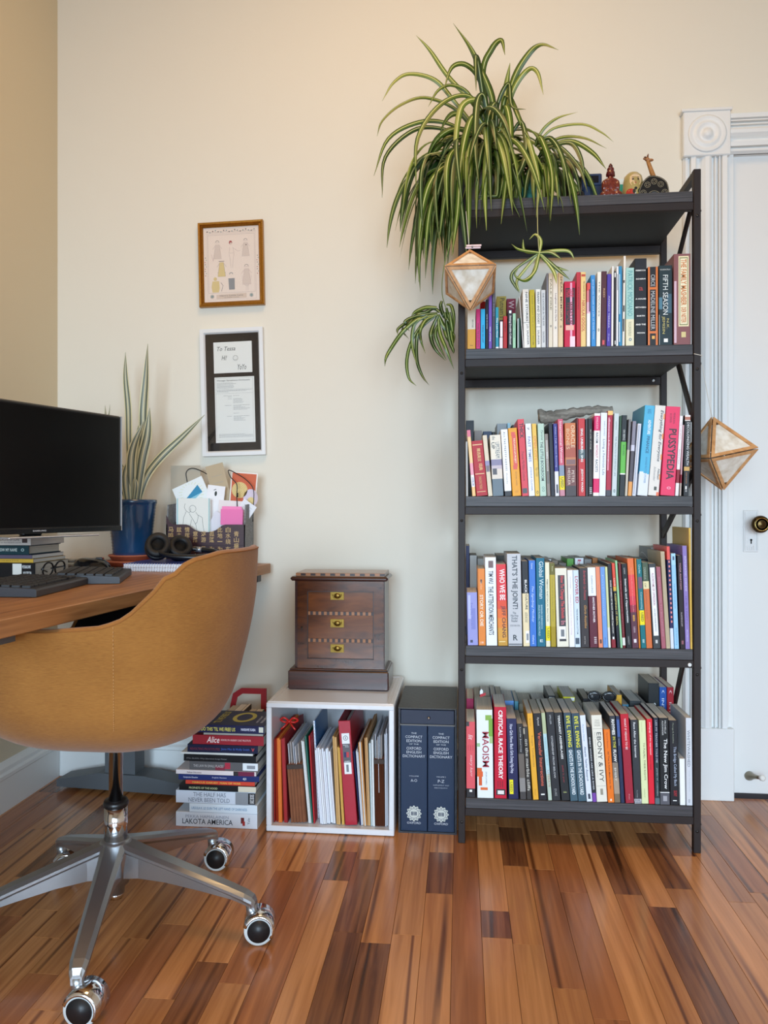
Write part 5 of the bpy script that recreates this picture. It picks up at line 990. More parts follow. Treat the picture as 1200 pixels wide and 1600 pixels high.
def rimz(th):
    a = abs((math.degrees(th) + 180) % 360 - 180)
    T_ = [(0, .822), (25, .822), (38, .810), (48, .778), (56, .735), (62, .705), (70, .690), (90, .683), (118, .680), (128, .665), (138, .60), (150, .50), (180, .475)]
    for (x0, z0), (x1, z1) in zip(T_[:-1], T_[1:]):
        if a <= x1: f = (a - x0) / (x1 - x0); f = f * f * (3 - 2 * f) if z1 < z0 - .03 else f; return z0 + (z1 - z0) * f
    return .475
def rmax(th):
    c_, s_ = math.cos(th), math.sin(th); a = .302 if c_ > 0 else .36; b_ = .292; n_ = 2.35
    return (abs(c_ / a) ** n_ + abs(s_ / b_) ** n_) ** (-1 / n_)
NT, NVv = 96, 22
def shell_pt(th, f, inset=0.0, zmin=.394):
    zr = rimz(th) - (.004 if inset else 0); z = zmin + (zr - zmin) * f
    if not inset: zz_ = .400 + (zr - .400) * (f ** 1.8)
    else: zz_ = z
    k_ = abs(math.sin(th)) ** 2; pr_ = prof_r(zz_); r = rmax(th) * (pr_ ** (1 + .35 * k_)) - inset
    tilt = .0
    return Vector((r * math.cos(th), r * math.sin(th), zz_))
q = MB(); vs = [shell_pt(2 * PI * i / NT, j / NVv) for j in range(NVv + 1) for i in range(NT)]
fs = [(j * NT + i, j * NT + (i + 1) % NT, (j + 1) * NT + (i + 1) % NT, (j + 1) * NT + i) for j in range(NVv) for i in range(NT)]
q.add(vs, fs, 0, True)
q.build('shell', m_och, ch)
q = MB(); zs_ = .455
vs = []
for j in range(13):
    for i in range(NT):
        th = 2 * PI * i / NT; zr = rimz(th); z = zs_ + (zr - zs_) * j / 12; r = rmax(th) * prof_r(z) ** (1 + .35 * math.sin(th) ** 2) - .030 * (1 - .35 * (j / 12) ** 4); vs.append((r * math.cos(th), r * math.sin(th), z))
fs = [(j * NT + (i + 1) % NT, j * NT + i, (j + 1) * NT + i, (j + 1) * NT + (i + 1) % NT) for j in range(12) for i in range(NT)]
fs.append(tuple(range(NT))); q.add(vs, fs, 0, True); q.build('lining', m_in, ch)
q = MB(); ring_o = [shell_pt(2 * PI * i / NT, 1) for i in range(NT)]
vs = []
for k in range(5):
    f = k / 4
    for i in range(NT):
        th = 2 * PI * i / NT; p = ring_o[i]; d = Vector((math.cos(th), math.sin(th), 0)); vs.append(p - d * (.0195 * f) + Vector((0, 0, .006 * math.sin(PI * f))))
fs = [(k * NT + i, k * NT + (i + 1) % NT, (k + 1) * NT + (i + 1) % NT, (k + 1) * NT + i) for k in range(4) for i in range(NT)]
q.add(vs, fs, 0, True); q.build('padded_rim', m_och, ch)
q = MB(); q.tube([p + Vector((math.cos(2 * PI * i / NT), math.sin(2 * PI * i / NT), 0)) * .0002 for i, p in enumerate(ring_o)], .0012, 6, closed=True); q.build('piping', mat('#8e571f', .8), ch)
q = MB()
for sg in (-1, 1):
    thp = sg * math.radians(66)
    for k in range(34):
        f0 = .50 + .5 * k / 34; f1 = f0 + .5 / 34 * .55
        a = shell_pt(thp, f0); b_ = shell_pt(thp, f1); o_ = Vector((math.cos(thp), math.sin(thp), 0)) * .0008
        q.tube([a + o_, b_ + o_], .0008, 4)
o = q.build('seam_stitching', mat('#c8935a', .8), ch); o['kind'] = 'stuff'
q = MB(); q.lathe([(.0001, .470), (.15, .472), (.165, .485), (.168, .50), (.155, .515), (.09, .522), (.0001, .523)], n=48, M=Matrix.Translation((-.02, 0, 0))); q.build('seat_cushion', m_in, ch)
m_chr = mat('#d8d8da', .10, metal=1.0); m_alu = mat('#a8abae', .32, metal=.9)
q = MB(); q.lathe([(.0148, .262), (.0148, .402), (.03, .4025)], n=28); q.build('gas_column', m_chr, ch)
q = MB(); q.lathe([(.0165, .262), (.026, .262), (.027, .268), (.0245, .275), (.0165, .275)], n=28); q.build('collar', mat('#141416', .35), ch)
q = MB(); q.lathe([(.0245, .19), (.0245, .262)], n=28); q.build('column_sleeve', m_chr, ch)
q = MB(); q.lathe([(.0001, .072), (.018, .072), (.019, .092), (.028, .094), (.032, .12), (.038, .160), (.036, .182), (.028, .190), (.0001, .190)], n=32); q.build('hub', m_alu, ch)
q = MB(); q.lathe([(.0001, .062), (.0165, .062), (.0165, .076)], n=24); q.build('column_tip', m_chr, ch)
ends = [(-5, .318), (67, .318), (139, .318), (211, .318), (-77, .318)]
for ang, R_ in ends:
    a = math.radians(ang); M = Matrix.Rotation(a, 4, 'Z')
    q = MB(); vs = []
    ST = [(.028, .186, .112, .026, .018), (.06, .176, .114, .024, .014), (.12, .158, .110, .022, .012), (.20, .134, .098, .020, .010), (.27, .112, .086, .018, .009), (.300, .102, .078, .017, .011), (.316, .094, .070, .014, .012), (.322, .084, .066, .010, .010)]
    for (x, zt, zb, hw, hb) in ST: vs += [(x, -hw, zt - .006), (x, -hw * .6, zt), (x, hw * .6, zt), (x, hw, zt - .006), (x, hw, zt - .012), (x, hb, zt - .020), (x, hb, zb), (x, -hb, zb), (x, -hb, zt - .020), (x, -hw, zt - .012)]
    n_ = 10; fs = [tuple(range(n_ - 1, -1, -1)), tuple(range(7 * n_, 8 * n_))]
    for k in range(7):
        for i in range(n_): j = (i + 1) % n_; fs.append((k * n_ + i, k * n_ + j, (k + 1) * n_ + j, (k + 1) * n_ + i))
    q.add([tuple(M @ Vector(v)) for v in vs], fs, 0); q.lathe([(.011, .050), (.012, .078)], n=16, M=M @ Matrix.Translation((.312, 0, 0)))
    q.build('base_arm', m_alu, ch)
    # caster: wheels with pale treads, dark caps, chrome hood; axle follows the room's view side
    ca = -PI / 2 + .12 + (.1 * math.sin(ang)); Mc = Matrix.Translation((.312 * math.cos(a), .312 * math.sin(a), .0)) @ Matrix.Rotation(ca + PI / 2, 4, 'Z')
    sw = Mc @ Matrix.Translation((.016, 0, .0315))
    RX = Matrix.Rotation(PI / 2, 4, 'X')
    q = MB(); vs = []; n_ = 14
    for k in range(n_ + 1):
        t = math.radians(-35) + math.radians(200) * k / n_; r = .0335
        for yy, rr in ((-.0275, r * .86), (-.024, r), (.024, r), (.0275, r * .86), (.0275, r * .78), (-.0275, r * .78)):
            vs.append(tuple(sw @ Vector((rr * math.cos(t), yy, rr * math.sin(t)))))
    fs = []
    for k in range(n_):
        for i in range(6): j = (i + 1) % 6; fs.append((k * 6 + i, k * 6 + j, (k + 1) * 6 + j, (k + 1) * 6 + i))
    fs += [tuple(range(5, -1, -1)), tuple(range(n_ * 6, n_ * 6 + 6))]; q.add(vs, fs, 0, True)
    q.tube([Mc @ Vector((0, 0, .045)), Mc @ Vector((0, 0, .066))], .009, 12)
    cst = q.build('caster', m_chr, ch)
    for sg in (-1, 1):
        q = MB(); q.lathe([(.023, -.0035), (.0295, -.004), (.031, 0), (.031, .010), (.0295, .0135), (.023, .013)], n=36, M=sw @ Matrix.Translation((0, sg * .0175 + (.0045), 0)) @ RX)
        q.build('wheel', mat('#c6c8c6', .5), cst)
        q = MB(); q.lathe([(.0001, .0), (.014, -.0002), (.0225, -.002), (.0235, -.005)], n=32, M=sw @ Matrix.Translation((0, sg * .0235, 0)) @ Matrix.Rotation(PI / 2 * (1), 4, 'X') @ Matrix.Diagonal((1, 1, sg, 1)) @ Matrix.Translation((0, 0, 0)))
        q.lathe([(.0001, 0), (.0236, 0)], n=32, M=sw @ Matrix.Translation((0, sg * .0215, 0)) @ RX)
        q.build('wheel_cap', mat('#1c1d20', .45), cst)

# ------------------------------------------------------------------ books stacked on the floor
ZS = .0003
SG = 'books stacked on the floor beside the white crate'
def sheet(o): return o
stk = [ # px0, px1, ytop, ybot(px at Y=2.13), depth, colour, label, extras
 (275, 402, 1278, 1301, .157, '#d9dfe8', 'thick white paperback with grey-black title, lowest of the floor stack', dict(t=[T('PEKKA HAMALAINEN', .62, .82, .12, .65, '#8a92a4', 'v', 0), T('LAKOTA AMERICA', .2, .56, .08, .70, '#2c3440', 'v', .005), T('Yale', .3, .75, .88, .91, '#3c4450', 'h', 0)], p=[(.35, .75, .80, .84, '#6a2a2c'), (.2, .5, .82, .85, '#a83030')])),
 (296, 402, 1264.5, 1278, .13, '#dbe6f0', 'short pale blue-white paperback with tiny blue title, on the lowest thick one', dict(t=[T('URSULA K. LE GUIN THE LEFT HAND OF DARKNESS', .35, .65, .03, .85, '#5a8ab0', 'v', .005)])),
 (275, 399, 1244, 1264, .153, '#cfd6e2', 'white paperback with grey serif title and engraved end panel, in the floor stack', dict(t=[T('THE HALF HAS', .55, .88, .22, .63, '#6a7282', 'v', 0), T('NEVER BEEN TOLD', .12, .45, .16, .68, '#6a7282', 'v', 0), T('BASIC BOOKS', .15, .85, .93, .985, '#e8e8ea', 'h', .01)], p=[(.02, .98, .75, .91, '#8a8e94'), (.05, .95, .91, 1, '#1c1e22')])),
 (280, 400, 1234.5, 1244, .150, '#151416', 'black paperback with a beige sticker at its spine end, in the floor stack', dict(t=[T('PROPHETS OF THE HOOD', .3, .65, .13, .5, '#c8d0a0', 'v', .01)], p=[(.05, .95, .77, 1, '#d6cdb8')])),
 (290, 398, 1228, 1234.5, .140, '#cc4534', 'thin tomato-red paperback in the floor stack', dict(t=[T('MARCUS GARVEY  MAN OF WAR', .3, .75, .1, .8, '#e8c04c', 'v', .01)])),
 (279, 405, 1219, 1228, .155, '#232f66', 'royal-blue journal with white spine words in the floor stack', dict(t=[T('Comparative Education', .3, .65, .06, .24, '#d8dcf0', 'v', .01), T('English Review', .4, .7, .42, .6, '#c8cce8', 'v', 0), T('42/1', .3, .7, .8, .84, W, 'v', .01)])),
 (275, 400, 1212, 1219, .150, '#dcd0d0', 'blush-white paperback with a maroon spine end, in the floor stack', dict(t=[T('Pelham Education', .3, .65, .14, .32, '#4a2028', 'v', .01)], p=[(0, 1, .72, .78, '#2a2428'), (0, 1, .78, .98, '#6e1c3e')])),
 (296, 403, 1198.5, 1212, .145, '#5c5a5c', 'grey paperback with crimson patches and a white barcode sticker, in the floor stack', dict(t=[T('THE LAW IN SMALL PLACES', .35, .65, .06, .5, '#b8b4b4', 'v', .005)], p=[(.05, .5, .38, .52, '#7a2438'), (.2, .95, .52, .6, '#a82a40'), (.1, .95, .78, 1, '#e4e8ec'), (.3, .7, .84, .96, '#8c9098')])),
 (287, 400, 1188, 1198.5, .145, '#111114', 'plain black paperback with faint grey title, in the floor stack', dict(t=[T('STILL BLACK: Why Liberation Songs Matter', .3, .55, .04, .6, '#8a8a8c', 'v', 0)])),
 (283, 395, 1184.5, 1188, .13, '#d8d8d4', 'thin white booklet slipped beneath a navy book, in the floor stack', {}),
 (293, 403, 1172, 1184.5, .150, '#161a38', 'navy paperback with red and blue title letters, in the floor stack', dict(t=[T('REVOLTING PROSTITUTES', .3, .6, .04, .46, '#7a2436', 'v', .01), T('Juno Mac & Molly Smith', .3, .65, .48, .88, '#3a5cb0', 'v', .01), T('V', .3, .7, .91, .95, '#e05050')])),
 (301, 412, 1157, 1172, .150, '#962430', 'crimson paperback with a white script word, second-highest thick book of the floor stack', dict(t=[T('Alice', .2, .85, .2, .38, '#f0dcdc', 'v', .01, .3), T('MEMOIRS OF A BARBARY COAST PROSTITUTE', .42, .62, .4, .82, '#e0b8b8', 'v', .01)])),
 (318, 411, 1153.5, 1157, .14, '#a8a49c', 'thin grey booklet just under the top book of the floor stack', {}),
]
zt = 0.0
YS = 2.132
def zpx(y, Y, px): u = (px - 600) / F_PX; t = Y / (u * SA + CA); return HC - (y - 795) / F_PX * t
ztop = ZS
for (a, c, yt, yb, dp, col, lab, ex) in stk:
    h = max((yb - yt) / F_PX * (YS / ((340 - 600) / F_PX * SA + CA)), .004)
    flat_book(a, c, yt, yb, YS + random.uniform(0, .003), dp, col, lab, SG, ztop, z1=ztop + h, **ex); ztop += h + .0002
hh = .0235
top_b = flat_book(300, 413, 1143, 1156, YS - .002, .155, '#1f2148', 'navy paperback with yellow block capitals and yellow ring, topmost of the floor stack', SG, ztop, z1=ztop + hh,
    t=[T("WE DO THIS 'TIL WE FREE US", .25, .72, .05, .6, '#d8d060', 'v', .02), T('MARIAME KABA', .35, .68, .68, .88, '#d8dcf4', 'v', .02)], p=[(.2, .85, .925, .985, '#d8d8c8')])
L_ = PX(413, 795, YS).x - PX(300, 795, YS).x
q = MB()   # front cover art lies on top (local x = up), drawn in the z-y plane
def top_quad(z0, z1, y0, y1, mi, e=.0003): x = hh - .0004 + e; q.add([(x, y0, z0), (x, y0, z1), (x, y1, z1), (x, y1, z0)], [(0, 1, 2, 3)], mi)
cz, cy = L_ * .38, .085
vs = []; n_ = 30
for i in range(n_): a = 2 * PI * i / n_; vs += [(hh, cy + .052 * math.sin(a), cz + .034 * math.cos(a)), (hh, cy + .036 * math.sin(a), cz + .022 * math.cos(a))]
q.add(vs, [(2 * i, 2 * ((i + 1) % n_), 2 * ((i + 1) % n_) + 1, 2 * i + 1) for i in range(n_)], 0)
def top_text(s_, z0, z1, y0, y1, mi, bold=.02):   # reads across the cover
    v_, f_ = glyphs(s_, bold); q.add([(hh + .0002, y0 + a * (y1 - y0), z0 + b_ * (z1 - z0)) for a, b_ in v_], f_, mi)
top_text("WE DO THIS", L_ * .80, L_ * .9, .02, .14, 0); top_text("'TIL WE FREE US", L_ * .64, L_ * .74, .02, .14, 0); top_text('MARIAME KABA', L_ * .06, L_ * .1, .03, .12, 1); top_text('ABOLITIONIST', L_ * .13, L_ * .16, .03, .10, 1)
q.build('cover_print', [mat('#b8b04c', .5), mat('#c8cce0', .5)], top_b)

# red magazine rack with upright books behind the stack
rk = thing('magazine_rack', (-.69, 2.40, 0), 'bent red sheet-metal book rack standing behind the floor stack', 'rack')
mred = mat('#a01a26', .35)
xl, xr = -.752, -.6235
def strip(P, w_, th, y, mi=0):
    q = MB(); 
    for (x0, z0), (x1, z1) in zip(P[:-1], P[1:]):
        d = Vector((x1 - x0, 0, z1 - z0)); n2 = Vector((-d.z, 0, d.x)).normalized() * th / 2; vs = []
        for yy in (y, y + w_): vs += [(x0 - n2.x, yy, z0 - n2.z), (x1 - n2.x, yy, z1 - n2.z), (x1 + n2.x, yy, z1 + n2.z), (x0 + n2.x, yy, z0 + n2.z)]
        q.add(vs, [(0, 1, 2, 3), (7, 6, 5, 4), (0, 4, 5, 1), (1, 5, 6, 2), (2, 6, 7, 3), (3, 7, 4, 0)])
    return q
def zat(y, Y=2.42): return HC - (y - 795) / F_PX * Y * 1.012
a0 = [(xl - .005, .004), (xl - .003, .22), (xl + .018, .335), (xl + .045, .354), (xr, .354), (xr, .004)]
q = MB()
outer = [(xl - .002, .004), (xl - .002, .225), (xl + .018, .312), (xl + .045, .330), (xr, .330), (xr, .004)]
inner = [(xl + .014, .004), (xl + .014, .22), (xl + .032, .300), (xl + .050, .3125), (xr - .018, .3125), (xr - .018, .004)]
n_ = 6; vs = [(x, 2.425, z) for x, z in outer] + [(x, 2.425, z) for x, z in inner] + [(x, 2.432, z) for x, z in outer] + [(x, 2.432, z) for x, z in inner]
fs = []
for i in range(5): fs += [(i, i + 1, 7 + i, 6 + i), (12 + i + 1, 12 + i, 18 + i, 19 + i), (i, 12 + i, 13 + i, i + 1), (6 + i, 7 + i, 19 + i, 18 + i)]
fs += [(0, 6, 18, 12), (5, 17, 23, 11)]
q.add([(x + .69, y - 2.40, z) for x, y, z in vs], fs); q.build('arch', mred, rk)
q = MB(); q.box(xl + .69, xr + .69, -.105, .032, .001, .004); q.build('tray', mred, rk)
rb = [(xl + .003, .018, .258, '#8a857a', 'worn grey book, first in the red rack'), (xl + .0215, .025, .272, '#c8c4bc', 'pale thick book, second in the red rack'), (xl + .047, .024, .276, '#9a9a96', 'grey book, third in the red rack, beside the black one'),
      (xl + .0715, .010, .278, '#1c1c1e', 'slim black book in the red rack'), (xl + .082, .020, .262, '#d0c8bc', 'cream book in the red rack beside the teal one'), (xl + .1025, .022, .262, '#2f7a74', 'teal book, last in the red rack')]
for i, (x, w_, h_, col, lab) in enumerate(rb):
    r_ = thing('book', (x, 2.300, .0045), lab, 'book', 'books standing in the red rack'); book_mesh(r_, w_, h_, .118, col, seed=i)

# ------------------------------------------------------------------ white crate with files, cabinet on top
cr = thing('storage_crate', (-.147, 2.29, 0), 'glossy white open-fronted plastic storage crate full of files on the floor', 'crate')
x0c, x1c = PX(416.5, 795, 2.124).x, PX(616, 795, 2.124).x; yc0, yc1, Hc_ = 2.124, 2.488, .367
m_cr = mat('#d9dade', .25, coat=.2)
tk = .0125
def cp(mb, nm, m): 
    for i, v in enumerate(mb.v): mb.v[i] = (v[0] + .147, v[1] - 2.29, v[2])
    return mb.build(nm, m, cr)
q = MB(); q.box(x0c, x1c, yc0, yc1, Hc_ - tk, Hc_, bev=.004); cp(q, 'top_panel', m_cr)
q = MB(); q.box(x0c, x1c, yc0, yc1, .001, tk + .001, bev=.004); cp(q, 'bottom_panel', m_cr)
for x in (x0c, x1c - tk): q = MB(); q.box(x, x + tk, yc0 + .002, yc1, tk, Hc_ - tk); cp(q, 'side_panel', m_cr)
q = MB(); q.box(x0c + tk, x1c - tk, yc1 - .006, yc1, tk, Hc_ - tk); cp(q, 'back_panel', m_cr)
q = MB()
for (a, b_, c, d_) in ((x0c, x1c, Hc_ - .017, Hc_ - .003), (x0c, x1c, .002, .018), (x0c, x0c + .015, .018, Hc_ - .017), (x1c - .015, x1c, .018, Hc_ - .017)): q.box(a, b_, yc0 - .004, yc0 + .004, c, d_, bev=.002)
cp(q, 'front_lip', m_cr)
q = MB()
for e in (.010, .020):
    for (a, b_, c, d_) in ((x0c + e, x1c - e, yc1 - .006 - e, yc1 - .004 - e), (x0c + e, x0c + e + .002, yc0 + .01, yc1 - .004 - e), (x1c - e - .002, x1c - e, yc0 + .01, yc1 - .004 - e)): q.box(a, b_, c, d_, Hc_ - .001, Hc_ + .0012, bev=.0005)
cp(q, 'top_ridges', m_cr)

FG = 'files and papers in the white crate'
FQ = []
def filer(name, b0, b1, dx, yt, Y, d, cols, lab, cat='folder', z0=.0150, extra=None, step=None, parent_mats=None):
    """one file or binder standing in the crate: cover slabs with a strip of colours side by side"""
    a = PX(b0, 795, Y).x; c = PX(b1, 795, Y).x; t = Y / ((b0 - 600) / F_PX * SA + CA)
    h = HC - (yt - 795) / F_PX * t - z0; s = dx / F_PX * t; FQ.append([a, c, s, h, (name, Y, d, cols, lab, cat, z0, extra)])
def build_files():
    lo, hi = x0c + tk + .0012, x1c - tk - .0012
    for it in range(80):
        for i in range(len(FQ)):
            b = FQ[i]
            if min(b[0], b[0] + b[2]) < lo: 
                if b[0] < lo: b[0] = lo
                if b[0] + b[2] < lo: b[2] = lo - b[0]
            if max(b[1], b[1] + b[2]) > hi:
                if b[1] > hi: b[1] = hi
            if b[1] - b[0] < .004: b[1] = b[0] + .004
            if i + 1 < len(FQ):
                n = FQ[i + 1]; hm = min(b[3], n[3]); g = min(n[0] - b[1] - .0005, (n[0] + n[2] * hm / n[3]) - (b[1] + b[2] * hm / b[3]) - .0008)
                if g < 0: b[1] += g / 2; n[0] -= g / 2
    for a, c, s, h, rest in FQ: build_file(a, c, s, h, *rest)
def build_file(a, c, s, h, name, Y, d, cols, lab, cat, z0, extra):
    ang = math.atan2(s, h); w_ = (c - a) * math.cos(ang)
    root = thing(name, (a if ang <= 0 else c, Y, z0), lab, cat, FG, rot=(0, ang, 0)); off = 0 if ang <= 0 else -w_
    if extra: extra(root, w_, h, d, off)
    else:
        n = len(cols); 
        for i, co in enumerate(cols):
            q = MB(); ww = w_ / n; jz = random.uniform(0, .006) if n > 1 else 0; jy = random.uniform(0, .004) if n > 1 else 0
            q.box(off + i * ww + .0002, off + (i + 1) * ww - .0003, jy, d, 0, h - jz, bev=.0004); q.build('sleeve' if n > 1 else 'cover', mat(co, .6), root)
    return root
C1 = '#c8361f'; C2 = '#e07a2c'
filer('folder', 423.6, 427.5, -.8, 1153, 2.150, .26, ['#8e1a1c', '#b02a20'], 'dark red paper folder against the crate wall')
filer('folder', 427.9, 434, -1.4, 1153, 2.150, .26, ['#c03a1e', '#cf4a22', '#c8401f'], 'orange-red paper folder, second from the crate wall')
filer('folder', 434.4, 442, -2.6, 1153, 2.150, .26, ['#dd7426', '#e2822e', '#d86a22'], 'amber-orange paper folder beside the orange-red one')
filer('folder', 442.4, 452, -4.6, 1153, 2.150, .26, ['#a01c22', '#b02428', '#8e181e'], 'crimson paper folder with a red bow on top')
bow = thing('ribbon_bow', PX(456, 1127, 2.26), 'shiny red ribbon bow tied over the crimson folders', 'ribbon')
q = MB()
for sg in (-1, 1): q.tube(catmull([(0, 0, 0), (.014 * sg, -.006, .012), (.026 * sg, 0, .004), (.014 * sg, .004, -.004), (0, 0, 0)], 5), .0032, 6)
for sg in (-1, 1): q.tube([(0, 0, 0), (.012 * sg, -.01, -.012), (.022 * sg, -.016, -.02)], .0026, 6)
q.build('loops', mat('#d02820', .3), bow)
q = MB(); q.ell((0, -.002, 0), (.005, .005, .005)); q.build('knot', mat('#b81c1a', .3), bow)
bow.location = PX(452, 1127, 2.235)
def accordion(npl, paper_h, cb_, band=True):
    def f(root, w_, h, d, off):
        hb = h * .72 if paper_h else h
        for i in range(npl):
            q = MB(); ww = w_ / npl; x = off + i * ww; q.add([(x, 0, 0), (x + ww / 2, .006, 0), (x + ww, 0, 0), (x + ww, d, 0), (x, d, 0), (x, 0, hb), (x + ww / 2, .006, hb), (x + ww, 0, hb), (x + ww, d, hb), (x, d, hb)],
                [(4, 3, 2, 1, 0), (5, 6, 7, 8, 9), (0, 1, 6, 5), (1, 2, 7, 6), (2, 3, 8, 7), (3, 4, 9, 8), (4, 0, 5, 9)]); q.build('pleat', mat(cb_, .7, var=.12, bscale=30), root)
        if band: q = MB(); q.box(off - .0004, off + w_ + .0004, -.0012, .004, hb - .012, hb); q.build('top_band', mat('#3a2a22', .6), root)
        rr = random.Random(npl)
        for k in range(5):
            q = MB(); x = off + .1 * w_ + k * w_ * .16; q.box(x, x + .001, .003 + rr.uniform(0, .01), d - .02, hb * .5, hb + (h - hb) * rr.uniform(.6, 1.0)); q.build('sheet', mat(['#e6e8ee', '#dcd0c8', '#e8ecf4'][k % 3], .7), root)
    return f
filer('accordion_file', 452.8, 480, -9.5, 1160, 2.150, .24, None, 'brown accordion file with papers bulging out, beside the crimson folder', extra=accordion(5, True, '#8f5c40'))
filer('folder', 480.6, 486.8, -12, 1157, 2.152, .25, ['#dcdcd8', '#e6e8ea', '#cfd2ce'], 'white folder leaning on the brown accordion file')
filer('folder', 487.2, 489.4, -11.2, 1150, 2.156, .25, ['#1f6a58'], 'thin green folder among white ones')
def spiral(root, w_, h, d, off):
    q = MB(); q.box(off, off + w_, .004, d, 0, h); q.build('pages', mat('#e8eaf0', .7), root)
    q = MB(); q.box(off + w_ * .75, off + w_ + .0001, .003, d + .001, 0, h + .001); q.build('cover', mat('#1f6098', .35), root)
    q = MB()
    for k in range(26): z = h * (k + .5) / 26; q.tube([(off + w_ / 2 + w_ * .46 * math.cos(a), .003 + .004 * math.sin(a), z) for a in [2 * PI * j / 8 for j in range(8)]], .0009, 4, closed=True)
    o_ = q.build('spiral_binding', mat('#e8e8ec', .3), root); o_['kind'] = 'stuff'
filer('folder', 490, 493, -8, 1150, 2.152, .24, ['#b81a24'], 'bright red folder in front of the blue notebook')
filer('notebook', 493.6, 499.4, -7.4, 1127, 2.19, .20, None, 'blue spiral notebook rising above the papers in the crate', 'notebook', extra=spiral)
def papers(n, cols):
    def f(root, w_, h, d, off):
        rr = random.Random(n)
        for k in range(n):
            x = off + w_ * k / n; q = MB(); hh_ = h * rr.uniform(.93, 1.0); q.box(x, x + w_ / n * .82, rr.uniform(0, .010), d * rr.uniform(.92, 1), 0, hh_, bev=.0004); q.build('paper_bundle', mat(cols[k % len(cols)], .75), root)
    return f
filer('paper_sheaf', 500, 524.6, -9, 1168, 2.150, .22, None, 'thick sheaf of loose white papers in the middle of the crate', 'papers', extra=papers(9, ['#e4e6ee', '#dcdfe8', '#eceef4', '#d8d8dc']))
filer('envelope', 525.4, 533, -6.6, 1150, 2.150, .23, ['#c09458', '#caa066'], 'tan manila envelope beside the red binder', 'envelope')
filer('folder', 533.4, 538.4, -7.6, 1166, 2.150, .23, ['#e0b45a', '#d8a84c'], 'yellow manila folder beside the red binder')
def binder(root, w_, h, d, off):
    m_r = mat('#a81c30', .35)
    q = MB(); q.box(off, off + w_, 0, .003, 0, h, bev=.001); q.build('spine', m_r, root)
    for x in (off, off + w_ - .0022): q = MB(); q.box(x, x + .0022, .003, d, 0, h); q.build('cover', m_r, root)
    q = MB(); q.box(off + .004, off + w_ - .004, .02, d - .02, .005, h - .03); q.build('pages', PAGES[2], root)
    q = MB(); e = -.0004
    def R(u0, u1, v0, v1, mi, e_=e): q.add([(off + u0 * w_, e_, h * (1 - v1)), (off + u1 * w_, e_, h * (1 - v1)), (off + u1 * w_, e_, h * (1 - v0)), (off + u0 * w_, e_, h * (1 - v0))], [(0, 1, 2, 3)], mi)
    R(.2, .85, .12, .22, 0); R(.22, .85, .22, .40, 1); R(.25, .85, .40, .51, 0); R(.3, .5, .30, .35, 2, e * 1.6); R(.5, .72, .30, .35, 3, e * 1.6); R(.42, .62, .42, .49, 4, e * 1.6)
    line(q, [(off + w_ * .52 + .0062 * math.cos(a), h * .835 + .0062 * math.sin(a)) for a in [2 * PI * i / 16 for i in range(17)]], .0014, e * 1.8, 5)
    line(q, [(off + w_ * .52, h * .825), (off + w_ * .52, h * .845)], .0018, e * 1.8, 5)
    text_xz(q, 'Heavy', off + w_ * .3, off + w_ * .7, h * .76, h * .772, e * 1.8, 0, 'h', .01); text_xz(q, 'Duty', off + w_ * .45, off + w_ * .75, h * .745, h * .756, e * 1.8, 0, 'h', .01); text_xz(q, 'AVERY', off + w_ * .3, off + w_ * .8, h * .605, h * .616, e * 1.8, 0, 'h', .01)
    q.build('spine_label', [mat('#eceef0', .5), mat('#5c5a60', .5), mat('#23305c', .5), mat('#c03a44', .5), mat('#7a7e84', .5), mat('#1c1c1e', .5)], root)
filer('ring_binder', 539.4, 559.6, -11.4, 1126.5, 2.150, .27, None, 'crimson ring binder with white label patches on its spine', 'binder', extra=binder)
filer('folder', 560.4, 563.4, -11, 1174, 2.152, .24, ['#1c1e2a', '#24306c'], 'thin black and blue folder against the red binder')
filer('paper_sheaf', 563.8, 567.6, -9, 1168, 2.150, .24, None, 'thin white paper sheaf leaning after the black folder', 'papers', extra=papers(3, ['#e6e8ee', '#dcdfe6']))
filer('envelope', 568, 573.4, -8.6, 1158, 2.150, .25, ['#cf9250', '#e0e0dc', '#c98a48'], 'orange-tan envelopes beside the thin white papers', 'envelope')
filer('envelope', 573.8, 578.8, -5, 1152, 2.150, .26, ['#b88a54', '#caa070'], 'ochre kraft envelope with a raised flap', 'envelope')
filer('folder', 579.4, 582.6, -3.6, 1160, 2.150, .25, ['#b8cdd0', '#e2e6e6'], 'pale aqua folder beside the kraft envelope')
filer('folder', 583, 586, -3, 1156, 2.150, .25, ['#dfe2e2'], 'pale grey folder against the dark accordion file')
filer('accordion_file', 586.6, 601.4, -2.8, 1146, 2.150, .24, None, 'dark rust accordion file with papers rising above it', extra=accordion(6, True, '#6e3a20'))
filer('paper_sheaf', 602.0, 606.4, -1.6, 1139, 2.152, .24, None, 'crumpled white papers against the crate end wall', 'papers', extra=papers(4, ['#e0e2ea', '#d8dae2', '#e8eaf0']))

build_files()
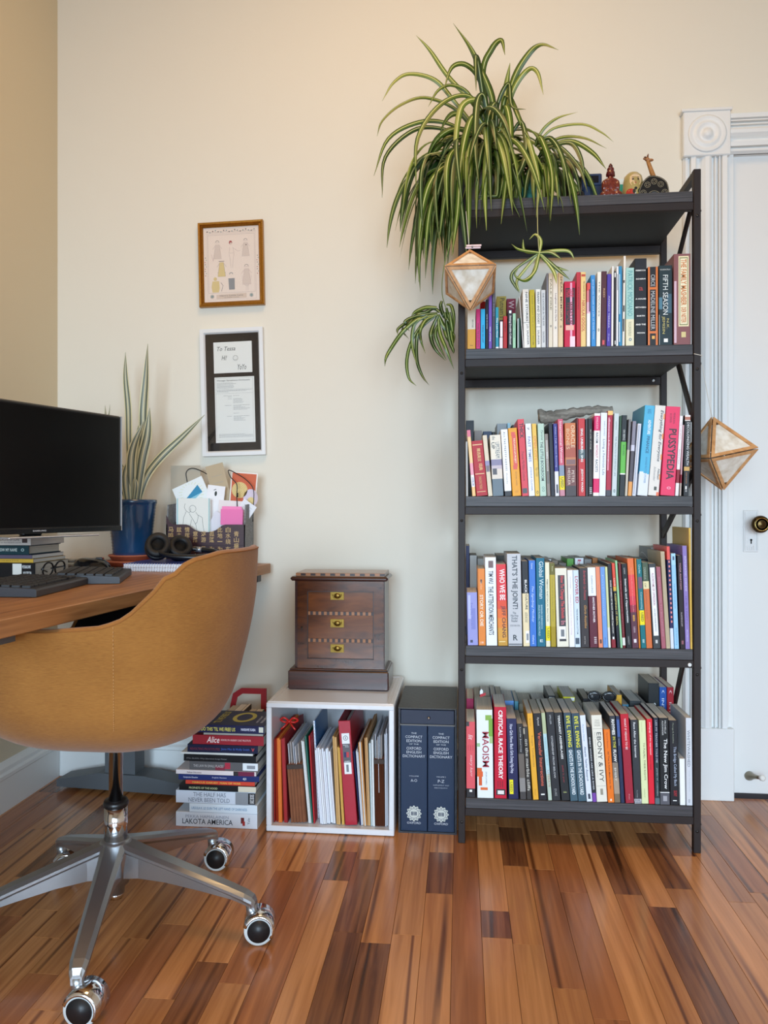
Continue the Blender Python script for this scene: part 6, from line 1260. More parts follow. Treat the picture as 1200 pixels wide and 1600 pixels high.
# jewellery cabinet
Yc = 2.268; xk0, xk1 = PX(450, 795, Yc).x, PX(607, 795, Yc).x; wk = xk1 - xk0; zk = Hc_ + .0015
cab = thing('chest', ((xk0 + xk1) / 2, Yc, zk), 'small antique walnut cabinet with three brass pulls on the white crate', 'cabinet')
m_wal = streaky('walnut', '#321809', '#653617', (6, 6, 26), .22, 2.2, 6, .4, .03); m_wal2 = streaky('walnut_panel', '#4c270f', '#7c4620', (4, 4, 18), .2, 2.2, 6, .4, .03); m_wal3 = streaky('walnut_dark', '#260f0a', '#4c2014', (3, 9, 40), .3, 2.2, 6, .3, .03)
hw = wk / 2
q = MB(); q.box(-hw, hw, 0, .158, 0, .056, bev=.003); q.box(-hw + .004, hw - .004, .004, .152, .056, .0615, bev=.002); q.build('plinth', m_wal3, cab)
bx0, bx1, bz0, bz1 = -hw + .017, hw - .013, .0615, .325
q = MB(); q.box(bx0, bx1, .020, .148, bz0, bz1); q.build('body', m_wal3, cab)
q = MB(); q.box(-hw + .006, hw - .002, .002, .152, .325, .338, bev=.005); q.build('cornice', m_wal3, cab)
q = MB(); q.box(-hw + .022, hw - .012, .010, .146, .338, .349, bev=.001); tb = q.build('top_board', mat('#8c6a50', .35, coat=.3, var=.1, bscale=30), cab)
def inlay(x0, x1, z0, z1, y, n, par, nm='inlay_strip'):
    q = MB(); n = int(n); s_ = (x1 - x0) / n
    for i in range(n): q.box(x0 + i * s_, x0 + (i + 1) * s_, y, y + .0024, z0, z1, i % 2)
    o_ = q.build(nm, [mat('#a06a40', .4), mat('#2c1410', .4)], par); o_['kind'] = 'stuff'
inlay(-hw + .022, hw - .012, .3405, .3470, .0097, 18, tb)
dx0, dx1 = bx0 + .010, bx1 - .002
q = MB(); dz0, dz1 = bz0 + .001, bz1 - .001; fw, ft = .030, .0345
ix0, ix1, iz0, iz1 = dx0 + fw, dx1 - fw, dz0 + .028, dz1 - .030
for P4 in (((dx0, dz1), (dx1, dz1), (ix1, iz1), (ix0, iz1)), ((dx0, dz0), (ix0, iz0), (ix1, iz0), (dx1, dz0)), ((dx0, dz0), (dx0, dz1), (ix0, iz1), (ix0, iz0)), ((dx1, dz0), (ix1, iz0), (ix1, iz1), (dx1, dz1))):
    q2 = MB(); vs = [(x, .008, z) for x, z in P4] + [(x, .020, z) for x, z in P4]; q2.add(vs, [(0, 1, 2, 3), (7, 6, 5, 4)] + [(i, i + 4, (i + 1) % 4 + 4, (i + 1) % 4) for i in range(4)]); q2.build('door_frame', m_wal, cab)
q = MB(); q.box(dx0 + .012, dx0 + .015, .007, .009, .175, .183); q.lathe([(.003, 0), (.0028, .001), (.0001, .0012)], n=12, M=Matrix.Translation((dx0 + .0135, .008, .185)) @ Matrix.Rotation(PI / 2, 4, 'X')); q.build('keyhole', mat('#150b08', .6), cab)
m_br = mat('#8f7434', .42, metal=.85, bump=.5, bscale=400); m_br2 = mat('#7a6030', .35, metal=1.0)
q = MB()
for (a, b_, c, d_) in ((ix0, ix1, iz1 - .002, iz1), (ix0, ix1, iz0, iz0 + .002), (ix0, ix0 + .002, iz0, iz1), (ix1 - .002, ix1, iz0, iz1)): q.box(a, b_, .0085, .0135, c, d_)
q.build('recess_shade_line', mat('#1c0c07', .4), cab)  # dark strips put the shade of the recess into the colour
H3 = (iz1 - iz0); cuts = [iz1, iz1 - H3 * .355, iz1 - H3 * .755, iz0]
for i in range(3):
    za, zb_ = cuts[i + 1], cuts[i]
    q = MB(); q.box(ix0, ix1, .0125, .020, za + (.011 if i < 2 else 0), zb_); dr = q.build('drawer', m_wal2, cab)
    if i < 2: inlay(ix0, ix1, za + .0005, za + .0105, .0118, 24, cab)
    cxh = -.004; czh = [zb_ - .0135, zb_ - .024, zb_ - .018][i]
    q = MB(); q.box(cxh - .0205, cxh + .0205, .0112, .0125, czh - .0125, czh + .0125, bev=.0004); q.build('brass_plate', m_br, dr)
    q = MB(); q.lathe([(.0095, 0), (.009, .0008), (.005, .0022), (.0001, .0026)], n=20, M=Matrix.Translation((cxh, .0112, czh)) @ Matrix.Rotation(PI / 2, 4, 'X') @ Matrix.Diagonal((1, .8, 1, 1)))
    q.tube([(cxh + .0125 * math.cos(a), .0092, czh + .004 + .0125 * math.sin(a)) for a in [PI + PI * k / 10 for k in range(11)]], .0014, 6); q.build('pull', m_br2, dr)

# ------------------------------------------------------------------ boxed two-volume dictionary
YO = 2.150; xo0, xo1 = PX(622.5, 795, YO).x, PX(713.5, 795, YO).x; wo = xo1 - xo0
ob = thing('slipcase', (xo0, YO, 0), 'worn dark leather-cloth slipcase with a small top drawer, beside the bookcase', 'case')
m_lc = mat('#23262e', .45, bump=.4, bscale=150, var=.1); m_nv = mat('#1b2a44', .5, bump=.25, bscale=400)
q = MB(); q.box(0, .005, .002, .262, 0, .352); q.box(wo - .005, wo, .002, .262, 0, .352); q.box(0, wo, .258, .262, 0, .352); q.box(.005, wo - .005, .002, .258, 0, .005); q.build('walls', m_lc, ob)
q = MB(); q.box(-.001, wo + .001, 0, .264, .348, .353, bev=.001); q.build('lid', mat('#3a3c3c', .5, bump=.4, bscale=120, var=.15), ob)
q = MB(); q.box(.005, wo - .005, .001, .258, .302, .306); q.build('divider', mat('#6a6a6a', .7, bump=.5, bscale=300), ob)
q = MB(); q.box(.0065, wo - .0065, .0015, .22, .3068, .3465, bev=.001); dr = q.build('drawer', mat('#101a34', .5), ob)
q = MB(); q.lathe([(.003, 0), (.0045, .004), (.0035, .008), (.0001, .0095)], n=16, M=Matrix.Translation((wo / 2 + .004, .0015, .325)) @ Matrix.Rotation(PI / 2, 4, 'X')); q.build('knob', mat('#b8b8b8', .25, metal=1.0), dr)
hb = .2955; wv = (wo - .0145) / 2
for i in range(2):
    v = thing('book', (xo0 + .0062 + i * (wv + .002), YO + .006, .0054), ['navy dictionary volume A to O inside the slipcase', 'navy dictionary volume P to Z inside the slipcase'][i], 'book', 'dictionary volumes in the slipcase')
    txt = [T('THE', .4, .6, .065, .08, '#c8ccd4', 'h', 0), T('COMPACT', .18, .82, .095, .12, '#c8ccd4', 'h', 0), T('EDITION', .22, .78, .133, .158, '#c8ccd4', 'h', 0), T('OF THE', .32, .68, .17, .182, '#c8ccd4', 'h', 0), T('OXFORD', .22, .78, .203, .23, '#c8ccd4', 'h', 0),
           T('ENGLISH', .22, .78, .24, .265, '#c8ccd4', 'h', 0), T('DICTIONARY', .08, .92, .278, .303, '#c8ccd4', 'h', 0), T('VOLUME' + ('' if i == 0 else ' 2'), .32, .68, .475, .485, '#c8ccd4', 'h', 0), T(['A-O', 'P-Z'][i], .38, .62, .508, .535, '#c8ccd4', 'h', 0), T('OXFORD', .24, .76, .915, .935, '#c8ccd4', 'h', 0)]
    if i: txt += [T('SUPPLEMENT AND', .2, .8, .555, .565, '#aab0bc', 'h', 0), T('BIBLIOGRAPHY', .25, .75, .58, .59, '#aab0bc', 'h', 0)]
    book_mesh(v, wv, hb, .235, '#1f2f48', t_ := None, txt, (), True, i)
    q = MB(); cx, cz = wv / 2, hb * .165; ee = -.0009     # crest: scalloped shield with ribs
    P = [((.0195 + .0022 * math.cos(12 * a)) * math.cos(a) + cx, (.0205 + .0022 * math.cos(12 * a)) * math.sin(a) + cz) for a in [2 * PI * k / 72 for k in range(72)]]
    q.add([(x, ee, z) for x, z in P], [tuple(range(72))], 0)
    line(q, arc(cx, cz, .0135, 0, 2 * PI, 24), .0012, ee * 1.2, 1)
    q.box(cx - .008, cx + .008, ee * 1.5, ee * 1.2, cz - .005, cz + .005, 1); line(q, [(cx, cz - .005), (cx, cz + .005)], .0012, ee * 1.7, 0)
    for k in range(3): line(q, [(cx - .006, cz + .003 - k * .003), (cx - .0015, cz + .003 - k * .003)], .0007, ee * 1.7, 0); line(q, [(cx + .0015, cz + .003 - k * .003), (cx + .006, cz + .003 - k * .003)], .0007, ee * 1.7, 0)
    for k in range(12): a = 2 * PI * k / 12; disc(q, cx + .0168 * math.cos(a), cz + .0172 * math.sin(a), .0016, ee * 1.3, 1, 8)
    q.build('crest', [mat('#c9cbc4', .5), mat('#39455a', .5)], v)

# ------------------------------------------------------------------ framed pictures
def framed(tl, tr, bl, br, Yf, fw, dep, m_f, lab, m_back, extra, profile='flat', name='picture_frame'):
    P = [PX(x, y, Yf) for x, y in (tl, tr, bl, br)]; c_ = sum(P, Vector()) / 4
    w_ = ((P[1] - P[0]).length + (P[3] - P[2]).length) / 2; h = ((P[2] - P[0]).length + (P[3] - P[1]).length) / 2
    roll = math.atan2((P[0] - P[2]).x + (P[1] - P[3]).x, (P[0] - P[2]).z + (P[1] - P[3]).z)
    roll = math.atan2(P[0].x - P[2].x, P[0].z - P[2].z) * .5 + math.atan2(-(P[1].z - P[0].z), P[1].x - P[0].x) * .5
    f = thing(name, c_, lab, 'picture', 'framed pictures on the wall', rot=(0, roll, 0))
    f.location.y = YW - .002
    hw_, hh_ = w_ / 2, h / 2
    if profile == 'flat': pr = [(0, -.0), (0, -dep), (fw * .75, -dep), (fw, -dep + .006), (fw, 0)]
    else: pr = [(0, 0), (0, -dep * .8), (fw * .15, -dep), (fw * .45, -dep * .9), (fw * .55, -dep * .65), (fw * .8, -dep * .75), (fw, -dep * .5), (fw, 0)]
    for k in range(4):
        q = MB(); n_ = len(pr); vs = []
        for end in (0, 1):
            for u, y in pr:
                ix, iz = hw_ - u, hh_ - u
                cs = [(-ix, iz), (ix, iz), (ix, -iz), (-ix, -iz)]; x, z = cs[(k + end) % 4]; vs.append((x, y, z))
        q.add(vs, [(i, (i + 1) % n_, (i + 1) % n_ + n_, i + n_) for i in range(n_)] + [tuple(range(n_ - 1, -1, -1)), tuple(range(n_, 2 * n_))]); q.build('frame_side', m_f, f)
    if profile != 'flat':
        q = MB(); s_ = .0062
        for (x0, z0, x1, z1) in ((-hw_, hh_, hw_, hh_), (hw_, hh_, hw_, -hh_), (hw_, -hh_, -hw_, -hh_), (-hw_, -hh_, -hw_, hh_)):
            L = math.hypot(x1 - x0, z1 - z0); nn_ = int(L / s_)
            for i in range(1, nn_): t = i / nn_; x, z = x0 + (x1 - x0) * t, z0 + (z1 - z0) * t; q.ell((x * (1 - .0028 / hw_ * (abs(x) > hw_ - .001)), -dep * .93, z * (1 - .0028 / hh_ * (abs(z) > hh_ - .001))), (.0016, .0012, .0016), 6, 4)
        o_ = q.build('beading', mat('#e0b65a', .3, metal=.8), f); o_['kind'] = 'stuff'
    q = MB(); q.box(-hw_ + fw * .9, hw_ - fw * .9, -.006, -.0045, -hh_ + fw * .9, hh_ - fw * .9); q.build('mount', m_back, f)
    extra(f, hw_ - fw, hh_ - fw)
    g = bpy.data.materials.get('picture_glass')
    if not g:
        g = bpy.data.materials.new('picture_glass'); g.use_nodes = True; nt = g.node_tree; nt.nodes.clear()
        o_ = nt.nodes.new('ShaderNodeOutputMaterial'); mx = nt.nodes.new('ShaderNodeMixShader'); tr_ = nt.nodes.new('ShaderNodeBsdfTransparent'); gl = nt.nodes.new('ShaderNodeBsdfGlossy'); gl.inputs['Roughness'].default_value = .05
        mx.inputs[0].default_value = .045; nt.links.new(tr_.outputs[0], mx.inputs[1]); nt.links.new(gl.outputs[0], mx.inputs[2]); nt.links.new(mx.outputs[0], o_.inputs[0])
    q = MB(); q.box(-hw_ + fw * .9, hw_ - fw * .9, -.0088, -.0083, -hh_ + fw * .9, hh_ - fw * .9); q.build('glass', g, f)
    return f
def doll_art(f, hw_, hh_):
    q = MB(); y = -.0063; e = .0006
    def X(u): return (u - .5) * 2 * hw_
    def Z(v): return (.5 - v) * 2 * hh_
    def LN(P, mi, w_=e): line(q, [(X(u), Z(v)) for u, v in P], w_, y, mi)
    def PG(P, mi, yy=y * 1.01): q.add([(X(u), yy, Z(v)) for u, v in P], [tuple(range(len(P)))], mi)
    LN([(.08, .1), (.92, .1), (.92, .88), (.08, .88), (.08, .1)], 0); LN([(.06, .08), (.94, .08), (.94, .97), (.06, .97), (.06, .08)], 0, .0004)
    rr = random.Random(3)
    for k in range(18): u = .05 + .05 * k; disc(q, X(u + .02), Z(.05 + .012 * math.sin(k * 1.7)), .0022, y * 1.01, 1 + k % 2, 8); LN([(u, .06), (u + .05, .055 + .01 * (k % 2))], 1)
    for side in (.03, .97):
        for k in range(9): disc(q, X(side + .012 * math.sin(k * 2)), Z(.4 + .03 * k), .0016, y * 1.01, 1 + k % 3, 8)
    # central standing girl in slip, red hair
    disc(q, X(.49), Z(.21), .0055, y * 1.02, 3, rz=.0065); disc(q, X(.495), Z(.222), .0036, y * 1.03, 5)
    LN([(.47, .27), (.46, .36), (.48, .44), (.485, .50), (.49, .55)], 0); LN([(.53, .27), (.55, .36), (.53, .44), (.525, .50), (.515, .55)], 0); LN([(.53, .28), (.62, .33), (.66, .32)], 0); LN([(.47, .35), (.54, .35)], 0)
    # dresses and coats around
    def dress(u, v, s_, mi, ml=0, hat=True):
        PG([(u - .035 * s_, v), (u + .035 * s_, v), (u + .05 * s_, v + .09 * s_), (u + .07 * s_, v + .19 * s_), (u - .07 * s_, v + .19 * s_), (u - .05 * s_, v + .09 * s_)], mi)
        LN([(u - .035 * s_, v), (u - .07 * s_, v + .19 * s_), (u + .07 * s_, v + .19 * s_), (u + .035 * s_, v), (u - .035 * s_, v)], ml)
        LN([(u - .035 * s_, v + .01), (u - .085 * s_, v + .06 * s_)], ml); LN([(u + .035 * s_, v + .01), (u + .085 * s_, v + .06 * s_)], ml)
        if hat: line(q, arc(X(u), Z(v - .03), .006 * s_, .1, PI - .1), .0012, y, 1); LN([(u - .04 * s_, v - .025), (u + .04 * s_, v - .025)], ml)
    dress(.25, .23, 1.0, 5); LN([(.14, .36), (.17, .45), (.19, .36)], 4); dress(.76, .22, .95, 5); disc(q, X(.77), Z(.25), .002, y * 1.02, 1)
    dress(.32, .47, 1.0, 6, 1, False); LN([(.25, .61), (.39, .61)], 1, .002); LN([(.27, .455), (.37, .455)], 1, .0018)
    PG([(.44, .69), (.55, .69), (.55, .84), (.45, .84)], 7); LN([(.44, .69), (.55, .69), (.55, .84), (.45, .84), (.44, .69)], 1); line(q, arc(X(.49), Z(.635), .0055, 0, PI), .0022, y, 7)
    PG([(.15, .72), (.27, .72), (.28, .82), (.26, .87), (.15, .87), (.13, .80)], 6); disc(q, X(.2), Z(.69), .006, y * 1.01, 6); LN([(.3, .74), (.34, .78), (.31, .86)], 1, .0012)
    dress(.77, .57, 1.1, 5, 4); line(q, arc(X(.77), Z(.66), .0155, PI, 2 * PI, rz=.035), .0005, y, 0); LN([(.76, .78), (.76, .86)], 0); LN([(.79, .78), (.79, .86)], 0)
    PG([(.22, .905), (.76, .895), (.76, .955), (.22, .96)], 8); LN([(.22, .905), (.76, .895), (.76, .955), (.22, .96), (.22, .905)], 0, .0004)
    text_xz(q, 'Here\'s Lettie Lane', X(.28), X(.7), Z(.928), Z(.908), y * 1.05, 1, 'h', 0); text_xz(q, 'by Sheila Young', X(.36), X(.62), Z(.951), Z(.938), y * 1.05, 1, 'h', 0)
    for u in (.14, .85): disc(q, X(u), Z(.925), .005, y * 1.01, 2); line(q, arc(X(u), Z(.925), .0065, 0, 2 * PI), .0006, y, 1)
    q.build('print', [mat('#a8989a', .7), mat('#6a5c60', .7), mat('#8fa0a0', .7), mat('#a84048', .7), mat('#b08a90', .7), mat('#dccdc4', .7), mat('#dcc890', .7), mat('#8e9298', .7), mat('#dccabc', .7)], f)
framed((308.5, 348.5), (410.5, 343.5), (312.5, 480), (413.5, 476), 2.50, .0165, .018, mat('#a8732a', .30, metal=.75, bump=.15, bscale=200, var=.15), 'small gilt-framed print of paper-doll clothes, the upper picture on the wall', mat('#eee0d6', .7), doll_art, 'gilt')
def note_art(f, hw_, hh_):
    # two paper sheets in the black mount
    def sheet_(u0, u1, v0, v1, nm):
        q = MB(); q.box((u0 - .5) * 2 * hw_, (u1 - .5) * 2 * hw_, -.0072, -.006, (.5 - v1) * 2 * hh_, (.5 - v0) * 2 * hh_); return q.build(nm, mat('#eaeeec', .7), f)
    A = sheet_(.15, .87, .07, .335, 'note'); B_ = sheet_(.155, .90, .37, .93, 'programme')
    X = lambda u: (u - .5) * 2 * hw_; Z = lambda v: (.5 - v) * 2 * hh_
    q = MB(); y = -.0076
    text_xz(q, 'To Tessa', X(.22), X(.56), Z(.145), Z(.11), y, 0, 'h', 0, .3); text_xz(q, 'Hi!', X(.3), X(.4), Z(.225), Z(.185), y, 0, 'h', 0, .3); text_xz(q, 'YoYo', X(.60), X(.76), Z(.31), Z(.265), y, 0, 'h', 0, .3)
    line(q, arc(X(.56), Z(.21), .0085, 0, 2 * PI, 20), .0008, y, 0); line(q, arc(X(.56), Z(.212), .005, PI * 1.1, 1.9 * PI, 8), .0007, y, 0)
    for du in (-.02, .02): disc(q, X(.56 + du), Z(.203), .0007, y, 0, 8)
    q.build('handwriting', mat('#2a2c30', .7), A)
    q = MB(); text_xz(q, 'Chicago Symphony Orchestra', X(.20), X(.82), Z(.408), Z(.393), y, 0, 'h', .01)
    rr = random.Random(5)
    rows_ = [(.42, .2, .5), (.428, .2, .56), (.438, .2, .5), (.447, .2, .52), (.455, .2, .52), (.463, .2, .52), (.482, .2, .85), (.489, .2, .75), (.496, .2, .42)]
    rows_ += [(.53, .32, .47), (.53, .5, .62), (.54, .4, .47), (.556, .4, .47)] + [(.556 + .009 * k, .5, .5 + .1 + .1 * rr.random()) for k in range(5)]
    rows_ += [(.612, .34, .47)] + [(.612 + .009 * k, .5, .64 + .18 * rr.random()) for k in range(5)] + [(.68, .5, .6), (.705, .38, .47)] + [(.705 + .009 * k, .5, .62 + .2 * rr.random()) for k in range(5)]
    rows_ += [(.858, .22, .7), (.866, .22, .86), (.874, .22, .86), (.883, .22, .86)]
    for v_, u0, u1 in rows_:
        u = u0
        while u < u1 - .01: d_ = rr.uniform(.02, .05); line(q, [(X(u), Z(v_)), (X(min(u + d_, u1)), Z(v_))], .0009, y, 1); u += d_ + .008
    line(q, [(X(.18), Z(.475)), (X(.87), Z(.475))], .0004, y, 1); line(q, [(X(.18), Z(.51)), (X(.87), Z(.51))], .0004, y, 1); line(q, [(X(.18), Z(.38)), (X(.18), Z(.91)), (X(.87), Z(.91)), (X(.87), Z(.38)), (X(.18), Z(.38))], .0004, y, 1)
    q.build('small_print', [mat('#3a3e40', .7), mat('#8a9092', .7)], B_)
framed((312.5, 515.5), (410, 510.5), (317, 713), (416, 710.5), 2.50, .0165, .016, mat('#e4e5e6', .35), 'tall white-framed note and concert programme on black, the lower picture on the wall', mat('#1b1718', .8, spec=.2), note_art)

# ------------------------------------------------------------------ lanterns of sticks and paper
m_stick = streaky('stick_wood', '#b9824f', '#d9a672', (30, 30, 30), .55, 2, 3); m_pap = None
def lantern_paper():
    m = bpy.data.materials.new('lantern_paper'); m.use_nodes = True; nt = m.node_tree; bs = nt.nodes['Principled BSDF']; L = nt.links
    tc = nt.nodes.new('ShaderNodeTexCoord'); n1 = nt.nodes.new('ShaderNodeTexNoise'); n1.inputs['Scale'].default_value = 38; n1.inputs['Detail'].default_value = 8; L.new(tc.outputs['Object'], n1.inputs['Vector'])
    r = nt.nodes.new('ShaderNodeValToRGB'); r.color_ramp.elements[0].position = .35; r.color_ramp.elements[1].position = .62; r.color_ramp.elements[0].color = lin('#d8ccb8'); r.color_ramp.elements[1].color = lin('#f4f0e6')
    L.new(n1.outputs['Fac'], r.inputs[0]); L.new(r.outputs[0], bs.inputs['Base Color']); bs.inputs['Roughness'].default_value = .8
    bs.inputs['Transmission Weight'].default_value = .0; bs.inputs['Alpha'].default_value = .9
    return m
m_pap = lantern_paper()
def lantern(center, axes, h, lab, string, clip=False, pin=None):
    V = []
    for a in axes: V += [Vector(a).normalized() * h, -Vector(a).normalized() * h]
    o = thing('lantern', center, lab, 'lantern', 'stick and paper lanterns hanging on the bookcase')
    # faces of the octahedron
    for sx in (0, 1):
        for sy in (2, 3):
            for sz in (4, 5):
                tri = [V[sx], V[sy], V[sz]]; cen = sum(tri, Vector()) / 3; nrm = cen.normalized()
                inn = [cen + (p - cen) * .76 for p in tri]; mid = [cen + (p - cen) * .97 for p in tri]
                q = MB(); vs = [p + nrm * .0005 for p in mid] + [p + nrm * .0005 for p in inn] + [p + nrm * .0032 for p in mid] + [p + nrm * .0032 for p in inn]; fs = []
                for i in range(3):
                    j = (i + 1) % 3; fs += [(i, j, 3 + j, 3 + i), (6 + j, 6 + i, 9 + i, 9 + j), (i, 6 + i, 6 + j, j), (3 + i, 3 + j, 9 + j, 9 + i)]
                q.add([tuple(v) for v in vs], fs); q.build('stick_triangle', m_stick, o)
                q = MB()
                tip = 1.0 if sx == 0 else 1.0
                # paper stops short of the lower/upper apex
                pt = sorted(tri, key=lambda p: -abs(p.z)); apex, e1, e2 = pt; a1 = e1 + (apex - e1) * .80; a2 = e2 + (apex - e2) * .80
                quad = [cen + (p - cen) * .95 for p in (e1, a1, a2, e2)]
                vs = [p for p in quad] + [p - nrm * .0004 for p in quad]; q.add([tuple(v) for v in vs], [(0, 1, 2, 3), (7, 6, 5, 4), (0, 4, 5, 1), (1, 5, 6, 2), (2, 6, 7, 3), (3, 7, 4, 0)]); q.build('paper_panel', m_pap, o)
    q = MB(); q.tube([Vector(p) - Vector(center) for p in string], .0009, 6); q.build('string', mat('#e8e2d6', .8), o)
    if pin:
        q = MB(); p = Vector(pin) - Vector(center)
        q.box(p.x - .004, p.x + .036, p.y - .004, p.y - .001, p.z + .001, p.z + .006, bev=.001); q.box(p.x - .006, p.x + .034, p.y + .001, p.y + .004, p.z - .003, p.z + .002, bev=.001); q.build('clothes_peg', mat('#e8cfd2', .6), o)
        q = MB(); q.tube([(p.x + .012, p.y - .004, p.z + .003), (p.x + .012, p.y + .004, p.z)], .0028, 8); q.build('peg_spring', mat('#a8a8a8', .3, metal=1.0), o)
    return o
# the one on the post's upper part
c1 = PX(734.5, 437, 2.022); hA = .0895
A = Vector((-.0635, -.061, .018)); Bv = Vector((.0635, -.061, .018)); Cv = Vector((0, -.0255, -.0865))
ap = c1 - Cv.normalized() * hA
lantern(c1, [Cv, A, Bv], hA, 'stick and paper lantern hanging before the bookcase post, pink peg on its string', [ap + Vector((-.002, 0, -.002)), ap + Vector((-.004, .0, .03)), PX(728, 330, 2.05)], pin=ap + Vector((-.006, -.004, .006)))
# the one beside the door casing
c2 = PX(1121.5, 709, 2.205); hB = .103
xr_ = Vector((-.25, .857, -.446)); zr_ = Vector((.98, .10, -.18)); zr_.normalize(); xr_ = (xr_ - zr_ * xr_.dot(zr_)).normalized(); dr_ = zr_.cross(xr_)
ax = [Vector((xr_[i], dr_[i], zr_[i])) for i in range(3)]
if ax[2].y > 0: ax = [Vector((a.x, -a.y, a.z)) for a in ax]
ap2 = c2 + ax[0].normalized() * hB
lantern(c2, ax, hB, 'stick and paper lantern hanging between the bookcase and the white door', [ap2 + Vector((-.0, 0, -.003)), PX(1108, 630, 2.19), PX(1098, 575, 2.14), Vector((.6325, 2.125, PX(1092, 560, 2.12).z)), Vector((.6325, 2.098, PX(1086, 556, 2.1).z)), Vector((.612, 2.098, PX(1080, 553, 2.1).z))])

# ------------------------------------------------------------------ spider plant
m_sp = [mat('#52691f', .38), mat('#b9c07c', .42), mat('#2c4216', .38)]
m_sp2 = [mat('#2f4819', .38), mat('#a8b47c', .42), mat('#20340f', .38)]
m_sp3 = [mat('#77883a', .38), mat('#ced08c', .42), mat('#50651f', .38)]
SPL = [m_sp, m_sp2, m_sp3]; STR = (2, 0, 0, 1, 0, 0, 2)
ZT = LEV[0]
sp = thing('spider_plant', (.095, 2.28, ZT + .0005), 'huge spider plant with cream-striped arching leaves spilling over the top shelf', 'plant')
def potp(cx, cy, r, h, col, nm='pot'):
    q = MB(); q.lathe([(.0001, 0), (r * .72, 0), (r * .95, h * .85), (r * 1.02, h * .86), (r * 1.02, h), (r * .94, h), (r * .9, h * .9), (.0001, h * .88)], n=36, M=Matrix.Translation((cx, cy, 0))); q.build(nm, mat(col, .6), sp)
    q = MB(); q.lathe([(r * .89, h * .885), (r * .4, h * .93), (.0001, h * .92)], n=20, M=Matrix.Translation((cx, cy, 0))); q.build('soil', mat('#2e2118', .95, bump=.8, bscale=300), sp)
potp(-.015, 0, .088, .13, '#b8b0a0')
m_leafs = []
def yfold(P): return P
leaf_px = [ # polyline px, y-depth at root, y-depth at tip, width, palette
 ([(765, 215), (770, 160), (752, 108), (735, 72), (708, 36)], 2.26, 2.22, .017, 0), ([(760, 215), (742, 165), (700, 118), (672, 78), (650, 55)], 2.27, 2.25, .012, 2),
 ([(752, 210), (712, 160), (680, 124), (640, 114), (615, 128), (597, 158)], 2.24, 2.15, .013, 2), ([(770, 212), (752, 130), (730, 101), (707, 104), (694, 138)], 2.24, 2.14, .013, 0),
 ([(762, 200), (752, 130), (746, 92), (743, 92), (744, 142)], 2.22, 2.12, .015, 1), ([(755, 210), (735, 150), (708, 132), (685, 140), (669, 167)], 2.22, 2.13, .011, 0),
 ([(745, 215), (715, 172), (665, 151), (625, 163), (597, 188), (589, 213)], 2.24, 2.13, .012, 0), ([(768, 210), (755, 115), (768, 76), (783, 62), (789, 86)], 2.28, 2.20, .015, 0),
 ([(782, 212), (800, 130), (824, 85), (846, 68), (873, 78)], 2.26, 2.20, .017, 0), ([(785, 215), (800, 145), (824, 108), (840, 112), (849, 148)], 2.22, 2.14, .014, 2),
 ([(782, 215), (789, 150), (797, 98)], 2.28, 2.27, .016, 2), ([(760, 215), (768, 150), (750, 105)], 2.29, 2.30, .014, 2), ([(775, 215), (770, 150), (748, 100), (735, 80)], 2.27, 2.3, .012, 0),
 ([(836, 225), (850, 200), (872, 183), (903, 175)], 2.26, 2.22, .009, 2), ([(838, 226), (865, 200), (910, 193), (940, 206), (959, 222)], 2.24, 2.18, .009, 2),
 ([(845, 228), (880, 213), (915, 215), (948, 232)], 2.22, 2.14, .011, 0), ([(850, 230), (890, 219), (925, 237), (947, 264)], 2.20, 2.11, .012, 0), ([(850, 232), (890, 222), (908, 246), (914, 288)], 2.18, 2.10, .013, 1),
 ([(740, 215), (700, 192), (655, 190), (607, 216), (584, 275)], 2.22, 2.12, .012, 0), ([(735, 220), (690, 200), (645, 203), (602, 245), (597, 309)], 2.22, 2.10, .012, 1),
 ([(765, 200), (735, 150), (690, 160), (652, 215), (650, 300)], 2.18, 2.07, .015, 0), ([(770, 200), (752, 158), (722, 165), (712, 230), (714, 282)], 2.18, 2.08, .015, 2),
 ([(780, 200), (792, 150), (815, 195), (830, 222)], 2.2, 2.12, .012, 0), ([(770, 205), (780, 155), (795, 130), (800, 165), (822, 171)], 2.2, 2.12, .011, 1),
 ([(765, 205), (757, 150), (745, 160), (742, 230), (748, 290)], 2.17, 2.07, .017, 1), ([(775, 205), (775, 160), (762, 190), (765, 260), (768, 330)], 2.16, 2.07, .017, 1),
 ([(780, 205), (790, 165), (798, 210), (790, 290), (783, 350)], 2.16, 2.07, .016, 0), ([(765, 210), (740, 180), (722, 240), (715, 330), (706, 400)], 2.14, 2.05, .018, 0),
 ([(795, 215), (815, 190), (822, 240), (800, 300), (812, 340)], 2.17, 2.07, .013, 1), ([(780, 215), (768, 200), (758, 280), (760, 360)], 2.15, 2.07, .015, 2),
 ([(838, 225), (860, 215), (880, 250), (893, 320)], 2.16, 2.06, .013, 1), ([(835, 228), (845, 215), (862, 270), (860, 345)], 2.16, 2.06, .014, 0), ([(830, 225), (826, 215), (842, 280), (838, 340)], 2.16, 2.06, .013, 2), ([(840, 228), (870, 225), (905, 260), (918, 300)], 2.14, 2.07, .012, 1),
]
for pts, y0, y1, wd, pal in leaf_px:
    n_ = len(pts); L3 = [PX(x, y, y0 + (y1 - y0) * (i / (n_ - 1))) for i, (x, y) in enumerate(pts)]
    blade(sp, rel(sp, L3), wd * 1.2, SPL[pal], STR, 6, .22, random.uniform(-.5, .5), base=.55)
rg = random.Random(21)
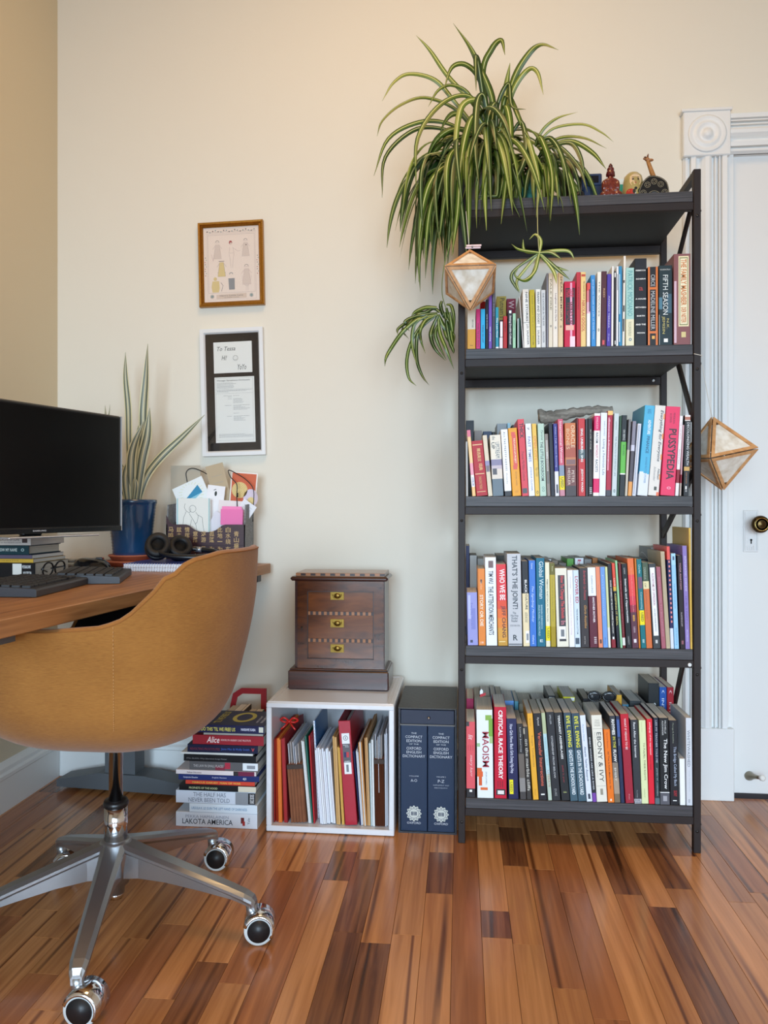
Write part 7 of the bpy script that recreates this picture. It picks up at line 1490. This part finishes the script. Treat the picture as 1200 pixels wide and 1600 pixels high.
def grow(x, y, z, az, el, L, wd, pal, parent, droop=1.0, ymin=None, face=None):
    p = Vector((x, y, z)); d = Vector((math.cos(az) * math.cos(el), math.sin(az) * math.cos(el), math.sin(el))); P = [p.copy()]; ds = L / 14
    for k in range(14):
        if k == 0: wob = Vector((rg.uniform(-.06, .06), rg.uniform(-.03, .05), 0))
        d = (d + wob + Vector((0, 0, -1)) * (.20 * droop * (1 + k * .05))).normalized(); p = p + d * ds
        if p.y > YW - .02: p.y = YW - .02; d.y = 0
        if SX0 - .012 < p.x < SX1 + .01 and p.y > SY0 - .008 and p.z < ZT + .008:
            if P[-1].z >= ZT + .004 and P[-1].y > SY0 - .008 and P[-1].x > SX0 - .012: p.z = ZT + .008; d.z = max(d.z, 0)
            else: p.y = SY0 - .010; d.y = 0
        P.append(p.copy())
    blade(parent, rel(parent, P[::2]), wd * 1.25, SPL[pal], STR, 3, .22, rg.uniform(-1.4, 1.4), base=.6, face=Vector((rg.uniform(-.7, .7), -.8, .6)) if face is None else face)
for k in range(110):      # arching skirt of the main crown
    side = rg.random()
    az = rg.uniform(PI * .80, PI * 1.62) if side < .74 else rg.uniform(-.9, .2)
    el = rg.uniform(.25, 1.15); L = rg.uniform(.20, .42) if az > PI * .8 else rg.uniform(.22, .36)
    grow(.095 - .03 + rg.uniform(-.05, .04), 2.24 + rg.uniform(-.04, .03), ZT + .15 + rg.uniform(0, .04), az, el, L, rg.uniform(.010, .016), rg.choice([0, 1, 1, 0, 2]), sp, rg.uniform(.9, 1.35))
for k in range(40):      # a second crown further along the shelf
    az = rg.uniform(-1.5, .5) if rg.random() < .65 else rg.uniform(-PI, -1.5); el = rg.uniform(.1, 1.0)
    grow(.215 + rg.uniform(-.03, .03), 2.205 + rg.uniform(-.03, .03), ZT + .125, az, el, rg.uniform(.18, .30), rg.uniform(.009, .013), rg.choice([0, 1, 0, 2]), sp, rg.uniform(1.1, 1.5))
for k in range(42):      # curtain hanging past the shelf end
    az = rg.uniform(PI * .9, PI * 1.45); el = rg.uniform(-.1, .7)
    grow(.00 + rg.uniform(-.06, .04), 2.16 + rg.uniform(-.06, .08), ZT + .10 + rg.uniform(-.02, .05), az, el, rg.uniform(.22, .37), rg.uniform(.010, .016), rg.choice([0, 1, 1, 0]), sp, rg.uniform(1.0, 1.9))
# plantlets on runners
bp = thing('spider_plantlet', PX(843, 392, 2.04), 'small spider plantlet dangling on a runner below the top shelf', 'plant', 'plantlets hanging off the spider plant')
q = MB(); q.tube(catmull(rel(bp, [PX(x, y, yy) for x, y, yy in ((840, 290, 2.085), (840, 320, 2.07), (840, 355, 2.045), (842, 392, 2.04))]), 5), .0011, 6); q.build('runner', mat('#b8b47c', .6), bp)
b6 = [([(790, 270), (745, 262), (735, 210)], 0), ([(790, 275), (722, 255), (683, 232)], 0), ([(780, 300), (705, 340), (682, 380), (700, 420), (718, 450)], 1), ([(790, 290), (788, 350), (745, 390), (705, 382)], 0),
      ([(800, 270), (880, 260), (940, 264), (965, 302)], 2), ([(800, 275), (860, 270), (910, 302)], 1), ([(800, 285), (870, 330), (940, 352)], 0), ([(800, 280), (880, 335), (945, 392)], 1), ([(795, 262), (815, 215), (790, 186), (762, 212)], 2),
      ([(800, 300), (870, 350), (885, 410)], 2), ([(785, 300), (740, 350), (706, 400), (722, 450)], 2), ([(795, 290), (780, 360), (745, 395), (700, 370), (720, 330)], 0), ([(800, 290), (840, 310), (905, 350)], 1)]
for i, (P_, pal) in enumerate(b6):
    yy = 2.04; L3 = [PX(560 + x * .35, 300 + y * .35, yy - .012 * j * (1 if i % 2 else -.6)) for j, (x, y) in enumerate(P_)]; L3[0] = bp.location + Vector((0, 0, -.004))
    blade(bp, rel(bp, L3), .0095, SPL[pal], (0, 1, 0), 6, .2, .4, base=.7)
b2 = thing('spider_plantlet', PX(700, 490, 2.14), 'larger spider plantlet tumbling down outside the bookcase post', 'plant', 'plantlets hanging off the spider plant')
q = MB(); q.tube(catmull(rel(b2, [PX(x, y, yy) for x, y, yy in ((712, 330, 2.08), (702, 385, 2.08), (693, 420, 2.085), (691, 460, 2.11), (700, 490, 2.14))]), 5), .0013, 6); q.build('runner', mat('#7a8a44', .6), b2)
c7 = [[(740, 240), (600, 240), (480, 290), (420, 350)], [(750, 310), (560, 330), (390, 380), (320, 450), (310, 540), (395, 640)], [(740, 330), (600, 360), (480, 400), (300, 560), (150, 780), (100, 890), (90, 980)], [(700, 350), (600, 400), (530, 540), (545, 660), (600, 820)],
      [(720, 350), (560, 480), (490, 620), (490, 900), (560, 1100), (645, 1215)], [(620, 340), (460, 450), (430, 700), (490, 960)], [(600, 370), (430, 650), (365, 900), (390, 1120), (485, 1225)], [(750, 350), (690, 480), (665, 600), (720, 760), (850, 910)],
      [(760, 380), (780, 560), (860, 760), (990, 1015)], [(770, 360), (830, 480), (960, 580), (1010, 690)], [(800, 160), (790, 230), (830, 340), (880, 400), (930, 520)], [(860, 200), (920, 220), (970, 360), (990, 560)], [(770, 430), (720, 560), (760, 700), (860, 900)],
      [(840, 300), (900, 650), (940, 760), (1000, 820)], [(900, 300), (930, 500), (950, 700)], [(850, 330), (880, 560), (900, 700)], [(750, 340), (640, 360), (420, 400), (260, 500), (250, 580)], [(760, 330), (820, 460), (870, 620), (950, 740)], [(860, 250), (900, 420), (920, 600), (985, 750)], [(780, 300), (700, 250), (600, 300), (500, 330), (370, 470), (400, 540)]]
for i, P_ in enumerate(c7):
    n_ = len(P_); L3 = [PX(590 + x * .125, 450 + y * .125, 2.14 + (rg.uniform(-.05, .07)) * (j / n_)) for j, (x, y) in enumerate(P_)]
    for v in L3[1:]:
        if v.x > SX0 - .012: v.x = SX0 - .012
    blade(b2, rel(b2, L3), rg.uniform(.010, .0135), SPL[[0, 1, 0][i % 3]], STR, 5, .22, rg.uniform(-.5, .5), base=.6)

# ------------------------------------------------------------------ ornaments on the top shelf
def blob(ells, vox=.003):
    """several ellipsoids fused into one skin"""
    q = MB()
    for c_, r_ in ells: q.ell(Vector(c_), r_, 16, 10)
    me = bpy.data.meshes.new('fused'); me.from_pydata(q.v, [], q.f); o = bpy.data.objects.new('fused', me); C.objects.link(o)
    m1 = o.modifiers.new('r', 'REMESH'); m1.mode = 'VOXEL'; m1.voxel_size = vox; m2 = o.modifiers.new('s', 'SMOOTH'); m2.iterations = 4; m2.factor = .6
    dg = bpy.context.evaluated_depsgraph_get(); ev = o.evaluated_get(dg); m_ = bpy.data.meshes.new_from_object(ev); bpy.data.objects.remove(o)
    m_.polygons.foreach_set('use_smooth', [True] * len(m_.polygons)); return m_
def part_from(me, name, m, parent): me.materials.clear(); me.materials.append(m); mz = min(v.co.z for v in me.vertices); o = bpy.data.objects.new(name, me); o.location.z = max(0, -mz) if mz > -.01 else 0; C.objects.link(o); o.parent = parent; return o
def ztop_(y, Y, px=950): return PX(px, y, Y).z
zb = ZT + .0006
# pale paper carton and colourful figure half hidden by leaves
p = PX(803, 300, 2.165); cbx = thing('carton', (p.x, 2.165, zb), 'pale grey card box with teal lines half hidden by spider plant leaves', 'box')
h = PX(803, 258, 2.165).z - zb
q = MB(); q.box(-.0185, .0185, 0, .04, 0, h, bev=.0006); q.build('body', mat('#c4ccc8', .6), cbx)
q = MB(); line(q, [(-.012, .02), (-.012, h * .6)], .001, -.0004, 0); line(q, [(-.012, h * .6), (.01, h * .6)], .001, -.0004, 0)
for k in range(5): line(q, [(-.008, h * .5 - .009 * k), (.012, h * .5 - .009 * k)], .0007, -.0004, 1)
q.build('print', [mat('#3f9a8c', .6), mat('#8a9490', .6)], cbx)
p = PX(828, 300, 2.17); fg = thing('painted_figurine', (p.x, 2.172, zb), 'small painted seated figurine in teal and red behind the leaves', 'figurine')
H = PX(828, 256, 2.17).z - zb
part_from(blob([((0, 0, H * .2), (.022, .016, H * .22)), ((0, 0, H * .5), (.015, .012, H * .22)), ((-.014, -.006, H * .3), (.01, .008, .02)), ((.014, -.006, H * .3), (.01, .008, .02))], .002), 'robe', mat('#2c7a74', .5, var=.3, bscale=80), fg)
q = MB(); q.ell((0, -.001, H * .80), (.009, .009, .011)); q.build('head', mat('#c08a6a', .5), fg)
q = MB(); q.ell((0, .001, H * .90), (.0095, .0095, .008)); q.build('red_cap', mat('#8c2c28', .5), fg)
q = MB(); q.lathe([(.021, 0), (.023, .004), (.021, .012)], n=20); q.build('base', mat('#a85a34', .5), fg)
# dark brown carved figure
p = PX(889, 300, 2.2); bf = thing('carved_figure', (p.x, 2.20, zb), 'dark brown carved wooden figure behind the drooping leaves', 'figurine')
H = PX(889, 240, 2.2).z - zb
part_from(blob([((0, 0, H * .3), (.014, .012, H * .32)), ((0, 0, H * .62), (.011, .01, H * .18)), ((.008, -.004, H * .5), (.006, .006, .02))], .002), 'body', mat('#3c2820', .5), bf)
q = MB(); q.ell((0, -.002, H * .86), (.008, .008, .012)); q.lathe([(.006, H * .93), (.0001, H)], n=10); q.build('head', mat('#4a3026', .5), bf)
# blue toy truck
Yt = 2.19; p0 = PX(912, 300, Yt); p1 = PX(948, 300, Yt); tr = thing('toy_truck', ((p0.x + p1.x) / 2, Yt, zb), 'dark blue toy vehicle with black wheels beside the red seated figurine', 'toy')
ht = PX(930, 268, Yt).z - zb; hw_ = (p1.x - p0.x) / 2
q = MB(); q.box(-hw_, hw_, 0, .055, .014, ht * .62, bev=.003); q.build('body', mat('#1f3354', .35), tr)
q = MB(); q.box(-hw_ + .004, hw_ - .012, .004, .05, ht * .62, ht * .97, bev=.003); q.box(-hw_ - .004, -hw_ + .006, .006, .048, ht * .5, ht * 1.05, bev=.003); q.build('cab', mat('#24395c', .35), tr)
q = MB(); q.box(-.014, .010, .0028, .0042, ht * .70, ht * .90); q.build('window', mat('#0d1420', .1), tr)
for x in (-hw_ + .006, hw_ - .012):
    for y in (-.004, .048):
        q = MB(); q.lathe([(.0001, -.006), (.010, -.006), (.016, -.005), (.017, 0), (.016, .005), (.010, .006), (.0001, .006)], n=24, M=Matrix.Translation((x, y + .003, .017)) @ Matrix.Rotation(PI / 2, 4, 'X')); wl = q.build('wheel', mat('#1c1c1e', .6), tr)
        q = MB(); q.lathe([(.0001, -.0068), (.006, -.0066)], n=14, M=Matrix.Translation((x, y + .003 if y > 0 else y + .003, .017)) @ Matrix.Rotation(PI / 2, 4, 'X')); q.lathe([(.0001, .0072), (.006, .0066)], n=14, M=Matrix.Translation((x, y + .003, .017)) @ Matrix.Rotation(PI / 2, 4, 'X')); q.build('hubcap', mat('#8a8c90', .4), wl)
# black shoe-like trinket to its side
p = PX(899, 300, 2.15); sh = thing('toy_car', (p.x + .004, 2.150, zb), 'small black toy car before the blue toy vehicle', 'toy')
part_from(blob([((0, 0, .012), (.026, .012, .010)), ((.008, 0, .022), (.013, .010, .009))], .002), 'body', mat('#18181b', .3), sh)
for x in (-.015, .015):
    for y in (-.011, .011): q = MB(); q.lathe([(.0001, -.003), (.006, -.003), (.006, .003), (.0001, .003)], n=16, M=Matrix.Translation((x, y, .006)) @ Matrix.Rotation(PI / 2, 4, 'X')); q.build('wheel', mat('#0c0c0c', .7), sh)
# teal card
p = PX(968, 300, 2.24); tc_ = thing('teal_card', (p.x, 2.245, zb), 'teal card propped between the red figurine and the nesting doll', 'card'); H = PX(968, 279, 2.24).z - zb
q = MB(); q.box(-.016, .02, 0, .0015, 0, H); q.build('sheet', mat('#2aa692', .5), tc_); q = MB(); q.box(-.016, .02, -.0003, 0, H * .85, H); q.build('white_border', mat('#dfe8e4', .6), tc_)
# seated red figurine
Yb = 2.150; p = PX(954, 300, Yb); bd = thing('seated_figurine', (p.x, Yb, zb), 'glossy dark red seated meditating figurine on the top shelf', 'figurine'); H = PX(954, 255, Yb).z - zb; zz0 = zb - 0
part_from(blob([((0, 0, H * .13), (.0275, .017, H * .14)), ((-.018, -.006, H * .13), (.0125, .012, H * .11)), ((.018, -.006, H * .13), (.0125, .012, H * .11)), ((0, 0, H * .38), (.0165, .0115, H * .26)), ((0, 0, H * .52), (.0195, .0105, H * .085)), ((-.0185, -.001, H * .38), (.0062, .008, H * .17)), ((.0185, -.001, H * .38), (.0062, .008, H * .17)), ((-.012, -.011, H * .24), (.009, .005, .004)), ((.012, -.011, H * .24), (.009, .005, .004)), ((0, 0, H * .60), (.0075, .007, H * .07))], .0014), 'body', mat('#6e2a20', .22, coat=.4, var=.35, bscale=120), bd)
hd = part_from(blob([((0, 0, H * .725), (.0118, .0112, H * .115)), ((0, 0, H * .83), (.0100, .0098, H * .07)), ((0, -.0098, H * .70), (.002, .0025, .004)), ((-.0105, .001, H * .69), (.002, .003, .006)), ((.0105, .001, H * .69), (.002, .003, .006))], .0013), 'head', mat('#5c1c1c', .22, coat=.4), bd)
q = MB(); q.lathe([(.006, H * .87), (.0055, H * .93), (.003, H * .97), (.0001, H * 1.0)], n=14); q.build('topknot', mat('#4a1416', .25), bd)
# nesting doll
Ym = 2.165; p = PX(989, 300, Ym); md = thing('nesting_doll', (p.x, Ym, zb), 'painted wooden nesting doll with yellow headscarf and red shawl', 'figurine'); H = PX(989, 269.5, Ym).z - zb
q = MB(); q.lathe([(.021, 0), (.0275, H * .18), (.0285, H * .36), (.0265, H * .5), (.0265, H * .66), (.0235, H * .84), (.014, H * .96), (.0001, H)], n=32); q.build('body', mat('#a8965e', .3, coat=.4, var=.1, bscale=60), md)
def on_doll(q, ang, z, r, w_, h_, mi, n=14):
    P = []
    for k in range(n):
        a = 2 * PI * k / n; t = ang + w_ * math.cos(a) / r; zz1 = z + h_ * math.sin(a); P.append((r * math.sin(t), -r * math.cos(t), zz1))
    q.add(P, [tuple(range(n))], mi)
q = MB(); on_doll(q, 0.05, H * .62, .0272, .0165, .0175, 0, 20); q.build('face', mat('#dcb98a', .3, coat=.4), md)
q = MB()
for sg in (-1, 1): on_doll(q, .05 + sg * .26, H * .65, .0277, .0030, .0020, 0, 10); line_ = None
for sg in (-1, 1): on_doll(q, .05 + sg * .26, H * .71, .0277, .0036, .0008, 0, 8)
on_doll(q, .05, H * .60, .0278, .0009, .0026, 2, 8); on_doll(q, .05, H * .53, .0278, .0028, .0011, 1, 8); q.build('features', [mat('#2a1a14', .4), mat('#b8403a', .4), mat('#b88a60', .4)], md)
q = MB(); on_doll(q, -.45, H * .22, .0290, .013, .010, 0); on_doll(q, .55, H * .25, .0290, .009, .009, 1); on_doll(q, .05, H * .34, .0289, .004, .004, 2); on_doll(q, -.1, H * .24, .0291, .004, .006, 2); on_doll(q, .3, H * .14, .0289, .006, .004, 3); q.build('painted_shawl', [mat('#b8382c', .3), mat('#3c4a2c', .3), mat('#2a2a20', .3), mat('#d8b04c', .3)], md)
# giraffe
Yg = 2.20; gr_ = thing('giraffe_figurine', (PX(1018, 300, Yg).x, Yg, zb), 'small carved wooden giraffe rising behind the ornate metal box', 'figurine')
G0 = gr_.location
q = MB(); pts = [PX(x, y, Yg) - G0 for x, y in ((1027, 300), (1024, 285), (1018, 268), (1013, 254), (1011, 249))]; q.tube(catmull(pts, 4), [.0085 - .004 * min(1, i / 14) for i in range(17)], 12); 
nk = q.build('neck', mat('#a8743e', .45, var=.2, bscale=150), gr_)
hc_ = PX(1011, 249, Yg) - G0
part_from(blob([((hc_.x, 0, hc_.z), (.0065, .006, .006)), ((hc_.x + .009, -.001, hc_.z - .003), (.009, .005, .0042)), ((hc_.x - .007, 0, hc_.z + .002), (.004, .004, .003))], .0012), 'head', mat('#a06a3e', .4), gr_)
q = MB()
for sg in (-1, 1): q.tube([(hc_.x + .002, .003 * sg, hc_.z + .004), (hc_.x + .002, .004 * sg, hc_.z + .013)], .0014, 6); q.ell((hc_.x - .006, .005 * sg, hc_.z + .004), (.004, .0015, .0025), 8, 6)
q.build('horns', mat('#6a4024', .5), gr_)
q = MB(); bl = [(0.004, 0, .012)]; 
part_from(blob([((.014, 0, .045), (.026, .012, .014)), ((.008, 0, .052), (.010, .009, .014))], .002), 'body', mat('#a8743e', .45), gr_)
for x in (.0, .030):
    for y in (-.006, .006): q = MB(); q.tube([(x, y, .04), (x, y, 0)], [.0042, .0028], 8); q.build('leg', mat('#9a683a', .5), gr_)
# ornate half-round metal box
Yx = 2.135; pa, pb_ = PX(997, 300, Yx), PX(1047, 300, Yx); R0 = (pb_.x - pa.x) / 2; H = PX(1022, 273, Yx).z - zb
bxo = thing('ornate_box', ((pa.x + pb_.x) / 2, Yx, zb), 'black and silver scalloped half-round metal ornament at the shelf end', 'ornament')
P = []
for k in range(41): a = PI * k / 40; s_ = 1 - .045 * abs(math.cos(2.5 * a)); P.append((R0 * math.cos(a) * s_, H * math.sin(a) ** .8 * s_))
q = MB(); q.poly(P, 0, .022); q.build('body', mat('#1c1a18', .35, metal=.4), bxo)
q = MB(); ms_ = 0
line(q, [(x * .96, z * .96) for x, z in P], .0014, -.0006, 0)
for k in range(5):
    a = PI * (k + .5) / 5; cx, cz = R0 * .70 * math.cos(a), H * .70 * math.sin(a); line(q, arc(cx, cz, .0075, 0, 2 * PI, 14), .0012, -.0006, 0)
    for j in range(5): b_ = 2 * PI * j / 5; disc(q, cx + .0038 * math.cos(b_), cz + .0038 * math.sin(b_), .0014, -.0008, 0, 8)
line(q, arc(0, 0, R0 * .42, 0, PI, 12), .0012, -.0006, 0); line(q, arc(0, 0, R0 * .34, 0, PI, 12), .0008, -.0006, 0)
q.build('silver_tracery', mat('#b4ac94', .3, metal=.9), bxo)
q = MB(); disc(q, 0, .003, R0 * .28, -.0007, 0, a0=0, a1=PI); q.build('dark_window', mat('#4a5058', .3), bxo)

# ------------------------------------------------------------------ driftwood over the second row, sunglasses on the lowest row
Yd = 2.205; dwp = [PX(x, y, Yd) for x, y in ((842, 650.5), (858, 652), (880, 648), (905, 644), (930, 640.5), (957, 640.5))]
maxh = max(r_[3] for r_ in [(0, 0, 0, 0)])
dw = thing('driftwood', dwp[2], 'weathered grey driftwood branch lying across the tops of the second book row', 'driftwood')
q = MB(); PT = catmull(rel(dw, dwp), 6); N = len(PT); q.tube([p + Vector((0, 0, .0015 * math.sin(i * 1.3))) for i, p in enumerate(PT)], [.0195 - .010 * (i / (N - 1)) + .0015 * math.sin(i * 2.1) for i in range(N)], 14)
q.build('branch', streaky('driftwood', '#6e675e', '#b0a89c', (3, 30, 30), .85, 4, 6, bump=.6), dw)
q = MB(); e0 = PT[0]; q.lathe([(.0001, 0), (.010, .0006), (.0185, .0)], n=16, M=Matrix.Translation(e0 + Vector((-.0008, 0, 0))) @ Matrix.Rotation(-PI / 2, 4, 'Y')); q.build('cut_end', mat('#a08a70', .9, var=.2, bscale=200), dw)
Ysg = 2.262; sg_c = PX(940, 1093, Ysg); zsg = sg_c.z
sgl = thing('sunglasses', (sg_c.x, Ysg, zsg - .004), 'black folded sunglasses lying on top of the lowest book row', 'sunglasses')
q = MB()
for dx in (-.021, .021): q.tube([(dx + .018 * math.cos(a), -.006 + .004 * math.sin(a), .014 + .013 * math.sin(a)) for a in [2 * PI * i / 18 for i in range(18)]], .0024, 6, closed=True)
q.tube([(-.004, -.006, .018), (0, -.007, .020), (.004, -.006, .018)], .0022, 6); q.build('frame', mat('#0f0f11', .2), sgl)
q = MB()
for dx in (-.021, .021): q.ell((dx, -.005, .014), (.016, .001, .0115), 14, 8)
q.build('lenses', mat('#26282c', .08), sgl)
for s_ in (-1, 1):
    q = MB(); q.tube([(.04 * s_, -.004, .018), (.036 * s_, .012, .012), (-.01 * s_, .014, .006 + .003 * s_)], .002, 6); q.build('temple', mat('#0f0f11', .2), sgl)
# paper slip curling out of the third row, flagged bookmark in the lowest row
ps = thing('paper_slip', PX(1012, 876, 2.20), 'curled white paper slip sticking out above the third book row', 'paper')
q = MB(); c_ = catmull(rel(ps, [PX(x, y, 2.20) for x, y in ((1016, 884), (1012, 873), (1006, 865), (1002, 863), (1001, 866))]), 6); vs = []
for p in c_: vs += [tuple(p), tuple(p + Vector((.003, .014, .001)))]
q.add(vs, [(2 * i, 2 * i + 1, 2 * i + 3, 2 * i + 2) for i in range(len(c_) - 1)], 0, True); q.build('strip', mat('#e8eaec', .5), ps)
bm = thing('bookmark', PX(752, 1083, 2.21), 'small white and red folded bookmark poking up from the lowest book row', 'bookmark')
q = MB(); q.add([(-.004, 0, -.004), (.004, 0, -.004), (.005, .001, .006), (0, .002, .012), (-.004, .001, .005)], [(0, 1, 2, 3, 4)]); q.build('white_flap', mat('#f0f0f0', .5), bm)
q = MB(); q.add([(-.004, -.001, -.012), (.012, -.001, -.006), (.013, -.001, .002), (-.003, -.001, -.003)], [(0, 1, 2, 3)]); q.build('red_flap', mat('#c02430', .5), bm)
